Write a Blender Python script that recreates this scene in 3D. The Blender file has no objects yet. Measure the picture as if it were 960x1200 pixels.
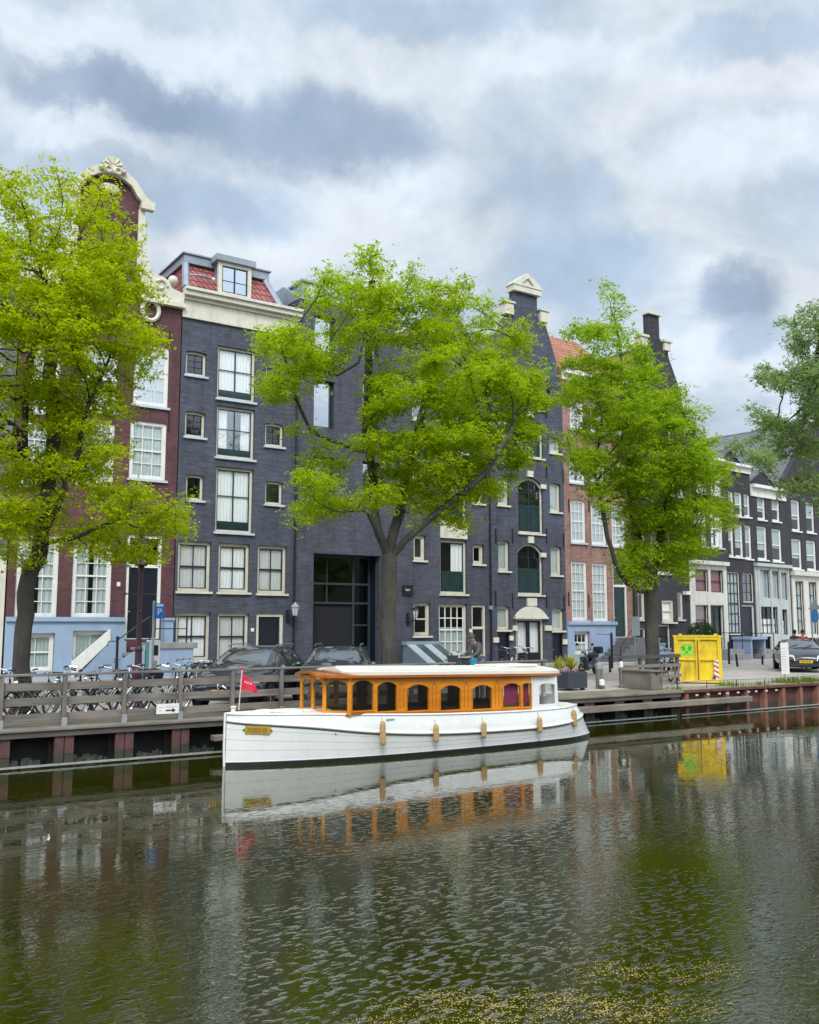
import bpy, bmesh, math, random
import numpy as np
from mathutils import Vector, Matrix
from mathutils.geometry import tessellate_polygon
R = math.radians
random.seed(7)
SC = bpy.context.scene
COL = SC.collection

# ------------------------------------------------------------------ camera model (photo measured at 960 x 1200)
FPX, HORIZ, HEAD, CAMZ = 1100.0, 732.0, R(33.8), 2.8
PITCH = math.atan((HORIZ - 600.0) / FPX)
RIGHT = Vector((math.cos(HEAD), -math.sin(HEAD), 0))
FWD = Vector((math.sin(HEAD), math.cos(HEAD), 0))
UP = Vector((0, 0, 1))
CAM = Vector((0, 0, CAMZ))
STREET = 0.78

def ray(u, v):
    a = (u - 480) / FPX; b = (600 - v) / FPX
    return RIGHT * a + FWD * (math.cos(PITCH) - b * math.sin(PITCH)) + UP * (math.sin(PITCH) + b * math.cos(PITCH))
def at(u, v, Y):                      # point of the sight line on the vertical plane y = Y
    d = ray(u, v); return CAM + d * (Y / d.y)
def onz(u, v, z):                     # point of the sight line at height z
    d = ray(u, v); return CAM + d * ((z - CAMZ) / d.z)

# ------------------------------------------------------------------ object helpers
def tag(o, label=None, cat=None, group=None, kind=None):
    if label: o['label'] = label
    if cat: o['category'] = cat
    if group: o['group'] = group
    if kind: o['kind'] = kind
    return o
def empty(name, loc=(0, 0, 0), rz=0.0, label=None, cat=None, group=None):
    o = bpy.data.objects.new(name, None); COL.objects.link(o)
    o.location = loc; o.rotation_euler = (0, 0, rz); o.empty_display_size = .2
    return tag(o, label, cat, group)
def children(o):
    return [c for c in bpy.data.objects if c.parent == o]
def copy_tree(o, parent=None, kids=None):
    if kids is None:
        kids = {}
        for c in bpy.data.objects:
            if c.parent: kids.setdefault(c.parent.name, []).append(c)
    c = o.copy(); COL.objects.link(c)
    if parent: c.parent = parent
    for ch in kids.get(o.name, []): copy_tree(ch, c, kids)
    return c

class MB:
    def __init__(s): s.v = []; s.f = []; s.m = []; s.T = None; s.cur = 0
    def add(s, vs, fs, m=None):
        b = len(s.v)
        if s.T is not None: vs = [s.T @ Vector(p) for p in vs]
        s.v += [tuple(p) for p in vs]
        s.f += [tuple(i + b for i in f) for f in fs]
        s.m += [s.cur if m is None else m] * len(fs)
        return s
    def box(s, x0, x1, y0, y1, z0, z1, m=None):
        return s.add([(x0,y0,z0),(x1,y0,z0),(x1,y1,z0),(x0,y1,z0),(x0,y0,z1),(x1,y0,z1),(x1,y1,z1),(x0,y1,z1)],
                     [(0,3,2,1),(4,5,6,7),(0,1,5,4),(1,2,6,5),(2,3,7,6),(3,0,4,7)], m)
    def hexa(s, p, m=None):           # 8 points, same order as box
        return s.add(p, [(0,3,2,1),(4,5,6,7),(0,1,5,4),(1,2,6,5),(2,3,7,6),(3,0,4,7)], m)
    def panel(s, outer, holes, y0, y1, m=None):   # (x,z) outline with holes, extruded from y0 to y1
        loops = [outer] + list(holes)
        tri = tessellate_polygon([[Vector((x, z, 0)) for x, z in l] for l in loops])
        flat = [p for l in loops for p in l]; n = len(flat)
        vs = [(x, y0, z) for x, z in flat] + [(x, y1, z) for x, z in flat]
        fs = [tuple(t) for t in tri] + [tuple(i + n for i in reversed(t)) for t in tri]
        k = 0
        for l in loops:
            for i in range(len(l)):
                a, b = k + i, k + (i + 1) % len(l)
                fs.append((a, b, b + n, a + n))
            k += len(l)
        return s.add(vs, fs, m)
    def prism(s, poly, z0, z1, m=None):           # (x,y) outline extruded in z
        n = len(poly)
        vs = [(x, y, z0) for x, y in poly] + [(x, y, z1) for x, y in poly]
        fs = [tuple(reversed(range(n))), tuple(range(n, 2*n))] + [(i, (i+1) % n, n + (i+1) % n, n + i) for i in range(n)]
        return s.add(vs, fs, m)
    def sprofile(s, poly, x0, x1, m=None):        # (y,z) outline extruded along x
        n = len(poly)
        vs = [(x0, y, z) for y, z in poly] + [(x1, y, z) for y, z in poly]
        fs = [tuple(range(n)), tuple(reversed(range(n, 2*n)))] + [(i, n + i, n + (i+1) % n, (i+1) % n) for i in range(n)]
        return s.add(vs, fs, m)
    def tube(s, pts, r, n=8, m=None, closed=False, caps=True):
        pts = [Vector(p) for p in pts]; k = len(pts)
        rs = [r] * k if isinstance(r, (int, float)) else list(r)
        vs, fs, prev = [], [], None
        for i, p in enumerate(pts):
            if closed: t = pts[(i+1) % k] - pts[i-1]
            else: t = pts[min(i+1, k-1)] - pts[max(i-1, 0)]
            t.normalize()
            if prev is None:
                a = t.cross(Vector((0, 0, 1)))
                if a.length < .1: a = t.cross(Vector((1, 0, 0)))
            else: a = prev - t * prev.dot(t)
            a.normalize(); prev = a; b = t.cross(a)
            for j in range(n):
                q = 2*math.pi*j/n
                vs.append(p + (a*math.cos(q) + b*math.sin(q)) * rs[i])
        for i in range(k if closed else k-1):
            i2 = (i+1) % k
            for j in range(n):
                j2 = (j+1) % n
                fs.append((i*n+j, i*n+j2, i2*n+j2, i2*n+j))
        if caps and not closed:
            fs.append(tuple(reversed(range(n)))); fs.append(tuple(range((k-1)*n, k*n)))
        return s.add(vs, fs, m)
    def lathe(s, prof, c=(0, 0, 0), n=16, axis='z', m=None):
        vs, fs = [], []
        for r, z in prof:
            for j in range(n):
                q = 2*math.pi*j/n; x, y = r*math.cos(q), r*math.sin(q)
                p = (x, y, z) if axis == 'z' else ((x, z, y) if axis == 'y' else (z, x, y))
                vs.append((p[0]+c[0], p[1]+c[1], p[2]+c[2]))
        k = len(prof)
        for i in range(k-1):
            for j in range(n):
                j2 = (j+1) % n; fs.append((i*n+j, i*n+j2, (i+1)*n+j2, (i+1)*n+j))
        if prof[0][0] > 1e-6: fs.append(tuple(reversed(range(n))))
        if prof[-1][0] > 1e-6: fs.append(tuple(range((k-1)*n, k*n)))
        return s.add(vs, fs, m)
    def ball(s, c, r, sx=1, sy=1, sz=1, n=10, m=None):
        prof = [(max(1e-5, math.sin(math.pi*i/n))*r, -math.cos(math.pi*i/n)*r) for i in range(n+1)]
        b = len(s.v); s.lathe(prof, (0, 0, 0), n+2, 'z', m)
        T = s.T; 
        for i in range(b, len(s.v)):
            p = Vector(s.v[i])
            if T is not None: p = T.inverted() @ p
            q = Vector((p.x*sx + c[0], p.y*sy + c[1], p.z*sz + c[2]))
            s.v[i] = tuple(T @ q if T is not None else q)
        return s
    def build(s, name, mats, parent=None, smooth=False, world=False, bevel=0, label=None, recalc=True):
        if not isinstance(mats, (list, tuple)): mats = [mats]
        me = bpy.data.meshes.new(name)
        vs = s.v
        if world and parent is not None:
            L = parent.location
            vs = [(x-L.x, y-L.y, z-L.z) for x, y, z in vs]
        me.from_pydata(vs, [], s.f)
        for m in mats: me.materials.append(m)
        if len(mats) > 1: me.polygons.foreach_set('material_index', s.m)
        if recalc:
            bm = bmesh.new(); bm.from_mesh(me); bmesh.ops.recalc_face_normals(bm, faces=bm.faces); bm.to_mesh(me); bm.free()
        if smooth: me.polygons.foreach_set('use_smooth', [True]*len(me.polygons))
        o = bpy.data.objects.new(name, me); COL.objects.link(o)
        if parent is not None: o.parent = parent
        if bevel:
            b = o.modifiers.new('bevel', 'BEVEL'); b.width = bevel; b.segments = 2; b.limit_method = 'ANGLE'; b.angle_limit = R(40)
        if label: o['label'] = label
        return o

# ------------------------------------------------------------------ materials
class NT:
    def __init__(s, name):
        s.m = bpy.data.materials.new(name); s.m.use_nodes = True
        s.t = s.m.node_tree; s.t.nodes.clear()
        s.out = s.n('ShaderNodeOutputMaterial')
    def n(s, typ, **kw):
        x = s.t.nodes.new(typ)
        for k, v in kw.items():
            if k.startswith('_'): setattr(x, k[1:], v)
            else: x.inputs[k.replace('__', ' ')].default_value = v
        return x
    def l(s, a, b): s.t.links.new(a, b)
    def coord(s): return s.n('ShaderNodeTexCoord').outputs['Object']
    def ramp(s, fac, stops):
        r = s.n('ShaderNodeValToRGB'); e = r.color_ramp.elements
        while len(e) < len(stops): e.new(.5)
        for i, (p, c) in enumerate(stops): e[i].position = p; e[i].color = (c[0], c[1], c[2], 1) if not isinstance(c, (int, float)) else (c, c, c, 1)
        s.l(fac, r.inputs['Fac']); return r.outputs['Color']
    def mix(s, fac, a, b, mode='MIX'):
        x = s.n('ShaderNodeMix', _data_type='RGBA', _blend_type=mode)
        for sock, val in ((x.inputs[0], fac), (x.inputs[6], a), (x.inputs[7], b)):
            if hasattr(val, 'is_output'): s.l(val, sock)
            elif isinstance(val, (int, float)): sock.default_value = val
            else: sock.default_value = (*val[:3], 1)
        return x.outputs[2]
    def noise(s, vec, scale, detail=4, rough=.55, dist=0):
        x = s.n('ShaderNodeTexNoise', Scale=scale, Detail=detail, Roughness=rough, Distortion=dist)
        if vec is not None: s.l(vec, x.inputs['Vector'])
        return x.outputs['Fac']
    def mapping(s, vec, scale=(1, 1, 1), loc=(0, 0, 0), rot=(0, 0, 0)):
        x = s.n('ShaderNodeMapping'); x.inputs['Scale'].default_value = scale
        x.inputs['Location'].default_value = loc; x.inputs['Rotation'].default_value = rot
        s.l(vec, x.inputs['Vector']); return x.outputs['Vector']
    def bump(s, h, strength=.3, dist=.02, normal=None):
        x = s.n('ShaderNodeBump', Strength=strength, Distance=dist); s.l(h, x.inputs['Height'])
        if normal is not None: s.l(normal, x.inputs['Normal'])
        return x.outputs['Normal']
    def princ(s, color=None, rough=.6, normal=None, **kw):
        p = s.n('ShaderNodeBsdfPrincipled')
        if color is not None:
            if hasattr(color, 'is_output'): s.l(color, p.inputs['Base Color'])
            else: p.inputs['Base Color'].default_value = (*color[:3], 1)
        if hasattr(rough, 'is_output'): s.l(rough, p.inputs['Roughness'])
        else: p.inputs['Roughness'].default_value = rough
        if normal is not None: s.l(normal, p.inputs['Normal'])
        for k, v in kw.items(): p.inputs[k.replace('_', ' ')].default_value = v
        return p
    def done(s, sh): s.l(sh.outputs[0], s.out.inputs['Surface']); return s.m

def painted(name, col, rough=.5, var=.12, scale=3.0, dirt=.0, bump=.05, metal=0.0, coat=0.0, dirtcol=(.08, .075, .06), tide=None):
    t = NT(name); c = t.coord()
    n1 = t.noise(c, scale, 5, .6); n2 = t.noise(c, scale*9, 3, .6)
    lo = tuple(x*(1-var) for x in col); hi = tuple(min(1, x*(1+var)) for x in col)
    cc = t.ramp(n1, [(.3, lo), (.7, hi)])
    if dirt: cc = t.mix(t.ramp(t.noise(t.mapping(c, (1, 1, .25)), scale*1.7, 6, .7), [(.5, 0.0), (.75, dirt)]), cc, dirtcol)
    if tide:      # slimy weed line left by the water, ragged along its top
        sp = t.n('ShaderNodeSeparateXYZ'); t.l(c, sp.inputs[0]); q = t.n('ShaderNodeMath', _operation='MULTIPLY_ADD'); t.l(t.noise(c, 5.0, 5, .7), q.inputs[0]); q.inputs[1].default_value = -.34; t.l(sp.outputs[2], q.inputs[2])
        cc = t.mix(t.ramp(q.outputs[0], [(.0, 1.0), (.055, .8), (.12, 0.0)]), cc, tide)
    rr = t.ramp(n2, [(.2, max(0, rough-.1)), (.8, min(1, rough+.1))])
    p = t.princ(cc, rr, t.bump(n2, bump, .01) if bump else None, Metallic=metal)
    p.inputs['Coat Weight'].default_value = coat
    return t.done(p)

def brick(name, c1, c2, mortar, bw=.22, bh=.065, bumpd=.012, rough=.75, streak=.35, msize=.008, offset=.5):
    t = NT(name); c = t.coord()
    sp = t.n('ShaderNodeSeparateXYZ'); t.l(c, sp.inputs[0])
    ad = t.n('ShaderNodeMath', _operation='ADD'); t.l(sp.outputs[0], ad.inputs[0]); t.l(sp.outputs[1], ad.inputs[1])
    cb = t.n('ShaderNodeCombineXYZ'); t.l(ad.outputs[0], cb.inputs[0]); t.l(sp.outputs[2], cb.inputs[1])
    b = t.n('ShaderNodeTexBrick', _offset=offset); t.l(cb.outputs[0], b.inputs['Vector'])
    b.inputs['Color1'].default_value = (*c1, 1); b.inputs['Color2'].default_value = (*c2, 1); b.inputs['Mortar'].default_value = (*mortar, 1)
    b.inputs['Scale'].default_value = 1; b.inputs['Mortar Size'].default_value = msize; b.inputs['Mortar Smooth'].default_value = .3
    b.inputs['Brick Width'].default_value = bw; b.inputs['Row Height'].default_value = bh; b.inputs['Bias'].default_value = 0
    st = t.noise(t.mapping(cb.outputs[0], (1.4, 9, 1)), 1.0, 5, .65)
    big = t.noise(cb.outputs[0], .6, 4, .6)
    col = t.mix(1.0, b.outputs['Color'], t.ramp(st, [(.3, 1-streak), (.7, 1+streak*.8)]), 'MULTIPLY')
    col = t.mix(1.0, col, t.ramp(big, [(.3, .8), (.7, 1.18)]), 'MULTIPLY')
    rain = t.noise(t.mapping(cb.outputs[0], (2.6, .22, 1)), 1.0, 6, .7, .3); soot = t.noise(cb.outputs[0], 1.7, 6, .7, .6)
    col = t.mix(1.0, col, t.ramp(rain, [(.34, .74), (.52, 1.02), (.72, 1.16)]), 'MULTIPLY')
    col = t.mix(1.0, col, t.ramp(soot, [(.32, .80), (.50, 1.0), (.72, 1.14)]), 'MULTIPLY')
    h = t.n('ShaderNodeMath', _operation='SUBTRACT'); h.inputs[0].default_value = 1; t.l(b.outputs['Fac'], h.inputs[1])
    n1 = t.bump(h.outputs[0], .6, bumpd)
    n2 = t.bump(st, .5, .01, n1)
    return t.done(t.princ(col, rough, n2))

def wood(name, c1, c2, rough=.7, scale=1.0, axis=0, coat=0, bump=.25):
    t = NT(name); c = t.coord()
    sc = [18, 18, 18]; sc[axis] = 1.2
    n = t.noise(t.mapping(c, tuple(x*scale for x in sc)), 1.0, 6, .65, .3)
    n2 = t.noise(c, 1.3*scale, 3, .5)
    col = t.mix(.35, t.ramp(n, [(.3, c1), (.7, c2)]), t.ramp(n2, [(.35, tuple(x*.6 for x in c1)), (.65, c2)]))
    p = t.princ(col, rough, t.bump(n, bump, .006)); p.inputs['Coat Weight'].default_value = coat
    p.inputs['Coat Roughness'].default_value = .08
    return t.done(p)

def glassmat(name, tint=(.75, .8, .8), refl=.12, rough=.02):
    t = NT(name)
    tr = t.n('ShaderNodeBsdfTransparent'); tr.inputs[0].default_value = (*tint, 1)
    gl = t.n('ShaderNodeBsdfGlossy', Roughness=rough); gl.inputs[0].default_value = (.95, .97, 1, 1)
    c = t.coord(); t.l(t.bump(t.noise(c, 2.0, 2), .06, .03), gl.inputs['Normal'])
    fc = t.n('ShaderNodeLayerWeight', Blend=.5); lw = t.n('ShaderNodeMath', _operation='POWER'); t.l(fc.outputs['Facing'], lw.inputs[0]); lw.inputs[1].default_value = 4.0
    ad = t.n('ShaderNodeMath', _operation='ADD', _use_clamp=True); t.l(lw.outputs[0], ad.inputs[0]); ad.inputs[1].default_value = refl + .04
    mx = t.n('ShaderNodeMixShader'); t.l(ad.outputs[0], mx.inputs[0]); t.l(tr.outputs[0], mx.inputs[1]); t.l(gl.outputs[0], mx.inputs[2])
    return t.done(mx)

M = {}
M['brick_dark'] = brick('charcoal_brick', (.058, .065, .088), (.077, .085, .113), (.054, .058, .072))
M['brick_dark2'] = brick('charcoal_brick_violet', (.062, .065, .088), (.082, .085, .113), (.055, .056, .07))
M['brick_dark3'] = brick('charcoal_brick_blue', (.060, .067, .093), (.079, .088, .118), (.055, .058, .074))
M['brick_black'] = brick('black_brick', (.034, .031, .038), (.046, .042, .05), (.03, .028, .034))
M['brick_maroon'] = brick('maroon_brick', (.092, .032, .038), (.128, .044, .050), (.075, .035, .036), streak=.25)
M['brick_pink'] = brick('pinkish_brown_brick', (.27, .135, .105), (.36, .19, .15), (.26, .19, .16), streak=.22)
M['brick_grey'] = brick('grey_green_brick', (.12, .135, .14), (.16, .175, .18), (.12, .12, .12))
M['cream'] = painted('cream_paint', (.63, .59, .47), .5, .08, 2.0, .35)
M['white'] = painted('white_paint', (.75, .74, .69), .45, .06, 2.0, .2)
M['ivory'] = painted('ivory_paint', (.64, .61, .50), .5, .07, 2, .30)
M['green'] = painted('bottle_green_paint', (.012, .035, .034), .3, .15, 3)
M['black'] = painted('black_paint', (.012, .012, .016), .35, .15, 3)
M['navy'] = painted('navy_black_paint', (.010, .012, .022), .35, .15, 3)
M['blue'] = painted('pale_blue_plaster', (.28, .375, .50), .6, .08, 1.2, .22, .08)
M['bluegrey'] = painted('blue_grey_plaster', (.28, .36, .50), .6, .08, 1.2, .25, .08)
M['sillgrey'] = painted('grey_blue_sill_stone', (.48, .52, .58), .6, .1, 3, .2)
M['stone'] = painted('grey_step_stone', (.27, .26, .25), .75, .16, 2.5, .35, .15)
M['stonedark'] = painted('dark_step_stone', (.13, .13, .135), .75, .16, 2.5, .3, .15)
M['lead'] = painted('lead_sheet_grey', (.27, .31, .36), .5, .12, 1.5, .25, .08)
M['slate'] = brick('slate_roof', (.13, .14, .145), (.19, .195, .20), (.07, .07, .075), .3, .2, .03, .7, .3, .02)
M['tile_red'] = brick('red_pantile', (.34, .085, .075), (.44, .125, .10), (.05, .02, .025), .24, .30, .06, .6, .2, .03, 0)
M['tile_orange'] = brick('orange_pantile', (.42, .13, .07), (.52, .19, .10), (.1, .04, .03), .24, .30, .06, .6, .25, .03, 0)
M['glass'] = glassmat('window_glass', (.95, .97, .97), .04); M['glass_old'] = glassmat('old_window_glass', (.97, .99, .99), .22)
M['glass_teal'] = glassmat('teal_window_glass', (.30, .50, .50), .30)
M['glass_sky'] = glassmat('sky_reflecting_glass', (.35, .42, .45), .42)
M['glass_boat'] = glassmat('cabin_glass', (.46, .48, .46), .02)
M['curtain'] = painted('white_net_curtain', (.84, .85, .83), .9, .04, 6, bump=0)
M['curtain_soft'] = painted('greyish_net_curtain', (.47, .52, .51), .9, .06, 6, bump=0)  # darker greyish net, so white glazing bars stand out
M['curtain_red'] = painted('red_brown_curtain', (.26, .075, .06), .9, .2, 6)
M['curtain_bur'] = painted('burgundy_curtain', (.22, .018, .07), .9, .2, 6)
M['curtain_grey'] = painted('grey_green_blind', (.40, .46, .43), .9, .1, 6, bump=0)
M['room'] = painted('dark_room', (.02, .02, .022), .9, .2, 2)
M['iron'] = painted('wrought_iron', (.018, .018, .022), .45, .2, 8, metal=.3)
M['lampmaroon'] = painted('maroon_lamp_paint', (.060, .022, .028), .4, .2, 6)
M['galv'] = painted('galvanised_steel', (.42, .44, .45), .4, .12, 6, .15, metal=.6)
M['oldwood'] = wood('weathered_grey_wood', (.085, .068, .056), (.26, .225, .19))
M['oldwoodz'] = wood('weathered_grey_post_wood', (.10, .082, .068), (.25, .215, .18), axis=2)
M['deckwood'] = wood('worn_deck_edge_wood', (.12, .10, .078), (.28, .24, .185))
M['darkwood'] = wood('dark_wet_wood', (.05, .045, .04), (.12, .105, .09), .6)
M['piles'] = painted('maroon_steel_pile', (.100, .040, .040), .65, .3, 4, .75, .2, dirtcol=(.045, .03, .026), tide=(.035, .038, .022))
M['rust'] = painted('rusty_sheet_pile', (.115, .036, .026), .7, .35, 3, .7, .25, dirtcol=(.05, .022, .016), tide=(.035, .035, .022))
M['rust_lt'] = painted('rusty_pile_rib', (.22, .095, .065), .7, .3, 3, .4, .2, dirtcol=(.08, .04, .03))
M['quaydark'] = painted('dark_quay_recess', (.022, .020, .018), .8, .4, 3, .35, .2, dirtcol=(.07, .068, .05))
M['shopwhite'] = painted('aged_white_shopfront', (.62, .60, .53), .5, .08, 1.5, .4)
M['pave'] = None
M['plant'] = None
# ------------------------------------------------------------------ camera
cam = bpy.data.cameras.new('camera'); cam.sensor_fit = 'VERTICAL'; cam.sensor_height = 24; cam.sensor_width = 24
cam.lens = 24 * FPX / 1200.0; cam.clip_start = .1; cam.clip_end = 2000
camo = bpy.data.objects.new('camera', cam); COL.objects.link(camo)
camo.location = CAM; camo.rotation_euler = (math.pi/2 + PITCH, 0, -HEAD)
SC.camera = camo

# ------------------------------------------------------------------ light: overcast sky with broken cloud, veiled sun behind the photographer
SUNDIR = Vector((-.40, -.68, .80)).normalized()
sun = bpy.data.lights.new('sun', 'SUN'); sun.energy = 1.5; sun.angle = R(16); sun.color = (1, .955, .88)
suno = bpy.data.objects.new('sun', sun); COL.objects.link(suno)
suno.rotation_euler = SUNDIR.to_track_quat('Z', 'Y').to_euler()
suno.location = (0, -10, 40)

def make_world():
    w = bpy.data.worlds.new('World'); SC.world = w; w.use_nodes = True
    t = w.node_tree; t.nodes.clear()
    def n(typ, **kw):
        x = t.nodes.new(typ)
        for k, v in kw.items():
            if k.startswith('_'): setattr(x, k[1:], v)
            else: x.inputs[k].default_value = v
        return x
    L = t.links.new
    def math_(op, a, b=None, clamp=False):
        x = n('ShaderNodeMath', _operation=op, _use_clamp=clamp)
        for i, q in enumerate((a, b)):
            if q is None: continue
            if hasattr(q, 'is_output'): L(q, x.inputs[i])
            else: x.inputs[i].default_value = q
        return x.outputs[0]
    def mix(f, a, b, mode='MIX'):
        x = n('ShaderNodeMix', _data_type='RGBA', _blend_type=mode)
        for s, q in ((x.inputs[0], f), (x.inputs[6], a), (x.inputs[7], b)):
            if hasattr(q, 'is_output'): L(q, s)
            elif isinstance(q, (int, float)): s.default_value = q
            else: s.default_value = (*q, 1)
        return x.outputs[2]
    def ramp(f, stops):
        r = n('ShaderNodeValToRGB'); e = r.color_ramp.elements
        while len(e) < len(stops): e.new(.5)
        for i, (p, c) in enumerate(stops): e[i].position = p; e[i].color = (c, c, c, 1) if isinstance(c, (int, float)) else (*c, 1)
        L(f, r.inputs[0]); return r.outputs[0]
    tc = n('ShaderNodeTexCoord'); d = tc.outputs['Generated']
    sp = n('ShaderNodeSeparateXYZ'); L(d, sp.inputs[0])
    az = math_('ARCTAN2', sp.outputs[0], sp.outputs[1]); el = math_('ARCSINE', sp.outputs[2])
    ae = n('ShaderNodeCombineXYZ'); L(az, ae.inputs[0]); L(el, ae.inputs[1])
    # cloud layer: direction projected on a level sheet overhead
    zz = math_('ADD', math_('MAXIMUM', sp.outputs[2], 0.0), .22)
    pl = n('ShaderNodeCombineXYZ'); L(math_('DIVIDE', sp.outputs[0], zz), pl.inputs[0]); L(math_('DIVIDE', sp.outputs[1], zz), pl.inputs[1])
    n1 = n('ShaderNodeTexNoise', Scale=2.3, Detail=10, Roughness=.58, Distortion=.5); L(pl.outputs[0], n1.inputs['Vector'])
    n2 = n('ShaderNodeTexNoise', Scale=8.0, Detail=6, Roughness=.6); L(ae.outputs[0], n2.inputs['Vector'])
    # warped azimuth/elevation for the individual clouds
    wn = n('ShaderNodeTexNoise', Scale=7.0, Detail=7, Roughness=.62); L(ae.outputs[0], wn.inputs['Vector'])
    sub = n('ShaderNodeVectorMath', _operation='SUBTRACT'); L(wn.outputs['Color'], sub.inputs[0]); sub.inputs[1].default_value = (.5, .5, .5)
    scl = n('ShaderNodeVectorMath', _operation='SCALE'); L(sub.outputs[0], scl.inputs[0]); scl.inputs['Scale'].default_value = .13
    wae = n('ShaderNodeVectorMath', _operation='ADD'); L(ae.outputs[0], wae.inputs[0]); L(scl.outputs[0], wae.inputs[1])
    base = ramp(n1.outputs['Fac'], [(.36, (.385, .465, .565)), (.50, (.485, .555, .64)), (.61, (.62, .67, .72))])
    def cloud(col, f, u, v, ru, rv, power):
        c = ray(u, v); a = ray(u+ru, v); b = ray(u, v-rv)
        A = lambda q: math.atan2(q.x, q.y); E = lambda q: math.asin(q.normalized().z)
        s_ = n('ShaderNodeVectorMath', _operation='SUBTRACT'); L(wae.outputs[0], s_.inputs[0]); s_.inputs[1].default_value = (A(c), E(c), 0)
        m_ = n('ShaderNodeVectorMath', _operation='MULTIPLY'); L(s_.outputs[0], m_.inputs[0])
        m_.inputs[1].default_value = (1/abs(A(a)-A(c)), 1/abs(E(b)-E(c)), 0)
        l_ = n('ShaderNodeVectorMath', _operation='LENGTH'); L(m_.outputs[0], l_.inputs[0])
        mr = n('ShaderNodeMapRange', _interpolation_type='SMOOTHSTEP'); L(l_.outputs['Value'], mr.inputs[0])
        mr.inputs[1].default_value = 1.10; mr.inputs[2].default_value = .38; mr.inputs[3].default_value = 0; mr.inputs[4].default_value = f
        return mix(mr.outputs[0], col, power)
    D = (.235, .315, .435); G = (.34, .445, .575); W = (.72, .775, .84)
    c = base
    for a in [(W, .55, 110, 40, 260, 50), (W, .65, 850, 190, 150, 55), (W, .5, 650, 80, 190, 40), (W, .6, 470, 215, 120, 45), (W, .6, 900, 420, 120, 60),
              (W, .4, 330, 250, 140, 40), (W, .5, 120, 150, 130, 30), (G, .7, 500, 20, 200, 40), (G, .7, 880, 60, 160, 40), (D, .75, 130, 100, 190, 48), (D, .8, 400, 165, 150, 62), (D, .6, 250, 130, 160, 60),
              (G, .9, 250, 240, 150, 60), (G, .9, 700, 310, 120, 60), (D, .8, 875, 335, 75, 48), (G, .8, 880, 385, 60, 35), (G, .6, 640, 230, 110, 40), (W, .5, 790, 410, 90, 50)]:
        c = cloud(c, a[1], *a[2:6], a[0])
    c = mix(1.0, c, ramp(n2.outputs['Fac'], [(.3, .87), (.7, 1.13)]), 'MULTIPLY')
    # added unseen glow around the sun, behind the camera, to light the facades
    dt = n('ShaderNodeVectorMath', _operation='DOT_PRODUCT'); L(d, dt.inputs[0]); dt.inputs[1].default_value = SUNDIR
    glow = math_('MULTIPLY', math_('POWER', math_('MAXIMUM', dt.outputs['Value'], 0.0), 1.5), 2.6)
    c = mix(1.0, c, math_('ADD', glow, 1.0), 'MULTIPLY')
    # dark bank of far houses and trees low down on the photographer's side
    bk = n('ShaderNodeVectorMath', _operation='DOT_PRODUCT'); L(d, bk.inputs[0]); bk.inputs[1].default_value = -FWD
    lim = math_('ADD', math_('MULTIPLY', n2.outputs['Fac'], .30), .02)
    low = math_('MULTIPLY', math_('GREATER_THAN', lim, el), math_('GREATER_THAN', bk.outputs['Value'], .25))
    c = mix(low, c, (.075, .085, .075))
    sky = n('ShaderNodeTexSky', _sky_type='NISHITA', _sun_disc=False)
    sky.sun_elevation = math.asin(SUNDIR.z); sky.sun_rotation = math.atan2(SUNDIR.x, SUNDIR.y)
    bg1 = n('ShaderNodeBackground', Strength=.10); L(sky.outputs[0], bg1.inputs[0])
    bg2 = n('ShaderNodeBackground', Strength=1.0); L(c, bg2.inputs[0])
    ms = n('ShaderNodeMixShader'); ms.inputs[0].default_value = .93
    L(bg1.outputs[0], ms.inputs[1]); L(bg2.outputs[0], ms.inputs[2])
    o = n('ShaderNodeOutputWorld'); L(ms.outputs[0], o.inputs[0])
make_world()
SC.view_settings.view_transform = 'Standard'; SC.view_settings.look = 'None'
SC.view_settings.exposure = 0.42; SC.view_settings.gamma = 1.0; SC.view_settings.use_curve_mapping = False
SC.render.engine = 'CYCLES'
SC.cycles.use_denoising = True
SC.cycles.max_bounces = 8; SC.cycles.transparent_max_bounces = 16; SC.cycles.caustics_reflective = False; SC.cycles.caustics_refractive = False
SC.cycles.sample_clamp_indirect = 4

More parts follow.
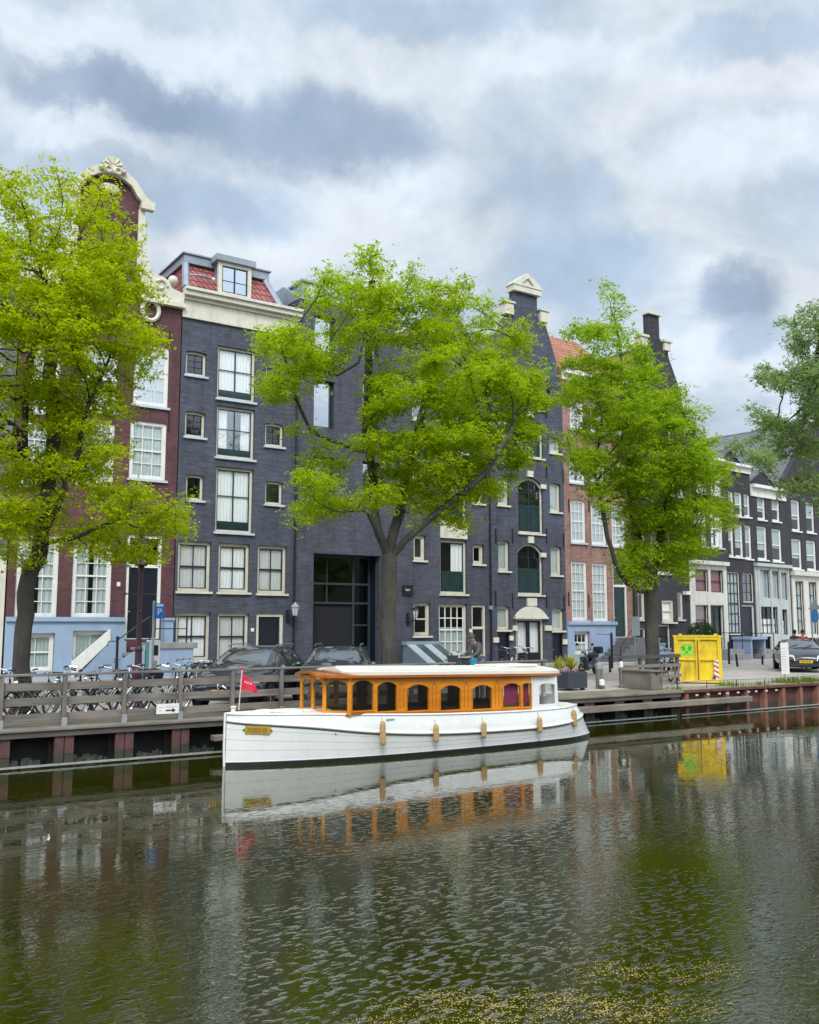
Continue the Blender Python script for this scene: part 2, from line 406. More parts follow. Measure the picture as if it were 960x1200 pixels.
# ------------------------------------------------------------------ water, ground, street
def water_mat():
    t = NT('canal_water'); c = t.coord()
    a = t.noise(t.mapping(c, (1.0, 1.7, 1), rot=(0, 0, R(-28))), 1.7, 3, .5, .4)
    b = t.noise(t.mapping(c, (1.0, 1.9, 1), rot=(0, 0, R(-38))), 7.4, 3, .5, .5)
    d = t.noise(t.mapping(c, (1.0, 1.6, 1), rot=(0, 0, R(-20))), 14.0, 2, .5, .3)
    patch = t.ramp(t.noise(t.mapping(c, (.5, 1, 1), rot=(0, 0, R(-30))), .35, 3, .5), [(.36, .05), (.62, 1.5)])
    h = t.n('ShaderNodeMath', _operation='MULTIPLY'); t.l(t.ramp(b, [(.54, 0.0), (.60, .22), (.69, 1.0)]), h.inputs[0]); t.l(patch, h.inputs[1])
    pass
    pos = t.n('ShaderNodeSeparateXYZ'); t.l(c, pos.inputs[0])
    near = t.n('ShaderNodeMapRange', _interpolation_type='SMOOTHSTEP'); t.l(pos.outputs[1], near.inputs[0])
    for i_, v_ in enumerate((14.5, 4.0, .035, 1.0)): near.inputs[i_+1].default_value = v_
    h2 = t.n('ShaderNodeMath', _operation='MULTIPLY'); t.l(h.outputs[0], h2.inputs[0]); t.l(near.outputs[0], h2.inputs[1])
    d2 = t.n('ShaderNodeMath', _operation='MULTIPLY'); t.l(d, d2.inputs[0]); t.l(near.outputs[0], d2.inputs[1])
    n = t.bump(a, 1, .0022)
    n = t.bump(h2.outputs[0], 1, .0135, n)
    n = t.bump(d2.outputs[0], 1, .0026, n)
    col = t.ramp(t.noise(c, .5, 4), [(.3, (.016, .0175, .001)), (.7, (.026, .0265, .001))])
    p = t.princ(col, .015, n); p.inputs['IOR'].default_value = 1.8
    return t.done(p)
m = MB(); m.add([(-90, -60, 0), (200, -60, 0), (200, 21.5, 0), (-90, 21.5, 0)], [(0, 1, 2, 3)])
tag(m.build('water', water_mat()), kind='structure')

def pave_mat():
    t = NT('clay_brick_paving'); c = t.coord()
    b = t.n('ShaderNodeTexBrick'); t.l(t.mapping(c, rot=(0, 0, R(8))), b.inputs['Vector'])
    b.inputs['Color1'].default_value = (.40, .35, .30, 1); b.inputs['Color2'].default_value = (.50, .45, .39, 1); b.inputs['Mortar'].default_value = (.29, .26, .23, 1)
    b.inputs['Scale'].default_value = 1; b.inputs['Brick Width'].default_value = .21; b.inputs['Row Height'].default_value = .09; b.inputs['Mortar Size'].default_value = .006
    n = t.noise(c, .8, 6, .65); n2 = t.noise(c, 7, 4, .6)
    col = t.mix(1, b.outputs['Color'], t.ramp(n, [(.3, .78), (.7, 1.2)]), 'MULTIPLY')
    col = t.mix(1, col, t.ramp(n2, [(.3, .88), (.7, 1.1)]), 'MULTIPLY')
    return t.done(t.princ(col, .85, t.bump(n2, .3, .01)))
M['pave'] = pave_mat()
M['ground'] = painted('grey_ground', (.22, .21, .19), .9, .15, .3)
M['sidewalk'] = brick('stoop_slab_paving', (.34, .325, .30), (.42, .40, .37), (.16, .15, .14), .3, .3)
m = MB(); m.add([(-1500, 21.0, .70), (1500, 21.0, .70), (1500, 2500, .70), (-1500, 2500, .70)], [(0, 1, 2, 3)])
tag(m.build('ground', M['ground']), kind='structure')
m = MB(); m.add([(-60, 20.9, STREET), (160, 20.9, STREET), (160, 60, STREET), (-60, 60, STREET)], [(0, 1, 2, 3)])
tag(m.build('street', M['pave']), kind='structure')
m = MB(); m.box(-20, 43.5, 33.9, 36.2, STREET-.1, STREET+.11)
tag(m.build('pavement', M['sidewalk'], bevel=.02), kind='structure')

# ------------------------------------------------------------------ quay edge on steel piles, planked edge, sheet piling
q = empty('quay_wall', (14, 19.7, 0), label='quay wall of maroon steel piles and dark recesses under a planked timber edge', cat='quay wall')
PX0, PDX = 3.72, 1.205
def wbuild(mb, name, mat, parent, **kw): return mb.build(name, mat, parent, world=True, **kw)
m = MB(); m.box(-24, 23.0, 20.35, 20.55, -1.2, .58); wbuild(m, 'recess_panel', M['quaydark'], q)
# slimy growth at the waterline in the recesses
m = MB(); rnd = random.Random(3)
for k in range(-20, 17):
    x0 = PX0 + PDX*k + .25
    for j in range(16):
        x = x0 + rnd.random()*.72; hh = .04 + .10*rnd.random(); w = .05+.07*rnd.random(); yy = 20.26 + .1*rnd.random()
        m.box(x, x+w, yy, 20.36, -.1, hh)
wbuild(m, 'waterline_growth', painted('pale_dried_growth', (.16, .17, .125), .95, .4, 12), q)
m = MB(); m.box(-24, 23.3, 19.64, 21.1, .715, STREET+.004)
wbuild(m, 'deck_edge', M['deckwood'], q, bevel=.015)
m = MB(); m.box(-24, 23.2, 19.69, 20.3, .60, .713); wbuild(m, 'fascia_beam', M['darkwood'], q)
for k in range(-6, 17):
    x = PX0 + PDX*k
    p = MB()
    for s in (-1, 1): p.box(x+s*.10-.088, x+s*.10+.088, 19.74, 19.80, -1.2, .596)
    p.box(x-.02, x+.02, 19.78, 20.36, -1.2, .59); p.box(x-.19, x+.19, 20.25, 20.33, -1.2, .59)
    p.box(x+.02, x+.185, 19.728, 19.742, .24, .26)
    wbuild(p, 'pile', M['piles'], q)
m = MB(); m.box(-24, 23.0, 19.70, 19.78, .03, .065); wbuild(m, 'waterline_strip', M['galv'] and painted('pale_steel_strip', (.30, .30, .27), .6, .2, 5, .4), q)
# timber fender beam along the right hand part
zb = .42
m = MB(); m.box(17.2, 26.35, 19.44, 19.70, zb-.085, zb+.085)
wbuild(m, 'fender_beam', M['deckwood'], q, bevel=.015)
m = MB(); m.box(8.0, 8.62, 19.5, 19.74, .30, .42); wbuild(m, 'mooring_block', M['deckwood'], q, bevel=.015)

s = empty('sheet_piling', (40, 19.7, 0), label='rust brown steel sheet piling with vertical ribs below the grassy bank at the right', cat='sheet piling')
SX0 = 23.25
m = MB(); m.box(SX0, 75, 19.92, 20.02, -1.2, .70); m.box(SX0, 75, 19.70, 20.6, .70, .76)
wbuild(m, 'sheet_panel', M['rust'], s)
x = 23.55; 
while x < 62:
    p = MB(); p.hexa([(x-.10, 19.92, -1.2), (x-.07, 19.74, -1.2), (x+.07, 19.74, -1.2), (x+.10, 19.92, -1.2), (x-.10, 19.92, .698), (x-.07, 19.74, .698), (x+.07, 19.74, .698), (x+.10, 19.92, .698)])
    wbuild(p, 'rib', M['rust_lt'], s)
    x += .98
m = MB()
for k in range(9):
    xx = 23.9 + .49*k + .05*(k % 3)
    for j in range(2): m.box(xx+.07*j, xx+.07*j+.035, 19.685, 19.70, .60, .65)
wbuild(m, 'white_marker', M['white'], s)
m = MB(); m.box(SX0, 75, 19.70, 19.735, .03, .06); wbuild(m, 'waterline_strip', bpy.data.materials['pale_steel_strip'], s)

# grassy strip on top of the sheet piling
def grass(n, x0, x1, y0, y1, z, seed, hmax):
    rnd = random.Random(seed); vs, fs = [], []
    for i in range(n):
        cx = rnd.uniform(x0, x1); cl = math.sin(cx*1.7) + math.sin(cx*.63+1) + math.sin(cx*4.1)*.6
        if cl + rnd.uniform(-1, 1) < .1: continue
        cy = rnd.uniform(y0, y1); h = hmax*rnd.uniform(.3, 1)*(1+.25*cl); a = rnd.uniform(0, 6.28); lean = rnd.uniform(0, .6)*h
        w = .012; dx, dy = math.cos(a), math.sin(a); b = len(vs)
        vs += [(cx-dy*w, cy+dx*w, z), (cx+dy*w, cy-dx*w, z), (cx+dx*lean*.4+dy*w*.7, cy+dy*lean*.4-dx*w*.7, z+h*.6), (cx+dx*lean*.4-dy*w*.7, cy+dy*lean*.4+dx*w*.7, z+h*.6), (cx+dx*lean, cy+dy*lean, z+h)]
        fs += [(b, b+1, b+2, b+3), (b+3, b+2, b+4)]
    mb = MB(); mb.v = vs; mb.f = fs; mb.m = [0]*len(fs); return mb
def leafmat(name, c1, c2, trans=(.3, .45, .03), tw=.45, rough=.65, tint=False):
    t = NT(name)
    g = t.n('ShaderNodeNewGeometry')
    cl = t.noise(t.coord(), 1.1, 3, .6)
    ad = t.n('ShaderNodeMath', _operation='MULTIPLY_ADD', _use_clamp=True); t.l(cl, ad.inputs[0]); ad.inputs[1].default_value = 2.2; ad.inputs[2].default_value = -.85
    av = t.n('ShaderNodeMath', _operation='MULTIPLY_ADD', _use_clamp=True); t.l(t.n('ShaderNodeAttribute', _attribute_name='tint').outputs['Fac'] if tint else g.outputs['Random Per Island'], av.inputs[0]); av.inputs[1].default_value = .55
    hf = t.n('ShaderNodeMath', _operation='MULTIPLY'); t.l(ad.outputs[0], hf.inputs[0]); hf.inputs[1].default_value = .45; t.l(hf.outputs[0], av.inputs[2])
    col = t.ramp(av.outputs[0], [(0, c1), (1, c2)])
    tcol = t.mix(.5, col, trans)
    p = t.princ(col, rough); p.inputs['Specular IOR Level'].default_value = .12
    tr = t.n('ShaderNodeBsdfTranslucent'); t.l(tcol, tr.inputs[0])
    mx = t.n('ShaderNodeMixShader'); mx.inputs[0].default_value = tw
    t.l(p.outputs[0], mx.inputs[1]); t.l(tr.outputs[0], mx.inputs[2])
    return t.done(mx)
M['grass'] = leafmat('fresh_grass', (.10, .16, .02), (.26, .30, .05))
tag(grass(9000, 23.6, 60, 20.0, 20.9, .755, 5, .20).build('grass', M['grass'], recalc=False), 'tufts of fresh grass on top of the rusty sheet piling', 'grass', kind='stuff')
m = MB(); m.box(23.4, 75, 20.05, 20.92, .74, .775)
tag(m.build('grass_strip', painted('sandy_soil', (.27, .25, .17), .95, .3, 4)), kind='structure')

# floating blossom scum in the foreground
rnd = random.Random(11); m = MB()
def inpatch(u, v):
    r = 0
    for (cu, cv, ru, rv, w) in [(640, 1180, 230, 24, 1.0), (760, 1140, 130, 18, .8), (560, 1172, 90, 16, 1), (740, 1188, 120, 16, 1), (700, 1110, 120, 10, .25), (520, 1196, 120, 8, 1)]:
        q = ((u-cu)/ru)**2 + ((v-cv)/rv)**2
        r = max(r, w*max(0, 1-q))
    return r
k = 0
while k < 3600:
    u = rnd.uniform(380, 920); v = rnd.uniform(1085, 1212)
    cl = max(0, math.sin(u*.071+math.sin(v*.21)*2)*math.sin(v*.33+u*.03)+.35*math.sin(u*.23+v*.5)+.15)
    if rnd.random() > inpatch(u, v)*(.25+.75*cl): continue
    p = onz(u, v, .0); a = rnd.uniform(0, 6.28); s_ = rnd.uniform(.004, .0095); b = s_*rnd.uniform(.5, 1)
    ca, sa = math.cos(a), math.sin(a)
    z = .006
    m.add([(p.x+ca*s_, p.y+sa*s_, z), (p.x-sa*b, p.y+ca*b, z+.002), (p.x-ca*s_, p.y-sa*s_, z), (p.x+sa*b, p.y-ca*b, z+.002)], [(0, 1, 2, 3)])
    k += 1
M['scum'] = leafmat('golden_fallen_blossom', (.34, .24, .05), (.60, .48, .20), (.5, .4, .1), .2)
tag(m.build('floating_blossom', M['scum'], recalc=False), 'golden fallen blossom floating on the dark green water in the foreground', 'blossom', kind='stuff')
# ------------------------------------------------------------------ houses
class House:
    def __init__(s, name, label, u0, u1, pivot=(0, 36.0), ang=0.0, x0=None, x1=None, cat='house'):
        s.ang = ang; s.d = Vector((math.cos(ang), math.sin(ang), 0)); s.nrm = Vector((-math.sin(ang), math.cos(ang), 0))
        s.piv = Vector((pivot[0], pivot[1], 0)); s.off = 0
        s.off = s.p(u0, HORIZ)[0] if x0 is None else x0
        s.w = (s.p(u1, HORIZ)[0] if x1 is None else x1 - s.off)
        o = s.piv + s.d*s.off; o.z = STREET
        s.e = empty(name, o, ang, label, cat)
        s.holes = []; s.deep = False
    def p(s, u, v):
        d = ray(u, v); k = (s.piv - CAM).dot(s.nrm) / d.dot(s.nrm); q = CAM + d*k - s.piv
        return (q.dot(s.d) - s.off, CAM.z + d.z*k - STREET)
    def rect(s, u0, v0, u1, v1):
        um, vm = (u0+u1)/2, (v0+v1)/2
        return (s.p(u0, vm)[0], s.p(u1, vm)[0], s.p(um, v1)[1], s.p(um, v0)[1])
    def Z(s, u, v): return s.p(u, v)[1]
    def wall(s, outline, mat, depth=9.0, roof=None, ridge=None, eave=None, extra=None, gable=True, thick=.38, side=None):
        m = MB(); m.panel(outline, s.holes, 0, thick)
        wall = m.build('wall', mat, s.e)
        b = MB(); ev = eave
        b.box(.02, .25, thick-.03, depth, -.3, ev); b.box(s.w-.25, s.w-.02, thick-.03, depth, -.3, ev); b.box(.25, s.w-.25, depth-.2, depth-.01, -.3, ev)
        if ridge: b.panel([(.25, ev-.01), (s.w-.25, ev-.01), (s.w/2, ridge-.12)], [], depth-.2, depth-.01); b.panel([(.25, ev-.01), (s.w-.25, ev-.01), (s.w/2, ridge-.12)], [], thick+.01, thick+.16)
        b.build('side_wall', side or mat, s.e)
        if roof and ridge:
            r = MB()
            for (xa, za, xb, zb_) in ((-.02, ev, s.w/2, ridge), (s.w/2, ridge, s.w+.02, ev)):
                r.hexa([(xa, thick-.06, za-.1), (xb, thick-.06, zb_-.1), (xb, depth, zb_-.1), (xa, depth, za-.1), (xa, thick-.06, za), (xb, thick-.06, zb_), (xb, depth, zb_), (xa, depth, za)])
            rr = r.build('roof', roof, s.e)
            m = MB(); m.tube([(s.w/2, thick, ridge+.01), (s.w/2, depth, ridge+.01)], .09, 8); m.build('ridge_cap', M['lead'], rr)
        elif roof:
            r = MB(); r.box(.02, s.w-.02, thick-.06, depth, ev, ev+.12); r.build('roof', roof, s.e)
        return wall

def arcrect(x0, x1, z0, z1, rise, n=10):
    if rise <= 0: return [(x0, z0), (x1, z0), (x1, z1), (x0, z1)]
    w = (x1-x0)/2; cx = (x0+x1)/2; rad = (w*w+rise*rise)/(2*rise); cz = z1-rad
    a = math.asin(min(1, w/rad)); 
    if rise > w: a = math.pi - a
    return [(x0, z0), (x1, z0)] + [(cx+rad*math.sin(a-2*a*i/n), cz+rad*math.cos(a-2*a*i/n)) for i in range(n+1)]

def corrug(m, x0, x1, z0, z1, y, n, amp, rnd):
    k = max(4, n*4); vs = []
    for i in range(k+1):
        x = x0+(x1-x0)*i/k; yy = y+amp*math.sin(2*math.pi*i/4+rnd.random()*.9)+amp*.5*rnd.random()
        vs += [(x, yy, z0), (x, yy, z1)]
    m.add(vs, [(2*i, 2*i+2, 2*i+3, 2*i+1) for i in range(k)])

WR = random.Random(21)
def win(h, r, fm='cream', sm='white', nx=2, nz=2, cur='full', sill='sillgrey', fw=.10, rise=0, solid=0, meet=.5, bar=.022, curm='curtain', glass='glass', y=.07, lab=None, silld=.10, lintel=None, cw=.36):
    """a window set in its own opening: frame (part) with sash, pane, curtain and sill as sub-parts"""
    x0, x1, z0, z1 = r
    sh = max(0, .10-x0); x0 += sh; x1 = min(x1+sh, h.w-.08)
    if h.deep and y < .1: y = .14; x1 = min(x1+.10, h.w-.08)
    h.holes.append(arcrect(x0, x1, z0, z1, rise))
    fr = MB(); inner = arcrect(x0+fw, x1-fw, z0+fw, z1-fw, max(0, rise-fw*.25) if rise else 0)
    g = .004
    fr.panel(arcrect(x0+g, x1-g, z0+g, z1-g, rise), [inner], y, y+.12)
    f = fr.build('window', M[fm], h.e, label=lab)
    a0, a1, b0, b1 = x0+fw, x1-fw, z0+fw, z1-fw
    s = MB(); sw = .04; ys = y+.03
    zs = b0 + (b1-b0)*solid
    s.panel(arcrect(a0+g, a1-g, b0+g, b1-g, max(0, rise-fw*.25) if rise else 0), [arcrect(a0+sw, a1-sw, zs+sw, b1-sw, max(0, rise-fw*.35) if rise else 0)], ys, ys+.05)
    if solid:
        for i in range(2):
            xa = a0+(a1-a0)*(i*.5)+.08; xb = a0+(a1-a0)*(i*.5+.5)-.08
            s.panel([(xa, b0+.1), (xb, b0+.1), (xb, zs-.06), (xa, zs-.06)], [[(xa+.05, b0+.15), (xb-.05, b0+.15), (xb-.05, zs-.11), (xa+.05, zs-.11)]], ys-.02, ys-.003)
    hz1 = b1-sw-(rise*.9 if rise else 0)
    for i in range(1, nx):
        x = a0+(a1-a0)*i/nx; bw = bar if not (solid and nx == 2) else .05
        s.box(x-bw/2, x+bw/2, ys+.004, ys+.046, zs+sw+.001, b1-sw-.001 if not rise else hz1+rise*.75)
    for i in range(1, nz):
        z = zs+(b1-zs)*i/nz
        if meet is not None and abs(i/nz-meet) < .02: s.box(a0+sw+.001, a1-sw-.001, ys-.012, ys+.05, z-.032, z+.032)
        else: s.box(a0+sw+.001, a1-sw-.001, ys+.008, ys+.042, z-bar/2, z+bar/2)
    s.build('sash', M[sm], f)
    p = MB(); yp = ys+.025; po = arcrect(a0+sw-.01, a1-sw+.01, zs+sw-.01, b1-sw+.01, max(0, rise-fw*.35) if rise else 0)
    p.add([(x, yp, z) for x, z in po], [tuple(range(len(po)))])
    p.build('pane', M['glass_old' if glass == 'glass' and WR.random() < .25 else glass], f, recalc=False)
    if cur:
        c = MB(); yc = y+.095; n = max(3, int((x1-x0)/.14))
        if cur == 'full': corrug(c, x0+.03, x1-.03, z0+.03, z1-.03, yc, n, .012, WR)
        elif cur == 'sides':
            corrug(c, x0+.03, x0+.03+(x1-x0)*cw, z0+.03, z1-.03, yc, max(2, n//3), .025, WR); corrug(c, x1-.03-(x1-x0)*cw, x1-.03, z0+.03, z1-.03, yc, max(2, n//3), .025, WR)
        elif cur == 'low': corrug(c, x0+.03, x1-.03, z0+.03, z0+(z1-z0)*.55, yc, n, .02, WR)
        elif cur == 'blind': corrug(c, x0+.03, x1-.03, z0+(z1-z0)*(.25+.3*WR.random()), z1-.03, yc, 2, .003, WR)
        elif cur == 'right': corrug(c, x0+(x1-x0)*.5, x1-.06, z0+.03+solid*(z1-z0), z1-.03, yc, 3, .02, WR)
        c.build('curtain', M[curm], f)
    if sill:
        q = MB(); q.box(x0-.07, x1+.07, -silld, y-.002, z0-.09, z0-.004); q.build('sill', M[sill], f)
    return f

def door(h, r, dm='navy', fm='cream', transom=0.0, fw=.13, y=.10, double=False, glaz=0, rise=0, lab=None, cur=None):
    x0, x1, z0, z1 = r; g = .004
    sh = max(0, .10-x0); x0 += sh; x1 = min(x1+sh, h.w-.08)
    h.holes.append(arcrect(x0, x1, z0, z1, rise))
    zt = z1-(z1-z0)*transom if transom else None
    a0, a1 = x0+fw, x1-fw; top = (zt-.06) if zt else z1-fw
    fr = MB(); hl = [[(a0, z0+.03), (a1, z0+.03), (a1, top), (a0, top)]]
    if zt: hl.append([(a0, zt+.06), (a1, zt+.06), (a1, z1-fw), (a0, z1-fw)])
    fr.panel(arcrect(x0+g, x1-g, z0+g, z1-g, rise), hl, y-.04, y+.10)
    f = fr.build('door', M[fm], h.e, label=lab)
    d = MB(); n = 2 if double else 1; yl = y+.03
    for i in range(n):
        xa = a0+(a1-a0)*i/n+.006; xb = a0+(a1-a0)*(i+1)/n-.006; W = xb-xa; H = top-z0-.04
        holes = []
        if glaz: holes.append([(xa+.1, z0+.04+H*(1-glaz)), (xb-.1, z0+.04+H*(1-glaz)), (xb-.1, top-.1), (xa+.1, top-.1)])
        d.panel([(xa, z0+.035), (xb, z0+.035), (xb, top-.005), (xa, top-.005)], holes, yl, yl+.05)
        lo = [(z0+.15, z0+.04+H*(.42 if not glaz else max(.15, 1-glaz-.08)))] + ([] if glaz else [(z0+.04+H*.5, top-.12)])
        for za, zb_ in lo:
            d.panel([(xa+.08, za), (xb-.08, za), (xb-.08, zb_), (xa+.08, zb_)], [[(xa+.12, za+.04), (xb-.12, za+.04), (xb-.12, zb_-.04), (xa+.12, zb_-.04)]], yl-.018, yl-.002)
    d.build('door_leaf', M[dm], f)
    k = MB(); k.ball((a0+.07 if not double else (a0+a1)/2+.06, yl-.05, z0+1.05), .03, n=6); k.build('handle', M['galv'], f)
    if glaz:
        p = MB(); p.add([(a0+.02, yl+.025, z0+.5), (a1-.02, yl+.025, z0+.5), (a1-.02, yl+.025, top-.02), (a0+.02, yl+.025, top-.02)], [(0, 1, 2, 3)]); p.build('pane', M['glass'], f, recalc=False)
        if cur:
            c = MB(); corrug(c, a0, a1, z0+.5, top, yl+.14, 10, .02, WR); c.build('curtain', M[cur], f)
    if zt:
        p = MB(); p.add([(a0-.01, yl+.02, zt+.05), (a1+.01, yl+.02, zt+.05), (a1+.01, yl+.02, z1-fw+.01), (a0-.01, yl+.02, z1-fw+.01)], [(0, 1, 2, 3)]); p.build('transom_pane', M['glass'], f, recalc=False)
    return f

def cornice(h, x0, x1, steps, mat, name='cornice', parent=None):
    """steps: list of (z0, z1, projection); butted bottom to top"""
    m = MB()
    for z0, z1, pr in steps: m.box(x0, x1, -pr, -.002, z0+.001, z1-.001)
    return m.build(name, M[mat], parent or h.e)

def anchors(h, pts, L=.75):
    for x, z in pts:
        m = MB(); m.box(x-.022, x+.022, -.05, -.004, z, z+L); m.build('wall_anchor', M['iron'], h.e)

def pipe(h, x, z0, z1, r=.055, y=-.075, mat='black'):
    m = MB(); m.tube([(x, y, z0), (x, y, z1)], r, 8)
    for i in range(int((z1-z0)/2)+1): m.tube([(x, y, z0+.3+2*i), (x, y, z0+.36+2*i)], r*1.35, 8)
    m.build('drainpipe', M[mat], h.e, smooth=False)

def gable_neck(h, half_neck, zneck_top, zneck_bot, curve, zeave, zb=-.3):
    """outline of a neck gable; curve = [(halfwidth, z)...] from the neck foot down to the eave"""
    c = h.w/2
    rightside = [(c+half_neck, zneck_top), (c+half_neck, zneck_bot)] + [(c+hw, z) for hw, z in curve]
    return [(0, zb), (h.w, zb), (h.w, zeave)] + [p for p in reversed(rightside)] + [(2*c-x, z) for x, z in rightside] + [(0, zeave)]

HOUSES = {}
# ---- far left neighbour (only a sliver shows past the tree)
h = House('canal_house', 'grey plastered canal house with cream ground floor at the left edge behind the first tree', 0, 6, x0=.4, x1=6.70)
for i in range(3):
    x = .8+1.9*i
    for z in (5.2, 8.4, 11.4): win(h, (x, x+1.15, z, z+1.9), sm='black', nx=2, nz=2)
    if i < 2: win(h, (x, x+1.15, 1.2, 3.2), sm='black')
door(h, (4.6, 5.7, .15, 3.3), 'green', transom=.25)
ev = h.Z(3, 300)
h.wall([(0, -.3), (h.w, -.3), (h.w, ev), (0, ev)], M['brick_grey'], roof=M['tile_orange'], ridge=ev+2.2, eave=ev)
m = MB(); m.panel([(0, -.3), (h.w, -.3), (h.w, 4.45), (0, 4.45)], [l for l in h.holes if l[0][1] < 4], -.03, -.002); m.build('ground_floor_facing', M['cream'], h.e)
cornice(h, 0, h.w, [(ev-.6, ev-.25, .08), (ev-.25, ev, .3)], 'cream')

# ---- maroon house with the scrolled neck gable
h = House('canal_house', 'maroon brick canal house with scrolled cream neck gable and pale blue basement', 6, 202)
zb_ = h.Z(60, 725)
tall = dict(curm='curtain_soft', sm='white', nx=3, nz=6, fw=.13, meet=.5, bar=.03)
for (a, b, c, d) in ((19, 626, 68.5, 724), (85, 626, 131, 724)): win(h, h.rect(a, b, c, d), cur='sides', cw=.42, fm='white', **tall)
win(h, h.rect(20, 742, 63, 787), sm='white', nx=2, nz=2, cur='full', fm='white', fw=.12, curm='curtain_grey', sill=None)
win(h, h.rect(84, 739, 128, 790), sm='white', nx=2, nz=1, cur='full', fm='white', fw=.12, curm='curtain_grey', sill=None, lab='basement window cut across by the sloping side of the stoop')
door(h, h.rect(147.5, 627, 189, 749), 'navy', 'white', transom=.30, fw=.12)
for (a, b, c, d) in ((25, 494, 67, 570), (92, 494, 134, 568), (152, 494, 195, 562)): win(h, h.rect(a, b, c, d), cur='full', fm='white', **{**tall, 'nz': 4})
for (a, b, c, d) in ((30, 404, 71, 484), (96, 404, 138, 482), (157, 404, 198, 476)): win(h, h.rect(a, b, c, d), cur='full', fm='white', **{**tall, 'nz': 4})
zo = h.Z(176, 364); c = h.w/2
win(h, (c-.62, c+.62, h.Z(120, 372), h.Z(120, 300)), cur=None, fm='cream', sm='green', rise=.3, nx=2, nz=2)
ztop = h.Z(128, 205); znb = h.Z(160, 322); zev = h.Z(205, 347)
hn = h.p(165, 300)[0]-c
ol = gable_neck(h, hn, ztop-.9, znb, [(hn+.02, znb-.02)], zev)
# round head of the neck
head = [(c+x*hn, ztop-.9+z) for x, z in ((.95, .3), (.7, .78), (.4, 1.02), (0, 1.1), (-.4, 1.02), (-.7, .78), (-.95, .3))]
i0 = ol.index((c+hn, ztop-.9)); ol = ol[:i0+1] + head + ol[i0+1:]
h.wall(ol, M['brick_maroon'], roof=M['tile_orange'], ridge=znb+1.3, eave=zev-.3, depth=10)
m = MB()
z0_ = ztop-.9
oh = [(hn+.46, -.02), (hn+.46, .10), (hn+.10, .26), (hn-.08, .50), (hn*.72, .86), (hn*.45, 1.10), (.0, 1.24)]
ih = [(0, .86), (hn*.35, .80), (hn*.62, .58), (hn*.80, .22), (hn-.04, .0), (hn-.04, -.02)]
m.panel([(c+x, z0_+z) for x, z in oh] + [(c-x, z0_+z) for x, z in reversed(oh[:-1])] + [(c-x, z0_+z) for x, z in reversed(ih[1:])] + [(c+x, z0_+z) for x, z in ih], [], -.22, -.002)
for s_ in (-1, 1):
    m.box(min(c+s_*(hn+.42), c+s_*(hn-.12)), max(c+s_*(hn+.42), c+s_*(hn-.12)), -.28, -.004, ztop-1.14, ztop-.90)
    m.box(min(c+s_*(hn+.10), c+s_*(hn-.16)), max(c+s_*(hn+.10), c+s_*(hn-.16)), -.10, -.004, znb-.2, ztop-1.14)
m.build('gable_cornice', M['cream'], h.e)
m = MB()   # shell crest
CS = .62; zq = ztop-.05; b0_ = 0
sh = [(c-.5, ztop+.28)]
for i in range(7):
    a = math.pi - math.pi*(i+.5)/7
    sh += [(c+.62*math.cos(a+.16), ztop+.42+.62*math.sin(a+.16)), (c+.72*math.cos(a), ztop+.42+.72*math.sin(a)), (c+.62*math.cos(a-.16), ztop+.42+.62*math.sin(a-.16))]
sh += [(c+.5, ztop+.28), (c+.42, ztop-.02), (c-.42, ztop-.02)]
m.panel(sh, [], -.34, .15)
for s_ in (-1, 1):
    m.tube([(c+s_*(.30+.2*math.cos(q)), -.36, ztop+.13+.2*math.sin(q)) for q in [i*.5 for i in range(13)]], .07, 6)
    m.ball((c+s_*.72, -.26, ztop+.22), .16, n=8)
for i in range(5):
    a = math.pi*(i+.5)/5; m.tube([(c+.18*math.cos(a), -.36, ztop+.42+.18*math.sin(a)), (c+.6*math.cos(a), -.34, ztop+.42+.6*math.sin(a))], [.03, .06], 6)
m.v = [(c+(x-c)*CS, y, zq+(z-zq)*CS) for x, y, z in m.v]; m.build('shell_crest', M['cream'], h.e, smooth=False)
for s_ in (-1, 1):  # scrolled claw pieces on the shoulders
    m = MB()
    w_ = h.w/2-hn; P = [(0, 0), (w_, 0), (w_+.06, .55), (w_-.22, .62), (w_-.5, .72), (w_-.62, 1.05), (w_-.9, 1.25), (w_-1.3, 1.30) if w_ > 1.4 else (w_*.5, 1.3), (.2, 2.2), (0, 2.9)]
    P = [(x, z*.78) for x, z in P if x >= 0]
    m.panel([(c+s_*(hn+x), zev-.32+z) for x, z in P], [], -.20, .12)
    m.ball((c+s_*(hn+w_-.42), -.05, zev+.62), .20, n=8)
    m.tube([(c+s_*(hn+w_*.45+.28*math.cos(q)*(1-q/9)), -.22, zev+.25+.28*math.sin(q)*(1-q/9)) for q in [i*.45 for i in range(15)]], .07, 6)
    m.box(min(c+s_*hn, c+s_*(hn+w_+.1)), max(c+s_*hn, c+s_*(hn+w_+.1)), -.26, -.005, zev-.50, zev-.33)
    m.build('claw_piece', M['cream'], h.e)
m = MB(); m.tube([(h.p(176, 362)[0]+.34*math.cos(q), -.06, zo+.42*math.sin(q)) for q in [i*.4 for i in range(16)]], .09, 6, closed=True); m.build('oval_ornament', M['cream'], h.e)
m = MB(); m.ball((c, -.04, ztop-.55), .26, 1.5, .3, .8, n=8); m.build('carved_ornament', M['cream'], h.e)
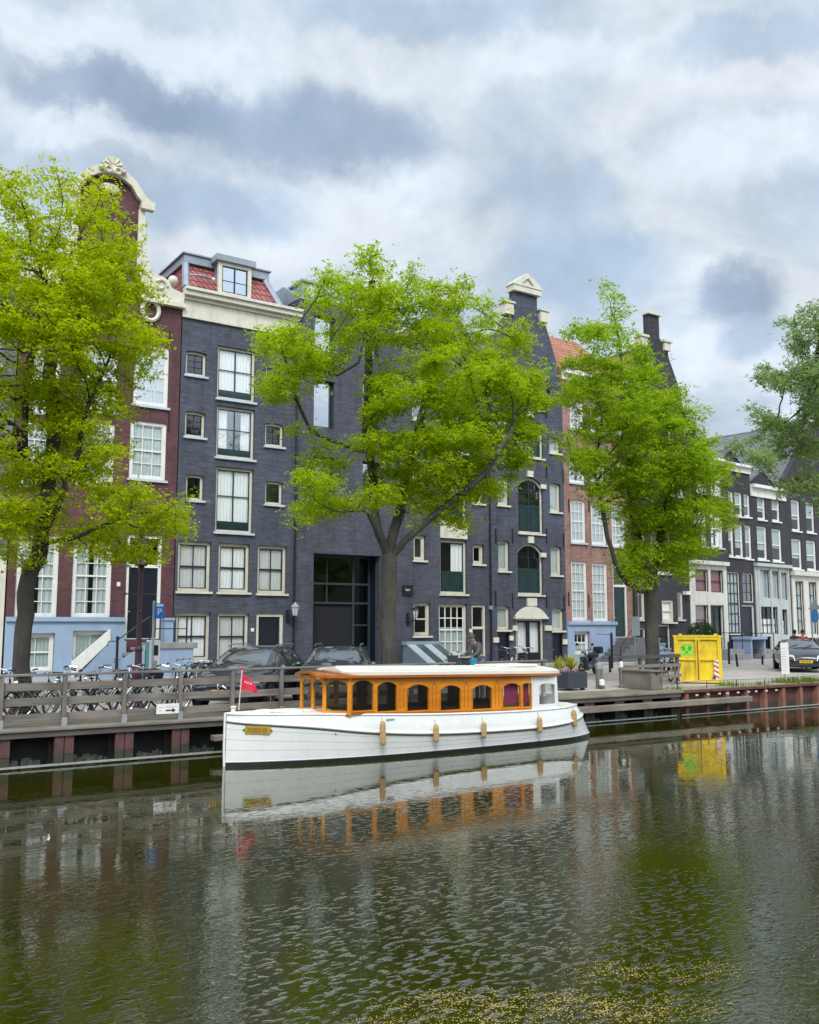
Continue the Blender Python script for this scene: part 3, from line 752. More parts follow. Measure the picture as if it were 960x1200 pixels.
# blue basement, string course
m = MB(); base_h = [l for l in h.holes if l[0][1] < zb_-1]
xd = h.p(147.5, 700)[0]
m.panel([(0, -.3), (xd-.02, -.3), (xd-.02, zb_-.1), (0, zb_-.1)], [l for l in base_h if l[1][0] < xd], -.10, -.002)
m.box(0, xd-.02, -.20, -.002, zb_-.098, zb_+.06)
xe = h.p(189, 700)[0]; m.box(xe+.02, h.w, -.10, -.002, -.3, zb_-.1); m.box(xe+.02, h.w, -.18, -.002, zb_-.098, zb_+.04)
m.build('basement_facing', M['blue'], h.e)
m = MB(); m.box(h.p(137, 684)[0], h.p(141, 684)[0], -.02, -.002, h.Z(139, 687), h.Z(139, 682)); m.build('house_number_plate', M['white'], h.e)
anchors(h, [(h.p(201, 490)[0]-.1, h.Z(200, 505)), (h.p(201, 400)[0]-.1, h.Z(200, 410))])
# stoop of the maroon house
st = House('stoop', 'stone stoop with blue flank wall at the dark front door of the maroon house', 110, 216, cat='stoop')
zl = st.Z(170, 752); xl = st.p(160, 750)[0]; xr = st.p(190, 750)[0]
m = MB(); n = 6
for i in range(n):
    xa = xl-.30*(n-i); m.box(xa, xl-.002 if i == n-1 else xa+.33, -1.25, -.22, 0 if i == 0 else zl*(i-.3)/n, zl*(i+1)/(n+1))
m.box(xl, xr+.1, -1.25, -.22, 0, zl-.03); m.build('steps', M['stone'], st.e, bevel=.015)
m = MB(); m.box(xl+.25, st.p(212, 750)[0], -1.40, -1.26, 0, zl-.24); m.box(xr+.12, st.p(212, 750)[0], -1.26, -.22, 0, zl-.24); m.build('flank_wall', M['blue'], st.e)
m = MB(); m.box(xl+.35, st.p(216, 750)[0], -1.46, -.22, zl-.238, zl-.02); m.build('landing_slab', M['stone'], st.e, bevel=.015)
m = MB(); m.hexa([(xl-2.0, -1.36, -.2), (xl-.1, -1.36, -.2), (xl-.1, -1.26, -.2), (xl-2.0, -1.26, -.2), (xl-2.0, -1.36, .12), (xl-.1, -1.36, zl-.1), (xl-.1, -1.26, zl-.1), (xl-2.0, -1.26, .12)])
m.build('side_string', M['blue'], st.e)
A0, A1, B1, B0 = st.p(82, 776), st.p(127.5, 737), st.p(127.5, 751), st.p(82, 795)
m = MB(); m.panel([A0, A1, B1, B0], [], -.24, -.125); m.build('sloping_coping', M['white'], st.e)
C0 = st.p(88, 800); m = MB(); m.panel([(B0[0]+.1, B0[1]-.07), (B1[0], B1[1]-.003), (B1[0]+.6, B1[1]-.003), (B1[0]+.6, -.1), (B0[0]+.1, -.1)], [], -.235, -.13); m.build('blue_panel', M['blue'], st.e)
m = MB(); xn = st.p(124, 770)[0]; zn = st.Z(124, 747)
m.tube([(xn, -1.4, 0), (xn, -1.4, zn)], .05, 8); m.ball((xn, -1.4, zn), .07, n=6); m.build('newel_post', M['iron'], st.e)
m = MB(); xh = st.p(163, 720)[0]
m.tube([(xn, -1.4, zn-.08), (xh, -1.34, zl+.95), (st.p(187, 720)[0], -1.34, zl+.95), (st.p(205, 720)[0], -1.34, zl+.95)], .025, 6)
m.tube([(xh, -1.34, zl+.5), (st.p(205, 720)[0], -1.34, zl+.5)], .02, 6)
m.tube([(xn, -1.4, zn-.12), (xn-.32, -1.4, zn-.12), (xn-.36, -1.4, zn-.3)], .018, 6)
for x in (xh, st.p(205, 720)[0]): m.tube([(x, -1.34, zl-.02), (x, -1.34, zl+.97)], .03, 6)
m.build('handrail', M['iron'], st.e)
m = MB(); m.box(st.p(188, 740)[0], st.p(198, 740)[0], -.5, -.22, zl-.02, st.Z(193, 727)); m.box(st.p(187, 740)[0], st.p(199, 740)[0], -.55, -.22, st.Z(193, 727), st.Z(193, 724)); m.build('pedestal', M['blue'], st.e)

# ---- charcoal house with the tiled mansard
h = House('canal_house', 'charcoal brick house with red tiled mansard, dormer and deep cream cornice', 203.5, 345); h.deep = True
grd = dict(sm='black', nx=2, nz=2, fw=.12, bar=.035)
for r in ((205, 718, 242.5, 774), (255, 718.5, 289, 774), (208, 634.5, 244, 693), (256, 637, 290, 694), (302, 639.5, 333.5, 695.5)): win(h, h.rect(*r), cur='full', sill='cream' if r[1] < 700 else 'sillgrey', **grd)
door(h, h.rect(300, 719, 332, 787), 'navy', 'cream', fw=.13)
for r in ((253, 548, 294, 624), (254, 477.5, 296, 537), (255, 407.5, 297, 469)):
    win(h, h.rect(*r), sm='green', nx=2, nz=2, cur='full' if r[1] != 477.5 else 'sides', cw=.3, solid=.13, sill='sillgrey', fw=.10, bar=.035, meet=None)
for r in ((218, 556, 236, 586), (217, 482, 238, 512), (218, 411.5, 239.5, 440), (311, 564, 329, 591), (311, 496, 330, 523), (312, 428, 331, 455)):
    win(h, h.rect(*r), sm='black', nx=2, nz=3, cur=None, fw=.10, meet=None, rise=.05)
zc0, zc1 = h.Z(211, 371), h.Z(211, 337)
h.wall([(0, -.3), (h.w, -.3), (h.w, zc1-.02), (0, zc1-.02)], M['brick_dark'], eave=zc1-.02)
H_ = zc1-zc0
cornice(h, -.03, h.w+.02, [(zc0, zc0+.14, .10), (zc0+.14, zc0+H_*.62, .05), (zc0+H_*.62, zc0+H_*.74, .16), (zc0+H_*.74, zc0+H_*.90, .34), (zc0+H_*.90, zc1, .44)], 'ivory')
zr = h.Z(215, 289) ; w = h.w; yb = 1.0
zt = zr-.42; zb0 = zc1+.0
mr = h.p(327, 360)[0]; mt = h.p(318, 320)[0]
B = [(.06, -.1, zb0), (mr, -.1, zb0), (mr, 8, zb0), (.06, 8, zb0)]; T_ = [(.30, yb-.3, zt), (mt, yb-.3, zt), (mt, 8, zt), (.30, 8, zt)]
m = MB()
m.hexa(B+T_); m.build('roof', M['tile_red'], h.e)
m = MB()
for (b, t) in ((B[0], T_[0]), (B[1], T_[1])):
    m.tube([Vector(b)+Vector((0, -.02, .03)), Vector(t)+Vector((0, -.02, .03))], .15, 6)
m.box(.18, mt+.14, yb-.48, 8.1, zt+.002, zt+.36); m.box(.10, mt+.22, yb-.56, 8.2, zt+.362, zt+.42)
m.build('lead_flashing', M['lead'], h.e)
dx0, dx1 = h.p(260, 327)[0]-.16, h.p(287, 327)[0]+.30; dz0, dz1 = zb0+.08, h.Z(272, 309)
d = MB(); d.panel([(dx0, dz0), (dx1, dz0), (dx1, dz1), (dx0, dz1)], [[(dx0+.17, dz0+.12), (dx1-.17, dz0+.12), (dx1-.17, dz1-.16), (dx0+.17, dz1-.16)]], -.02, .12)
dm = d.build('dormer', M['ivory'], h.e)
d = MB(); d.box(dx0+.05, dx1-.05, .125, 1.3, dz0, dz1); d.box(dx0-.14, dx1+.14, -.16, 1.4, dz1+.002, dz1+.26); d.build('dormer_roof', M['lead'], dm)
d = MB(); xm = (dx0+dx1)/2; d.panel([(dx0+.18, dz0+.13), (dx1-.18, dz0+.13), (dx1-.18, dz1-.17), (dx0+.18, dz1-.17)], [[(dx0+.22, dz0+.17), (xm-.03, dz0+.17), (xm-.03, dz1-.21), (dx0+.22, dz1-.21)], [(xm+.03, dz0+.17), (dx1-.22, dz0+.17), (dx1-.22, dz1-.21), (xm+.03, dz1-.21)]], .02, .07)
d.box(dx0+.22, dx1-.22, .03, .06, dz0+.62, dz0+.65); d.build('sash', M['navy'], dm)
d = MB(); d.box(dx0+.2, dx1-.2, .045, .05, dz0+.15, dz1-.19); d.build('pane', M['glass_sky'], dm)
m = MB(); m.tube([(.1, -.35, zb0+.5), (.75, -.25, zb0+.62), (1.15, -.2, zb0+.6)], .035, 6); m.ball((1.2, -.2, zb0+.55), .1, n=6); m.build('hoisting_arm', M['galv'], h.e)
m = MB(); m.box(h.p(294, 740)[0], h.p(297.5, 740)[0], -.02, -.002, h.Z(296, 740), h.Z(296, 736)); m.build('house_number_plate', M['white'], h.e)
pipe(h, h.w-.05, 0, h.Z(345, 440))
m = MB(); m.box(.2, h.w-1.0-.9, -.28, -.004, -.02, .30); m.build('plinth', M['stone'], h.e)

# ---- modern dark building with the tall gateway
h = House('canal_house', 'plain dark brick building with wide black gateway and narrow teal windows', 345, 463)
gx0, gx1, gz0, gz1 = h.rect(367, 650, 445, 790); gz0 = .02; gz1 = h.Z(367, 648)
h.holes.append([(gx0, gz0), (gx1, gz0), (gx1, gz1), (gx0, gz1)])
g = MB(); yg = .9
m = MB(); m.box(gx0-.2, gx0-.002, .38, yg+.1, gz0, gz1+.2); m.box(gx1+.002, gx1+.2, .38, yg+.1, gz0, gz1+.2); m.box(gx0-.2, gx1+.2, .38, yg+.1, gz1+.002, gz1+.2); m.box(gx0, gx1, .38, 3.0, -.1, .015)
gw = m.build('gateway', M['navy'], h.e)
xs = [gx0+.04, h.p(394.5, 680)[0], h.p(420, 680)[0]+.25, gx1-.04]; zs_ = [gz1-.05, h.Z(390, 683), h.Z(390, 706)]
m = MB()
for x in (xs[0], xs[2], xs[3]): m.box(x-.05, x+.05, yg-.05, yg+.05, .02, gz1-.002)
m.box(xs[1]-.03, xs[1]+.03, yg-.03, yg+.03, zs_[2], gz1-.1)
for z in zs_: m.box(gx0+.002, gx1-.002, yg-.06, yg+.06, z-.045, z+.045)
for z in (1.0, 2.0): m.box(xs[2]+.05, xs[3]-.05, yg-.04, yg+.04, z-.03, z+.03)
m.build('gate_frame', painted('dark_teal_frame', (.03, .05, .062), .4, .1, 3), gw)
m = MB(); m.box(xs[0], xs[3], yg-.004, yg+.004, zs_[2]+.05, gz1-.1); m.box(xs[2]+.05, xs[3]-.05, yg-.004, yg+.004, .05, zs_[2]-.05); m.build('gate_glass', M['glass_boat'], gw)
m = MB(); m.box(xs[0]+.05, xs[2]-.05, yg+.05, yg+.09, .05, zs_[2]-.05); m.build('gate_door', painted('matt_black_door', (.008, .008, .011), .8, .2, 3), gw)
for r, gl in (((368, 446, 392, 501), 'glass_sky'), ((369, 370, 393, 413), 'glass_sky'), ((367, 535, 392, 596), 'glass_teal'), ((425, 448, 443, 508), 'glass_teal'), ((425, 541, 446, 597), 'glass_teal'), ((426, 372, 445, 420), 'glass_teal')):
    win(h, h.rect(*r), fm='green', sm='green', nx=1, nz=1, cur='right' if gl == 'glass_teal' else None, sill=None, fw=.05, y=.22, glass=gl)
ev = h.Z(345, 348)
h.wall([(0, -.3), (h.w, -.3), (h.w, ev), (0, ev)], M['brick_dark2'], eave=ev)
m = MB(); m.hexa([(0, -.05, ev), (h.w, -.05, ev), (h.w, 8.9, ev), (0, 8.9, ev), (.0, 1.6, ev+1.0), (h.w, 1.6, ev+1.0), (h.w, 8.9, ev+1.0), (.0, 8.9, ev+1.0)]); m.build('roof', M['lead'], h.e)
m = MB(); m.box(.25, 1.3, .15, 1.7, ev+.1, ev+.85); m.box(.15, 1.4, .05, 1.8, ev+.852, ev+.95); m.build('roof_dormer', M['lead'], h.e)
m = MB(); m.box(.4, 1.15, .12, .148, ev+.2, ev+.75); m.build('dormer_pane', M['glass_sky'], h.e)

# ---- dark house with the hatch column, between gateway and pediment house
h = House('canal_house', 'charcoal violet brick house with white barred ground window and cream framed hatch column', 463, 577); h.deep = True
win(h, h.rect(485, 706, 502.5, 745), nx=1, nz=2, sm='cream', cur=None, sill='cream', fw=.12)
win(h, h.rect(514.5, 707.5, 546, 769), nx=4, nz=4, sm='white', fm='cream', cur='low', curm='curtain_grey', fw=.12, bar=.05)
door(h, h.rect(553, 709, 569.5, 784), 'black', 'cream', transom=.36, fw=.10)
for r in ((516, 633, 545.5, 696), (516, 549, 545, 613)): win(h, h.rect(*r), sm='green', nx=1, nz=1, cur='right', solid=.4, sill='cream', fw=.11)
for r in ((485, 627, 497, 656.5), (554.5, 638, 565.5, 661), (484, 545, 496, 575), (554, 560, 565, 590), (555, 480, 566, 510), (483, 462, 495, 492)): win(h, h.rect(*r), nx=1, nz=1, sm='cream', cur=None, sill='cream', fw=.12)
for r in ((516, 465, 545, 530),): win(h, h.rect(*r), sm='green', nx=1, nz=1, cur='right', solid=.4, sill='cream', fw=.11)
ev = h.Z(520, 425); c = h.w/2
ol = [(0, -.3), (h.w, -.3), (h.w, ev), (c+.7, ev+2.6), (c+.7, ev+3.1), (c-.7, ev+3.1), (c-.7, ev+2.6), (0, ev)]
h.wall(ol, M['brick_dark2'], roof=M['tile_red'], ridge=ev+2.5, eave=ev-.1)
m = MB(); m.panel([(c-.82, ev+3.1), (c+.82, ev+3.1), (c+.82, ev+3.28), (c-.82, ev+3.28)], [], -.12, .2); m.build('gable_coping', M['cream'], h.e)
x0_, x1_, z0_, z1_ = h.rect(516, 615, 545, 631); m = MB(); m.box(x0_-.02, x1_+.1, -.06, -.003, z0_, z1_); m.build('hatch_fascia', M['cream'], h.e)
pipe(h, h.w-.12, 0, ev-.5)
m = MB(); m.box(h.p(550, 738)[0]-.02, h.p(552, 738)[0], -.06, -.003, h.Z(551, 741), h.Z(551, 737)); m.build('door_bell_plate', M['white'], h.e)
m = MB(); m.box(h.p(572, 712)[0], h.p(575, 712)[0], -.16, -.004, h.Z(573, 714), h.Z(573, 710)); m.build('alarm_box', M['galv'], h.e)

# ---- dark warehouse with pediment and arched hatches
h = House('canal_house', 'charcoal warehouse with cream pediment on its neck gable and a column of arched hatches', 577, 664); h.deep = True
for r in ((607, 637, 635, 697), (607.5, 560, 635, 625), (608, 490, 635, 536)):
    win(h, h.rect(*r), fm='cream', sm='green', nx=2, nz=2, cur=None, solid=.5, sill='cream', fw=.10, rise=.42, meet=None)
win(h, h.rect(621, 450, 635, 480), fm='cream', sm='green', nx=1, nz=1, cur=None, sill='cream', fw=.10)
door(h, h.rect(605, 725, 637, 789), 'black', 'cream', double=True, glaz=.62, fw=.09, cur='curtain')
for r in ((584, 633, 595.5, 669), (645.5, 640, 656.5, 674), (583.5, 557, 594.5, 592), (644.5, 566, 655.5, 600), (583, 480, 594, 512), (644, 514, 655, 531), (583, 710, 596, 738), (647, 713, 659.5, 739)):
    win(h, h.rect(*r), nx=1, nz=1, fm='cream', sm='cream', cur='full', curm='curtain_grey', sill='cream', fw=.10, rise=.08)
for r in ((584, 741, 597.5, 787), (648, 742, 660, 786)): door(h, h.rect(*r), 'navy', 'black', fw=.06)
c = h.w/2
ztop = h.Z(618, 345); znb = h.Z(625, 366); hn = (h.p(631, 350)[0]-h.p(604, 350)[0])/2; zs1 = h.Z(652, 424); zev = h.Z(662, 480)
sx = h.p(640, 374)[0]-c; s2 = h.p(652, 424)[0]-c
ol = gable_neck(h, hn, ztop, znb, [(hn+.12, znb-.3), (min(sx, c-.6), h.Z(640, 383)), (min(s2, c-.1), zs1)], zev)
h.wall(ol, M['brick_dark3'], roof=M['slate'], ridge=h.Z(612, 376), eave=zev-.1, depth=11)
ap = h.Z(618, 322)
m = MB(); m.box(c-hn-.16, c+hn+.16, -.20, .42, ztop, ztop+.30); m.panel([(c-hn-.22, ztop+.302), (c+hn+.22, ztop+.302), (c+hn+.22, ztop+.38), (c, ap), (c-hn-.22, ztop+.38)], [[(c-hn*.55, ztop+.42), (c+hn*.55, ztop+.42), (c, ztop+.3+(ap-ztop-.3)*.62)]], -.24, .42)
m.panel([(c-hn*.6, ztop+.42), (c+hn*.6, ztop+.42), (c, ap-.2)], [], -.15, .3)
m.build('pediment', M['ivory'], h.e)
for s_ in (-1, 1):
    m = MB()
    xa = c+s_*(hn+.12); xb = c+s_*(min(sx, c-.6)+.05); m.box(min(xa, xb), max(xa, xb), -.14, .40, h.Z(640, 379), h.Z(640, 367)); m.box(min(xa, xb)-.08, max(xa, xb)+.08, -.2, .42, h.Z(640, 366.5), h.Z(640, 364.5))
    m.build('shoulder_block', M['ivory'], h.e)
m = MB(); x0_, x1_, z0_, z1_ = h.rect(603, 710.5, 639, 724.5)
m.panel(arcrect(x0_, x1_, z0_+.06, z1_, (z1_-z0_)*.8), [], -.14, -.003); m.box(x0_-.08, x1_+.08, -.18, -.003, z0_-.03, z0_+.058); m.build('tympanum', M['ivory'], h.e)
m = MB()
for (u0, v0, u1, v1) in ((617, 701, 628, 710), (618.5, 629, 624.5, 636.5), (617.5, 552, 624, 559), (618, 482, 624, 489), (633, 648, 639, 653), (633, 568, 639, 573), (600.5, 733, 605, 739), (638, 733, 645.5, 739), (577.5, 747, 583.5, 753), (596.5, 745, 600.5, 750.5), (659, 749, 663.8, 755)):
    r = h.rect(u0, v0, u1, v1); m.box(r[0], min(r[1], h.w-.01), -.10, -.003, r[2], r[3])
m.build('stone_block', M['ivory'], h.e)
m = MB(); xo, zo = h.p(643.5, 454); m.tube([(xo+.16*math.cos(q), -.05, zo+.3*math.sin(q)) for q in [i*.4 for i in range(16)]], .06, 6, closed=True); m.build('oval_ornament', M['black'], h.e)
anchors(h, [h.p(u, v) for u, v in ((581, 637), (600.5, 637), (640.5, 637), (660.5, 642), (581, 711), (600.5, 713), (640.5, 712), (661, 715), (640.5, 560), (660, 566), (640, 490))])

# ---- pinkish brown brick house on a blue basement
h = House('canal_house', 'pinkish brown brick house with tall white barred windows on a pale blue basement', 664, 743)
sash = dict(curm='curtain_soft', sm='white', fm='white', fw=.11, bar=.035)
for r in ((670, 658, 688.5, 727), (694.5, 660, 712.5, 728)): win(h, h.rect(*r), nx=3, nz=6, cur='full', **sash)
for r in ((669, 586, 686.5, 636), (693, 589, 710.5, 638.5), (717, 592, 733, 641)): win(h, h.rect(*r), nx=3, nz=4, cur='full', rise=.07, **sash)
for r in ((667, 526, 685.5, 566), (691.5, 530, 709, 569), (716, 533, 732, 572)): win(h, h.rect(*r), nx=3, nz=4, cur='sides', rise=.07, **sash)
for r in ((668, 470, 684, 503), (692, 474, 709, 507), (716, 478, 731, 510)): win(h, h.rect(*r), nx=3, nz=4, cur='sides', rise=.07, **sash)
door(h, h.rect(719, 661, 735.5, 747), 'green', 'white', transom=.30, fw=.10)
win(h, h.rect(672, 740, 690, 767), nx=3, nz=2, cur='low', sill=None, **sash)
ev = h.Z(690, 440)
h.wall([(0, -.3), (h.w, -.3), (h.w, ev), (0, ev)], M['brick_pink'], eave=ev)
m = MB(); m.hexa([(0, -.1, ev), (h.w, -.1, ev), (h.w, 8.9, ev), (0, 8.9, ev), (0, 4.0, ev+3.4), (h.w, 4.0, ev+3.4), (h.w, 4.3, ev+3.4), (0, 4.3, ev+3.4)]); m.build('roof', M['tile_orange'], h.e)
cornice(h, 0, h.w, [(ev-.5, ev-.2, .08), (ev-.2, ev, .35)], 'white')
zb_ = h.Z(690, 729.5); xd = h.p(717.5, 720)[0]
m = MB(); m.panel([(0, -.3), (xd+.12, -.3), (xd+.12, zb_-.12), (0, zb_-.12)], [l for l in h.holes if l[0][1] < 2 and l[1][0] < xd], -.10, -.002); m.box(0, xd+.2, -.20, -.002, zb_-.118, zb_+.04)
xc0, xc1, zc0_, zc1_ = h.rect(697, 741, 715, 762); m.panel([(xc0, zc1_), (xc1, zc1_-.1), (xc1, zc0_+.3), (xc1-.08, zc0_+.3), (xc1-.08, zc1_-.1), (xc0, zc1_-.06)], [], -.13, -.101)
m.build('basement_facing', M['bluegrey'], h.e)
anchors(h, [h.p(u, v) for u, v in ((666.5, 600), (690, 600), (666.5, 710), (690, 712), (666, 520))], .7)
pipe(h, h.w-.02, 0, ev-.3, mat='iron')
st = House('stoop', 'grey stepped stoop with iron rail at the door of the pinkish brick house', 706, 760, cat='stoop')
zl = st.Z(727, 747); xl = st.p(722, 750)[0]; xr = st.p(738, 750)[0]; m = MB(); n = 6
for i in range(n): m.box(xl-.28*(n-i), xl-.28*(n-i)+.31 if i < n-1 else xl-.002, -1.5, -.22, 0, zl*(i+1)/(n+1))
m.box(xl, xr, -1.5, -.22, 0, zl); m.build('steps', M['stonedark'], st.e, bevel=.012)
m = MB()
for i in range(4): m.box(xr+.02+.42*i, xr+.44+.42*i-.004, -1.7, -.9, 0, zl*(1-.2*i)-.1)
m.build('stepped_flank', M['bluegrey'], st.e)
m = MB()
for i in range(4): m.box(xr+.0+.42*i, xr+.46+.42*i-.006, -1.76, -.86, zl*(1-.2*i)-.098, zl*(1-.2*i)-.02)
m.build('step_coping', M['stone'], st.e)
m = MB(); m.tube([(xl-1.2, -1.45, .9), (xl+.1, -1.45, zl+.85), (xr, -1.45, zl+.85)], .02, 6); m.tube([(xr, -1.45, zl), (xr, -1.45, zl+.86)], .02, 6); m.tube([(xl-1.2, -1.45, .2), (xl-1.2, -1.45, .92)], .02, 6); m.build('handrail', M['iron'], st.e)

# ---- black neck gable house behind the third tree
h = House('canal_house', 'black brick house with plain square-topped neck gable behind the third tree', 743, 810)
for r in ((776, 703, 790, 729), ): win(h, h.rect(*r), nx=1, nz=2, fm='cream', sm='cream', cur='full', sill='cream', fw=.13, silld=.2)
for r in ((794.5, 694, 801, 726), (794.5, 620, 801, 655), (748, 694, 756, 726), (748, 620, 756, 655), (749, 550, 757, 582), (794, 550, 801, 582)): win(h, h.rect(*r), nx=1, nz=1, fm='cream', sm='cream', cur=None, fw=.09)
for r in ((764, 620, 786, 672), (764, 545, 786, 596), (765, 475, 786, 522)): win(h, h.rect(*r), fm='cream', sm='green', nx=2, nz=2, cur=None, solid=.4, fw=.10, rise=.3)
door(h, h.rect(768.5, 732, 786, 786), 'navy', 'cream', fw=.09)
door(h, h.rect(746, 736, 757, 786), 'navy', 'cream', fw=.07)
c = h.w/2; ztop = h.Z(768, 370); znb = h.Z(770, 395); hn = .46
ol = gable_neck(h, hn, ztop, znb, [(hn+.2, znb-.3), (1.15, h.Z(787, 413)), (1.2, h.Z(787, 420)), (c-.15, h.Z(803, 462))], h.Z(806, 490))
h.wall(ol, M['brick_black'], roof=M['tile_orange'], ridge=h.Z(765, 402), eave=h.Z(806, 490)-.1, depth=12)
m = MB(); m.box(c-hn-.1, c+hn+.1, -.14, .4, ztop, ztop+.12); m.build('gable_coping', M['ivory'], h.e)
for s_ in (-1, 1):
    m = MB()
    xa, xb = c+s_*.72, c+s_*1.25; m.box(min(xa, xb), max(xa, xb), -.14, .36, h.Z(787, 413), h.Z(787, 404)); m.box(min(xa, xb)-.1, max(xa, xb)+.1, -.22, .38, h.Z(787, 403.5), h.Z(787, 401))
    m.build('shoulder_block', M['ivory'], h.e)
m = MB(); m.box(h.p(800, 694)[0], h.p(805, 694)[0], -.3, -.005, h.Z(803, 697), h.Z(803, 693)); m.build('wall_lamp', M['white'], h.e)
st = House('stoop', 'low dark stoop with iron rail beside the yellow container', 762, 800, cat='stoop')
m = MB(); m.box(0, st.w, -1.2, -.22, 0, .5); m.box(.3, st.w-.3, -1.5, -1.202, 0, .26); m.build('steps', M['stonedark'], st.e, bevel=.012)
m = MB(); m.tube([(0.1, -1.1, .5), (.1, -1.1, 1.4), (.1, -.3, 1.4)], .022, 6); m.tube([(st.w-.1, -1.1, .5), (st.w-.1, -1.1, 1.4), (st.w-.1, -.3, 1.4)], .022, 6); m.build('handrail', M['iron'], st.e)

# ---- the row turns slightly away further along
PV = (43.6, 36.0); AN = R(6)
def H2(name, label, u0, u1, **k): return House(name, label, u0, u1, pivot=PV, ang=AN, **k)
h = H2('canal_house', 'narrow house with whitewashed two storey shopfront and red curtains', 809.5, 853)
def tz(h, items): pass
for r in ((814, 667, 829.5, 693.5), (832, 668, 847, 695)): win(h, h.rect(*r), nx=1, nz=2, fm='white', sm='black', cur='full', curm='curtain_red', sill=None, fw=.04)
win(h, h.rect(814.5, 709, 830, 744), nx=1, nz=2, fm='white', sm='black', cur='full', curm='curtain_red', sill=None, fw=.04)
door(h, h.rect(832.5, 709, 848.5, 764), 'black', 'white', double=True, glaz=.7, fw=.05)
for r in ((814, 595, 828, 640), (833, 598, 847, 642), (815, 545, 828, 578), (833, 548, 846, 581)): win(h, h.rect(*r), nx=2, nz=2, sm='white', fm='white', cur='sides')
ev = h.Z(830, 536)
h.wall([(0, -.3), (h.w, -.3), (h.w, ev), (0, ev)], M['brick_black'], roof=M['slate'], ridge=ev+1.0, eave=ev)
zs_ = h.Z(830, 662); m = MB(); m.panel([(0, -.3), (h.w, -.3), (h.w, zs_), (0, zs_)], [l for l in h.holes if l[0][1] < zs_-1.0], -.06, -.002); m.box(-.02, h.w+.02, -.28, -.002, zs_+.002, zs_+.22); m.build('shopfront', M['shopwhite'], h.e)
cornice(h, 0, h.w, [(ev-.4, ev-.15, .1), (ev-.15, ev, .3)], 'white')

h = H2('canal_house', 'black brick house with tall black barred window and dark door under white lintel', 853, 886)
win(h, h.rect(854, 670.5, 868, 744), nx=3, nz=6, fm='white', sm='black', cur='full', curm='curtain_grey', sill=None, fw=.06, bar=.04)  # grey curtain behind the glass stands in for a pale sky reflection
win(h, h.rect(870.5, 672, 884, 706), nx=2, nz=3, fm='white', sm='black', cur=None, sill=None, fw=.06, bar=.04)
door(h, h.rect(870.5, 709, 885, 763), 'navy', 'white', fw=.08)
for r in ((861.5, 614.5, 871, 653), (873.5, 616, 883.3, 655), (854, 613, 860, 652), (861, 577, 870, 605), (872, 579.5, 881, 606), (854, 576, 860, 604)): win(h, h.rect(*r), nx=1, nz=2, fm='white', sm='white', cur='blind', curm='curtain_grey', fw=.08, sill='white')
ev = h.Z(868, 545)
h.wall([(0, -.3), (h.w, -.3), (h.w, ev), (0, ev)], M['brick_black'], roof=M['slate'], ridge=ev+1.0, eave=ev)
cornice(h, 0, h.w, [(ev-.5, ev-.15, .1), (ev-.15, ev, .3)], 'white')

h = H2('canal_house', 'black brick house over a pale grey wooden shopfront of small bays', 886, 927)
for r in ((890, 668, 901, 701), (904, 669.5, 912, 702), (914.5, 671, 921.5, 703)): win(h, h.rect(*r), nx=1, nz=1, fm='sillgrey', sm='sillgrey', cur='full', curm='curtain_grey', sill=None, fw=.03)
win(h, h.rect(891, 711, 911, 743), nx=4, nz=3, fm='sillgrey', sm='black', cur='low', sill=None, fw=.03, bar=.04)
win(h, h.rect(914.5, 714, 922, 744), nx=1, nz=3, fm='sillgrey', sm='black', cur='low', sill=None, fw=.03)
door(h, h.rect(893, 746, 903, 772), 'navy', 'black', fw=.04)
for r in ((887.5, 617, 899, 656), (905, 620, 916.3, 658), (887.5, 581, 897, 609), (904.5, 583, 913.8, 611)): win(h, h.rect(*r), nx=1, nz=2, fm='white', sm='white', cur='blind', curm='curtain_grey', fw=.09, sill='white')
ev = h.Z(900, 571)
h.wall([(0, -.3), (h.w, -.3), (h.w, ev), (0, ev)], M['brick_black'], roof=M['slate'], ridge=ev+1.2, eave=ev)
cornice(h, 0, h.w, [(ev-.75, ev-.2, .1), (ev-.2, ev, .35)], 'white')
zs_ = h.Z(906, 665); m = MB(); m.panel([(.05, -.3), (h.w-.05, -.3), (h.w-.05, zs_), (.05, zs_)], [l for l in h.holes if l[0][1] < zs_-.5], -.08, -.002); m.box(-.0, h.w, -.30, -.002, zs_+.002, zs_+.20)
for u in (888, 902.5, 913.2, 923.5): x = h.p(u, 700)[0]; m.box(x-.06, x+.06, -.13, -.082, -.1, zs_-.01)
m.build('shopfront', painted('pale_grey_green_paint', (.44, .47, .44), .5, .08, 2, .2), h.e)

h = H2('canal_house', 'wide black house with white shop window and long grey tiled roof at the right edge', 927, 960, x1=25.5-5.0)
for k in range(4):
    dx = 1.95*k
    for r in ((927, 631.6, 938.7, 667), (926.5, 586, 936.5, 622)):
        a = h.rect(*r); a = (a[0]+dx+.12, a[1]+dx+.12, a[2], a[3]); win(h, a, nx=1, nz=2, fm='white', sm='white', cur='blind', curm='curtain_grey', fw=.09, sill='white')
a = h.rect(932, 681, 942, 744)
for k in range(4): win(h, (a[0]+1.75*k, a[1]+1.75*k, a[2], a[3]), nx=2, nz=4, fm='white', sm='black', cur='full', curm='curtain_grey', sill=None, fw=.06, bar=.03)
ev = h.Z(935, 565)
h.wall([(0, -.3), (h.w, -.3), (h.w, ev), (h.w/2, ev+4.6), (0, ev)], M['brick_black'], roof=M['slate'], ridge=ev+4.6, eave=ev-.05, depth=14)
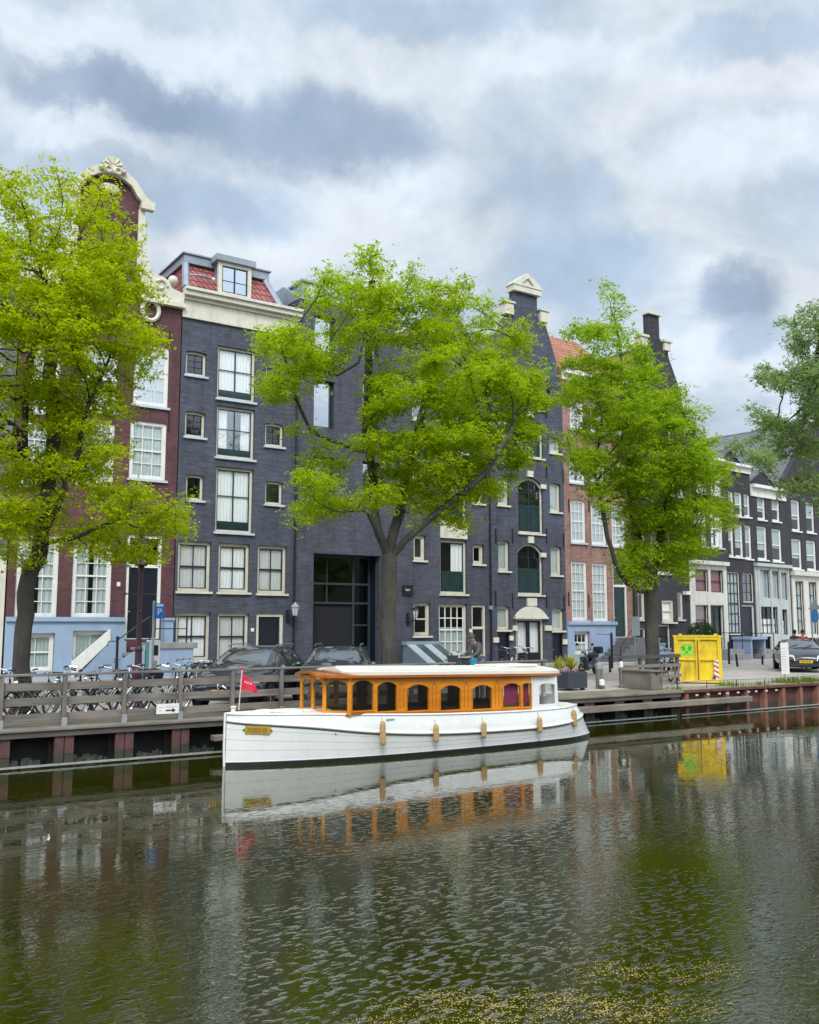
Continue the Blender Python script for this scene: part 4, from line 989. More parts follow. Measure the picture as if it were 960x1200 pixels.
zs_ = h.Z(940, 675); m = MB(); m.panel([(.25, a[2]-.2), (h.w-.3, a[2]-.2), (h.w-.3, zs_), (.25, zs_)], [l for l in h.holes if l[0][1] < zs_-1], -.08, -.002); m.box(.15, h.w-.2, -.34, -.002, zs_+.002, zs_+.28); m.build('shopfront', M['shopwhite'], h.e)

# stoops in front of the row at the right
def small_stoop(u0, u1, lab, mat='stone', hh=.55, dep=1.2):
    st = House('stoop', lab, u0, u1, pivot=PV, ang=AN, cat='stoop')
    m = MB(); m.box(0, st.w, -dep, -.12, 0, hh); m.box(-.25, st.w+.2, -dep-.3, -dep-.002, 0, hh*.5); m.box(-.27, -.002, -dep, -.12, 0, hh*.5); m.build('steps', M[mat], st.e, bevel=.012)
    m = MB()
    for x in (.08, st.w-.08): m.tube([(x, -dep+.08, hh), (x, -dep+.08, hh+.95), (x, -.3, hh+.95)], .025, 6)
    m.build('handrail', M['iron'], st.e)
small_stoop(833, 850, 'grey stoop with black rails at the door of the whitewashed shopfront', hh=.6)
small_stoop(871, 887, 'grey bench-like stoop at the dark door left of the grey shopfront', hh=.55)
st = House('entrance_hood', 'blue grey square entrance hood over cellar steps before the tall barred window', 856, 873, pivot=PV, ang=AN, cat='entrance hood')
m = MB(); m.box(-.1, st.w+.1, -1.4, -.1, 1.15, 1.30); m.build('hood_slab', M['bluegrey'], st.e)
for x in (0, st.w-.14): m = MB(); m.box(x, x+.14, -1.3, -.12, 0, 1.148); m.build('hood_side', M['bluegrey'], st.e)
m = MB(); m.box(.14, st.w-.14, -.3, -.2, 0, 1.1); m.build('cellar_door', M['navy'], st.e)
# ------------------------------------------------------------------ trees: limbs grown towards clumps of foliage, leaves as small separate blades
def bark_mat(name, c1, c2):
    t = NT(name); c = t.coord()
    n = t.noise(t.mapping(c, (6, 6, 1.6)), 1.5, 8, .7, .6); n2 = t.noise(c, 1.2, 3)
    col = t.mix(.4, t.ramp(n, [(.3, c1), (.7, c2)]), t.ramp(n2, [(.35, c1), (.65, tuple(x*1.2 for x in c2))]))
    return t.done(t.princ(col, .85, t.bump(n, .9, .035)))
M['bark_dark'] = bark_mat('dark_elm_bark', (.022, .018, .015), (.075, .064, .052))
M['bark_grey'] = bark_mat('grey_elm_bark', (.026, .025, .019), (.078, .074, .058))
M['leaf1'] = leafmat('yellow_green_elm_leaves', (.30, .38, .004), (.66, .71, .014), (.55, .69, .0), .54, tint=True)
M['leaf2'] = leafmat('bright_green_elm_leaves', (.25, .35, .005), (.59, .69, .016), (.47, .68, .01), .54, tint=True)
M['leaf3'] = leafmat('fresh_green_elm_leaves', (.22, .33, .007), (.53, .65, .022), (.41, .64, .02), .54, tint=True)
M['leaf4'] = leafmat('dusty_green_elm_leaves', (.20, .29, .09), (.40, .50, .20), (.34, .48, .13), .5, tint=True)

def make_tree(name, label, base_uv, Y, limbs, blobs, R0, leafm, barkm, seed, dens=1.0, leaf_len=.092, natt=1500, sparse_top=None, depth=1.7, lk=12.5):
    rng = np.random.default_rng(seed)
    root = at(base_uv[0], base_uv[1], Y); root.z = STREET - .05
    dist = (root - CAM).dot(FWD); ppm = 1108.0/dist
    e = empty(name, (root.x, root.y, STREET), 0, label, 'tree', 'elm trees along the quay')
    # skeleton nodes from the limb tracks
    P = []; par = []
    def addnode(p, q): P.append(np.array(p, float)); par.append(q); return len(P)-1
    def track(start, pts):
        cur = start
        for (u, v, dy) in pts:
            tgt = np.array(at(u, v, Y+dy)); a = P[cur].copy(); L = np.linalg.norm(tgt-a); n = max(1, int(L/.25))
            bend = rng.normal(0, .03*L**.5, 3)
            for i in range(1, n+1):
                f = i/n; cur = addnode(a+(tgt-a)*f + bend*math.sin(math.pi*f), cur)
        return cur
    addnode(root, -1); marks = {}
    for nm, st, pts in limbs: marks[nm] = track(marks.get(st, 0), pts)
    fixed = len(P)
    # attraction points in foliage clumps
    att = []; wts = []
    tot = sum(b[2]**2 * (b[4] if len(b) > 4 else 1) for b in blobs)
    for b in blobs:
        u, v, r = b[:3]; dy = b[3] if len(b) > 3 and b[3] is not None else None; w = b[4] if len(b) > 4 else 1
        k = max(8, int(natt * 2.4 * r*r*w / tot)); rm = r/ppm
        for half in (0, 1):
            d0 = dy if dy is not None else (rng.uniform(.2, depth) * (1 if half else -1))
            c = np.array(at(u, v, Y+d0))
            q = rng.normal(0, 1, (k//2+1, 3)); q /= np.linalg.norm(q, axis=1)[:, None]; q *= (rng.random((len(q), 1))**.45)*np.where(rng.random((len(q), 1)) < .14, 1.38, 1.0)
            q[:, 2] *= .85
            att.append(c + q*rm)
    att = np.concatenate(att)
    fq = 2*np.pi/1.25; ph = rng.uniform(0, 6.28, 6)
    nz = np.sin(att[:, 0]*fq+ph[0]+1.3*np.sin(att[:, 2]*fq*.8+ph[1])) + np.sin(att[:, 1]*fq+ph[2]+1.3*np.sin(att[:, 0]*fq*.7+ph[3])) + 1.2*np.sin(att[:, 2]*fq*1.25+ph[4]+np.sin(att[:, 1]*fq*.9+ph[5]))
    att = att[nz > -.40]
    alive = np.ones(len(att), bool); near = np.full(len(att), 1e9); who = np.zeros(len(att), int)
    def upd(i0):
        Q = np.array(P[i0:]); 
        d = np.linalg.norm(att[:, None, :]-Q[None], axis=2); j = d.argmin(1); dm = d[np.arange(len(att)), j]
        b = dm < near; near[b] = dm[b]; who[b] = j[b]+i0
    # do not grow from the lowest trunk
    upd(0)
    STEP, KILL = .21, .27
    for it in range(90):
        alive &= near > KILL
        idx = np.nonzero(alive)[0]
        if len(idx) == 0: break
        i0 = len(P); acc = {}
        for a in idx: acc.setdefault(who[a], []).append(a)
        for nd, lst in acc.items():
            v = att[lst]-P[nd]; v /= np.linalg.norm(v, axis=1)[:, None]; d = v.mean(0)+rng.normal(0, .12, 3); d[2] += .05
            if par[nd] >= 0:
                t_ = P[nd]-P[par[nd]]; d += .35*t_/max(1e-6, np.linalg.norm(t_))
            n_ = np.linalg.norm(d)
            if n_ < 1e-3: continue
            addnode(P[nd]+d/n_*STEP, nd)
        if len(P) == i0: break
        upd(i0)
        if len(P) > 16000: break
    N = len(P); kids = [[] for _ in range(N)]
    for i, q in enumerate(par):
        if q >= 0: kids[q].append(i)
    cnt = np.zeros(N)
    for i in range(N-1, -1, -1):
        if not kids[i]: cnt[i] = 1
        if par[i] >= 0: cnt[par[i]] += cnt[i]
    tip = .0075; ex = math.log(cnt[0])/math.log(R0/tip)
    rad = tip*cnt**(1/ex)
    for i in range(fixed): rad[i] = max(rad[i], .012)
    # flare at the foot
    for i in range(fixed):
        hgt = P[i][2]-STREET
        if par[i] < 8 and hgt < .6: rad[i] *= 1+.45*(1-max(0, hgt)/.6)**2
    m = MB()
    stack = [(0, -1)]
    while stack:
        s_, pr = stack.pop(); chain = [] if pr < 0 else [pr]; cur = s_
        while True:
            chain.append(cur)
            if not kids[cur]: break
            ks = sorted(kids[cur], key=lambda k: -cnt[k])
            for k in ks[1:]: stack.append((k, cur))
            cur = ks[0]
        if len(chain) < 2: continue
        rs = [rad[i] for i in chain]
        if pr >= 0: rs[0] = min(rs[0], rs[1]*1.25)
        rmax = max(rs); n = 14 if rmax > .12 else (8 if rmax > .04 else (5 if rmax > .016 else 3))
        pts = [tuple(P[i]+ (rng.normal(0, rad[i]*.045, 3) if rad[i] > .03 else 0)) for i in chain]
        m.tube(pts, rs, n, caps=False)
    tr = m.build('trunk', barkm, e, smooth=True, world=True, recalc=False)
    # leaves along the twigs
    tw = [i for i in range(N) if cnt[i] <= 5 and i >= fixed]
    C = np.array([P[i] for i in tw])
    k = rng.poisson(lk*dens*np.clip(rng.lognormal(-.15, .6, len(tw)), .1, 3)); 
    if sparse_top is not None:
        zt = at(base_uv[0], sparse_top, Y).z
        k = np.where(C[:, 2] > zt, (k*np.clip(1-(C[:, 2]-zt)/4.5, .3, 1)).astype(int), k)
    tc_ = np.repeat(C, k, axis=0); nt = len(tc_)          # tufts of leaves, then the leaves of each tuft
    tc_ = tc_ + rng.normal(0, 1, (nt, 3))*np.array([.20, .20, .10])
    tq = rng.integers(4, 10, nt); tint = np.repeat(rng.random(nt), tq); taz = np.repeat(rng.uniform(0, 2*np.pi, nt), tq)
    ctr = np.repeat(tc_, tq, axis=0); n = len(ctr)
    ctr = ctr + rng.normal(0, 1, (n, 3))*np.array([.050, .050, .028])
    az = taz + rng.normal(0, 1.0, n); tilt = rng.normal(-.12, .38, n)
    ax = np.stack([np.cos(az)*np.cos(tilt), np.sin(az)*np.cos(tilt), np.sin(tilt)-.15], 1); ax /= np.linalg.norm(ax, axis=1)[:, None]
    up = np.array([0, 0, 1.0]) + rng.normal(0, .32, (n, 3)); sd = np.cross(ax, up); sd /= np.linalg.norm(sd, axis=1)[:, None]
    L = leaf_len*rng.uniform(.6, 1.25, n)[:, None]; W = L*rng.uniform(.26, .36, n)[:, None]
    nr = np.cross(sd, ax)
    v0 = ctr; v1 = ctr+ax*L*.45+sd*W+nr*W*.25; v2 = ctr+ax*L-nr*L*.12; v3 = ctr+ax*L*.45-sd*W+nr*W*.25
    V = np.stack([v0, v1, v2, v3], 1).reshape(-1, 3) - np.array([root.x, root.y, STREET])
    me = bpy.data.meshes.new('crown'); me.vertices.add(len(V)); me.vertices.foreach_set('co', V.astype(np.float32).ravel())
    me.loops.add(len(V)); me.loops.foreach_set('vertex_index', np.arange(len(V), dtype=np.int32))
    me.polygons.add(n); me.polygons.foreach_set('loop_start', np.arange(0, 4*n, 4, dtype=np.int32)); me.polygons.foreach_set('loop_total', np.full(n, 4, np.int32))
    me.materials.append(leafm); me.update(calc_edges=True)
    at_ = me.attributes.new('tint', 'FLOAT', 'FACE'); at_.data.foreach_set('value', np.clip(tint*.75+rng.random(n)*.25, 0, 1).astype(np.float32))
    o = bpy.data.objects.new('crown', me); COL.objects.link(o); o.parent = e
    print('tree', label, 'nodes', N, 'leaves', n)
    return e

make_tree('elm_tree', 'broad yellow green elm with a dark leaning trunk, first from the left', (22, 838), 22.5,
    [('t', '', [(24, 780, 0), (30, 720, 0), (36, 668, 0), (47, 638, 0)]), ('m', 't', [(55, 590, 0), (62, 520, .2), (58, 440, .3), (55, 340, .3)]),
     ('r', 't', [(66, 600, -.3), (92, 530, -.6), (105, 470, -.6), (128, 420, -.6)]), ('l', 'm', [(30, 545, .3), (20, 500, .4)]), ('rr', 't', [(90, 630, -.4), (150, 605, -.8)]), ('bk', 'm', [(90, 420, 1.0), (95, 330, 1.2)])],
    [(15, 228, 34, None, .6), (70, 222, 32, None, .55), (118, 262, 34, None, .7), (40, 290, 48, None, .8), (95, 325, 45), (143, 318, 26), (15, 370, 50), (75, 398, 50), (132, 390, 40), (178, 390, 20), (20, 465, 48), (85, 475, 45), (138, 470, 32), (25, 550, 44), (88, 555, 42), (145, 590, 36), (195, 600, 24), (215, 578, 10), (110, 632, 36), (165, 638, 32), (55, 615, 34), (160, 345, 28), (150, 285, 22), (98, 240, 26), (118, 295, 28), (105, 225, 22, None, .7), (40, 205, 22, None, .6), (160, 420, 26), (120, 350, 34), (60, 330, 40),
     (-45, 300, 55), (-60, 400, 60), (-60, 500, 60), (-45, 590, 50), (12, 632, 22), (-90, 450, 50), (120, 520, 30), (170, 440, 16), (205, 625, 16)],
    .185, M['leaf1'], M['bark_dark'], 3, sparse_top=300, natt=1700, leaf_len=.088)

make_tree('elm_tree', 'large bright green elm with a forked grey trunk behind the boat cabin', (456, 816), 22.5,
    [('t', '', [(455, 760, 0), (455, 700, 0), (456, 655, 0)]), ('l', 't', [(444, 625, .2), (437, 560, .4), (432, 470, .6), (433, 400, .6), (436, 330, .6)]),
     ('r', 't', [(474, 634, -.3), (505, 607, -.7), (535, 584, -1.1), (568, 555, -1.5), (600, 505, -1.6)]), ('c', 't', [(470, 600, .3), (480, 540, .6), (500, 460, 1.0), (530, 390, 1.2), (545, 350, 1.2)]),
     ('ll', 'l', [(425, 530, .2), (400, 520, .1), (365, 505, 0), (345, 460, 0), (335, 420, 0)]), ('dl', 't', [(430, 600, -.4), (400, 600, -.8), (375, 590, -1.0)]), ('lt', 'l', [(420, 425, .6), (395, 440, .4), (370, 432, .3)])],
    [(435, 305, 28, None, .7), (392, 338, 26, None, .8), (440, 352, 36), (488, 335, 27, None, .7), (538, 340, 26, None, .6), (500, 385, 36), (568, 372, 28, None, .7), (608, 398, 25), (334, 400, 28), (328, 452, 24), (362, 436, 18), (378, 352, 22), (400, 395, 20), (345, 425, 24),
     (460, 465, 36), (520, 445, 42), (578, 448, 42), (622, 440, 22), (470, 525, 36), (530, 515, 45), (588, 510, 42), (626, 505, 18), (500, 565, 42), (556, 568, 36), (602, 548, 26), (440, 578, 20), (392, 588, 20), (358, 600, 17), (345, 618, 10), (362, 560, 17), (385, 565, 16), (522, 608, 13), (470, 580, 18), (548, 618, 13), (345, 505, 10, 0), (370, 510, 10, 0), (398, 520, 9, 0), (630, 470, 20), (560, 410, 30), (600, 470, 30), (540, 480, 36)],
    .235, M['leaf2'], M['bark_grey'], 5, sparse_top=390, natt=1900, leaf_len=.088)

make_tree('elm_tree', 'slender green elm with a long curved lower limb, behind the grey timber box', (765, 800), 22.5,
    [('t', '', [(765, 760, 0), (764, 715, 0), (762, 685, 0)]), ('m', 't', [(750, 640, .2), (738, 560, .4), (732, 480, .5), (728, 420, .5), (716, 362, .5)]),
     ('r', 't', [(772, 650, -.2), (782, 590, -.4), (795, 540, -.4), (812, 500, -.4)]), ('l', 't', [(752, 694, -.3), (735, 684, -.5), (722, 664, -.6), (712, 630, -.6), (705, 590, -.5), (697, 555, -.4)]), ('r2', 'r', [(815, 600, -.6), (840, 590, -.8)])],
    [(716, 362, 22, None, .35), (688, 392, 24, None, .8), (732, 408, 26, None, .7), (700, 436, 34), (748, 438, 32), (670, 464, 20), (788, 468, 18), (725, 488, 40), (778, 498, 35), (818, 488, 18, None, .5), (664, 515, 13), (690, 538, 22), (745, 548, 40), (798, 548, 36), (838, 558, 22), (848, 608, 19), (808, 608, 32), (760, 608, 36), (745, 655, 26), (790, 650, 28), (820, 640, 20), (700, 578, 13), (682, 560, 11), (772, 560, 30), (830, 590, 20), (825, 520, 14, None, .6), (752, 690, 8), (800, 670, 14)],
    .235, M['leaf3'], M['bark_grey'], 9, sparse_top=450, natt=1500, leaf_len=.092)

make_tree('elm_tree', 'dusty green elm leaning in from the right edge with the thinnest crown', (1003, 786), 22.5,
    [('t', '', [(1000, 740, 0), (995, 680, 0), (990, 620, 0)]), ('m', 't', [(985, 560, .2), (975, 480, .4), (965, 410, .4), (968, 370, .4)]), ('l', 't', [(970, 555, -.3), (948, 560, -.5), (925, 567, -.6), (908, 558, -.6)]), ('l2', 'm', [(940, 500, .2), (910, 495, .1)]), ('r', 't', [(1030, 540, .3), (1060, 460, .4)])],
    [(945, 385, 28, None, .6), (975, 375, 34, None, .7), (905, 440, 22, None, .6), (945, 440, 34, None, .7), (885, 480, 13, None, .5), (905, 500, 20, None, .6), (935, 520, 30, None, .7), (1000, 440, 50), (1010, 520, 50), (895, 540, 14, None, .6), (945, 570, 16), (1060, 460, 50), (1050, 540, 50), (875, 520, 9, None, .5), (960, 480, 30), (980, 580, 24), (915, 575, 12), (965, 600, 14), (925, 410, 16, None, .5), (860, 520, 7, None, .4), (1040, 600, 40)],
    .24, M['leaf4'], M['bark_dark'], 13, sparse_top=430, natt=1300, leaf_len=.10, dens=.85)
# ------------------------------------------------------------------ saloon boat
M['hull'] = painted('white_hull_gloss', (.73, .73, .69), .25, .04, 1.6, .16, .02, coat=.3, dirtcol=(.42, .40, .33))
M['boot'] = painted('black_boot_top', (.015, .015, .016), .4, .2, 3, .2)
M['varnish'] = wood('orange_varnished_mahogany', (.52, .155, .006), (.80, .30, .012), .25, .6, 0, .8, .05)
M['varnish_dk'] = wood('red_brown_varnished_trim', (.33, .085, .008), (.46, .14, .012), .25, .6, 0, .8, .05)
M['canvas'] = painted('white_roof_canvas', (.66, .635, .55), .6, .04, 3, .08)
M['brass'] = painted('polished_brass', (.62, .42, .07), .3, .15, 8, metal=.65)
M['rope'] = painted('tan_rope', (.42, .27, .12), .9, .3, 30, bump=.4)
BX, BY = 12.6, 17.95
bt = empty('saloon_boat', (BX, BY, 0), 0, 'white wooden saloon boat with orange varnished arched-window cabin', 'boat')
ST = [(-5.0, 0, .02, .03, .03, .90, 1.02), (-4.7, 0, .18, .24, .22, .86, 1.01), (-4.0, 0, .43, .52, .48, .80, .99), (-3.3, 0, .62, .73, .68, .73, .975), (-2.1, 0, .82, .93, .88, .58, .92),
      (-.7, 0, .91, 1.02, .97, .475, .86), (.7, 0, .92, 1.03, .98, .43, .82), (2.35, 0, .87, .98, .92, .414, .79), (3.4, .1, .76, .88, .82, .46, .80), (3.9, .22, .60, .70, .64, .53, .82), (4.18, .42, .38, .46, .40, .57, .81), (4.30, .55, .19, .24, .20, .585, .79), (4.34, .58, .015, .02, .02, .59, .78)]
def crom(a, b, c, d, t):
    return tuple(.5*((2*b[i])+(-a[i]+c[i])*t+(2*a[i]-5*b[i]+4*c[i]-d[i])*t*t+(-a[i]+3*b[i]-3*c[i]+d[i])*t**3) for i in range(len(b)))
SS = []
for i in range(len(ST)-1):
    a, b, c, d = ST[max(0, i-1)], ST[i], ST[i+1], ST[min(len(ST)-1, i+2)]
    n = max(2, int((c[0]-b[0])/.2))
    for j in range(n): SS.append(crom(a, b, c, d, j/n))
SS.append(ST[-1])
def section(s, side):
    x, rk, w0, w1, w2, zr, zt = s; w0, w1, w2 = max(w0, .012), max(w1, .015), max(w2, .012)
    pts = [(0, -.45), (w0*.7, -.34), (w0*.97, -.08), (w0, .02), (w0+(w1-w0)*.14, .075)]
    for f in (.3, .55, .8, 1): pts.append((w0+(w1-w0)*(f**.8), .075+(zr-.075)*f))
    pts += [(w1+(w2-w1)*.4, zr+(zt-zr)*.5), (w2, zt)]
    return [(x+rk*(1-z/zt), side*y, z) for y, z in pts]
hm = MB(); rows = 11
for side in (-1, 1):
    b = len(hm.v); vs = []; fs = []; ms = []
    for s in SS: vs += section(s, side)
    for i in range(len(SS)-1):
        for j in range(rows-1):
            fs.append((i*rows+j, (i+1)*rows+j, (i+1)*rows+j+1, i*rows+j+1)); ms.append(1 if j < 4 else 0)
    hm.add(vs, fs); hm.m[-len(fs):] = ms
hull = hm.build('hull', [M['hull'], M['boot']], bt, smooth=True)
m = MB()
for side in (-1, 1): m.tube([Vector(section(s, side)[8])+Vector((0, side*.012, 0)) for s in SS], .033, 6)
m.build('rub_rail', M['hull'], hull, smooth=True)
m = MB()
for side in (-1, 1):
    m.tube([Vector(section(s, side)[8])+Vector((0, side*.006, -.042)) for s in SS], .011, 5)
    for j in (5, 6, 7): m.tube([Vector(section(s, side)[j])+Vector((0, -side*.0025, 0)) for s in SS], .0045, 4)
m.build('dark_line', painted('grey_seam', (.12, .12, .115), .6), hull)  # thin dark line under the rub rail, plus plank seams
m = MB()
for side in (-1, 1): m.tube([Vector(section(s, side)[4])+Vector((0, side*.002, .012)) for s in SS], .007, 4)
m.build('boot_stripe', M['hull'], hull)
m = MB()     # deck with slight camber
vs, fs = [], []
for s in SS:
    w = max(.012, s[4]); 
    for k in range(5): y = -w+2*w*k/4; vs.append((s[0], y*.985, s[6]-.015+.05*(1-(y/w)**2)))
for i in range(len(SS)-1):
    for k in range(4): fs.append((i*5+k, (i+1)*5+k, (i+1)*5+k+1, i*5+k+1))
m.add(vs, fs); m.build('deck', M['canvas'], bt, smooth=True)
m = MB()
for side in (-1, 1): m.tube([Vector(section(s, side)[10])+Vector((0, 0, .008)) for s in SS], .026, 6)
m.build('toe_rail', M['hull'], bt, smooth=True)
m = MB(); m.tube([(-5.01, 0, -.3), (-5.03, 0, .4), (-5.02, 0, 1.05)], [.028, .028, .028], 6); m.build('stem_post', M['hull'], bt)

CY = 17.10; cy = CY-BY
def bp(u, v, Y=CY): q = at(u, v, Y); return (q.x-BX, q.z)
xa, _ = bp(410, 815); xo, _ = bp(622.5, 812); xe, _ = bp(655, 806)
zbl = lambda x: .955 + (x-xa)*(.79-.955)/(xo-xa)
ztl = lambda x: 1.70 + (x-xa)*(1.60-1.70)/(xo-xa)
def barch(u0, u1, v0, v1, rise=.09):
    um, vm = (u0+u1)/2, (v0+v1)/2
    x0, x1 = bp(u0, vm)[0], bp(u1, vm)[0]; za, zb_ = bp(um, v1)[1], bp(um, v0)[1]
    return arcrect(x0, x1, max(za, zbl(x0)+.05), min(zb_, ztl(x1)-.045), rise)
WU = [(412.5, 437, 796, 832.5), (442, 464.5, 799, 834), (477, 502, 802, 833.5), (516, 539.5, 803, 832.5), (553.5, 576, 802.5, 830.5), (589, 609.5, 800.5, 828.5)]
W_ = [barch(*a) for a in WU] + [barch(612.5, 622, 800.5, 828, .02)]
ol = [(xa, zbl(xa)), (xo, zbl(xo)), (xo, ztl(xo)), (xa, ztl(xa))]
for side in (-1, 1):
    y0 = cy if side < 0 else -cy-.05
    m = MB(); m.panel(ol, W_, y0, y0+.05); sidep = m.build('cabin_side', M['varnish'], bt)
    if side > 0: continue
    m = MB()
    for w in W_:        # mouldings round every window, set proud
        cx = sum(p[0] for p in w)/len(w); cz = sum(p[1] for p in w)/len(w)
        big = [(cx+(x-cx)*1.0+(.03 if x > cx else -.03), z+(.03 if z > cz else -.03)) for x, z in w]
        m.panel(big, [w], y0-.014, y0-.002)
    m.build('window_moulding', M['varnish'], sidep)
    m = MB()
    for w in W_:
        cx = sum(p[0] for p in w)/len(w)
        m.tube([(x, y0-.013, z) for x, z in w[1:]+[w[0]]], .010, 5)
    for i in range(len(W_)-1):
        xl = max(p[0] for p in W_[i]); xr = min(p[0] for p in W_[i+1]); xm = (xl+xr)/2
        if xr-xl > .16:
            m.box(xm-(xr-xl)*.18, xm-(xr-xl)*.18+.012, y0-.006, y0-.001, zbl(xm)+.12, ztl(xm)-.16); m.box(xm+(xr-xl)*.18-.012, xm+(xr-xl)*.18, y0-.006, y0-.001, zbl(xm)+.12, ztl(xm)-.16)
            m.ball((xm, y0-.012, ztl(xm)-.12), .028, 1, .5, 1, n=6)
    m.hexa([(xa, y0-.02, zbl(xa)-.01), (xo, y0-.02, zbl(xo)-.01), (xo, y0-.001, zbl(xo)-.01), (xa, y0-.001, zbl(xa)-.01), (xa, y0-.02, zbl(xa)+.03), (xo, y0-.02, zbl(xo)+.03), (xo, y0-.001, zbl(xo)+.03), (xa, y0-.001, zbl(xa)+.03)])
    m.build('trim', M['varnish_dk'], sidep)
for side in (-1, 1):
    for wi, w in enumerate(W_):
        m = MB(); yy = cy+.03 if side < 0 else -cy-.025
        m.add([(x, yy, z) for x, z in w], [tuple(range(len(w)))]); m.build('cabin_window', M['glass'] if wi > 4 and side < 0 else M['glass_boat'], bt, recalc=False)
m = MB()
for i in (5, 6):
    w = W_[i]; x0 = min(p[0] for p in w); x1 = max(p[0] for p in w); z0 = min(p[1] for p in w); z1 = max(p[1] for p in w)
    corrug(m, x0+(.24*(x1-x0) if i == 5 else 0), x1+.02, z0-.02, z1+.02, cy+.09, 5, .02, WR)
m.build('curtain', M['curtain_bur'], bt)
# rounded glazed front of three facets
FP = [(xa, cy), (xa-.36, -.42), (xa-.47, .40), (xa, -cy)]
for i in range(3):
    p, q = Vector((*FP[i], 0)), Vector((*FP[i+1], 0)); L = (q-p).length; d = (q-p)/L; nrm = Vector((d.y, -d.x, 0))
    T = Matrix(((d.x, -nrm.x, 0, p.x), (d.y, -nrm.y, 0, p.y), (0, 0, 1, 0), (0, 0, 0, 1)))
    m = MB(); m.T = T; zt = ztl(xa); zb_ = zbl(xa)+.0
    n = 2 if i == 1 else 1; hs = []
    for k in range(n):
        a = .045+(L-.045)*k/n; b = .0+L*(k+1)/n-.045; hs.append(arcrect(a, b, zb_+.07, zt-.05, .09))
    m.panel([(0, zb_), (L, zb_), (L, zt+.03), (0, zt+.03)], hs, -.025, .025); fr = m.build('windscreen_frame', M['varnish'], bt)
    m = MB(); m.T = T
    for hh in hs: m.add([(x, .0, z) for x, z in hh], [tuple(range(len(hh)))])
    m.build('windscreen', glassmat('clear_windscreen', (.86, .88, .86), .05) if i == 0 else bpy.data.materials['clear_windscreen'], fr, recalc=False)
    m = MB(); m.T = T; m.box(-.01, L+.01, -.04, .03, zb_-.03, zb_-.002); m.build('sill_trim', M['varnish_dk'], fr)
for p in FP: m = MB(); m.tube([(p[0], p[1], zbl(xa)-.02), (p[0], p[1], ztl(xa)+.03)], .035, 6); m.build('corner_post', M['varnish'], bt)
# white aft cabin
a0 = xo+.005
rt = lambda x: ztl(x)
w5 = barch(632, 650.5, 800.5, 825, .05)
ol = [(a0, zbl(a0)), (xe-.02, zbl(xe)+.0), (xe-.06, rt(xe)), (a0, rt(a0))]
for side in (-1, 1):
    y0 = cy if side < 0 else -cy-.05
    m = MB(); m.panel(ol, [w5], y0, y0+.05); ac = m.build('aft_cabin_side', M['hull'], bt)
    m = MB(); m.add([(x, y0+.02, z) for x, z in w5], [tuple(range(len(w5)))]); m.build('aft_window', M['glass'], ac, recalc=False)
m = MB(); m.panel([(cy+.05, zbl(xe)), (-cy-.05, zbl(xe)), (-cy-.05, rt(xe)-.01), (cy+.05, rt(xe)-.01)], [[(-.7, zbl(xe)+.3), (-.1, zbl(xe)+.3), (-.1, rt(xe)-.15), (-.7, rt(xe)-.15)], [(.1, zbl(xe)+.3), (.7, zbl(xe)+.3), (.7, rt(xe)-.15), (.1, rt(xe)-.15)]], 0, .05)
m.v = [(xe-.09+y, x, z) for x, y, z in m.v]; m.build('aft_bulkhead', M['hull'], bt)
# roof: cambered, varnished edge
def roof_mesh(hw, ex, dz0, dz1, mat, name, x0, x1, par=bt):
    vs, fs = [], []; nx, ny = 40, 10
    for i in range(nx+1):
        x = x0+(x1-x0)*i/nx
        f = max(0, (xa+.1-x)/(xa+.1-x0)); taper = math.sqrt(max(.0, 1-(f*.86)**2)) if f > 0 else 1
        fb = max(0, (x-(xe-.5))/(x1-(xe-.5))); taper *= math.sqrt(max(0, 1-(fb*.6)**2)) if fb > 0 else 1
        for k in range(ny+1):
            y = (-1+2*k/ny); cam_ = .075*(1-y*y)
            vs.append((x, y*hw*taper, ztl(max(x, xa-.2))+dz1+cam_))
    n1 = len(vs); vs += [(x, y, z-(dz1-dz0)) for x, y, z in vs]
    W2 = ny+1
    for i in range(nx):
        for k in range(ny):
            a = i*W2+k; fs.append((a, a+W2, a+W2+1, a+1)); fs.append((n1+a, n1+a+1, n1+a+W2+1, n1+a+W2))
    for i in range(nx):
        for k in (0, ny): a = i*W2+k; fs.append((a, a+W2, n1+a+W2, n1+a))
    for i in (0, nx):
        for k in range(ny): a = i*W2+k; fs.append((a, a+1, n1+a+1, n1+a))
    mm = MB(); mm.add(vs, fs); return mm.build(name, mat, par, smooth=False)
rf = roof_mesh(.955, 0, .0, .055, M['varnish_dk'], 'roof_edge', xa-.60, xe+.16)
roof_mesh(.93, 0, .058, .12, M['canvas'], 'roof_canvas', xa+.02, xe+.13)
m = MB()
for side in (-1, 1):
    pts = []
    for i in range(21):
        x = xa+.6+(xe-.3-xa-.6)*i/20; pts.append((x, side*.80, ztl(x)+.175))
    m.tube(pts, .012, 5)
    for i in range(0, 21, 4): m.tube([pts[i], (pts[i][0], pts[i][1], pts[i][2]-.07)], .01, 5)
m.build('roof_grab_rail', M['hull'], bt)
m = MB(); m.box(1.6, 2.9, -.45, .45, ztl(2)+.18, ztl(2)+.24); m.build('roof_hatch', M['canvas'], bt, bevel=.03)
m = MB(); m.ball((xa-.42, -.28, ztl(xa)+.0), .05, n=8); m.ball((xa-.22, -.5, ztl(xa)-.02), .055, n=8); m.build('cabin_lamp', M['white'], bt)
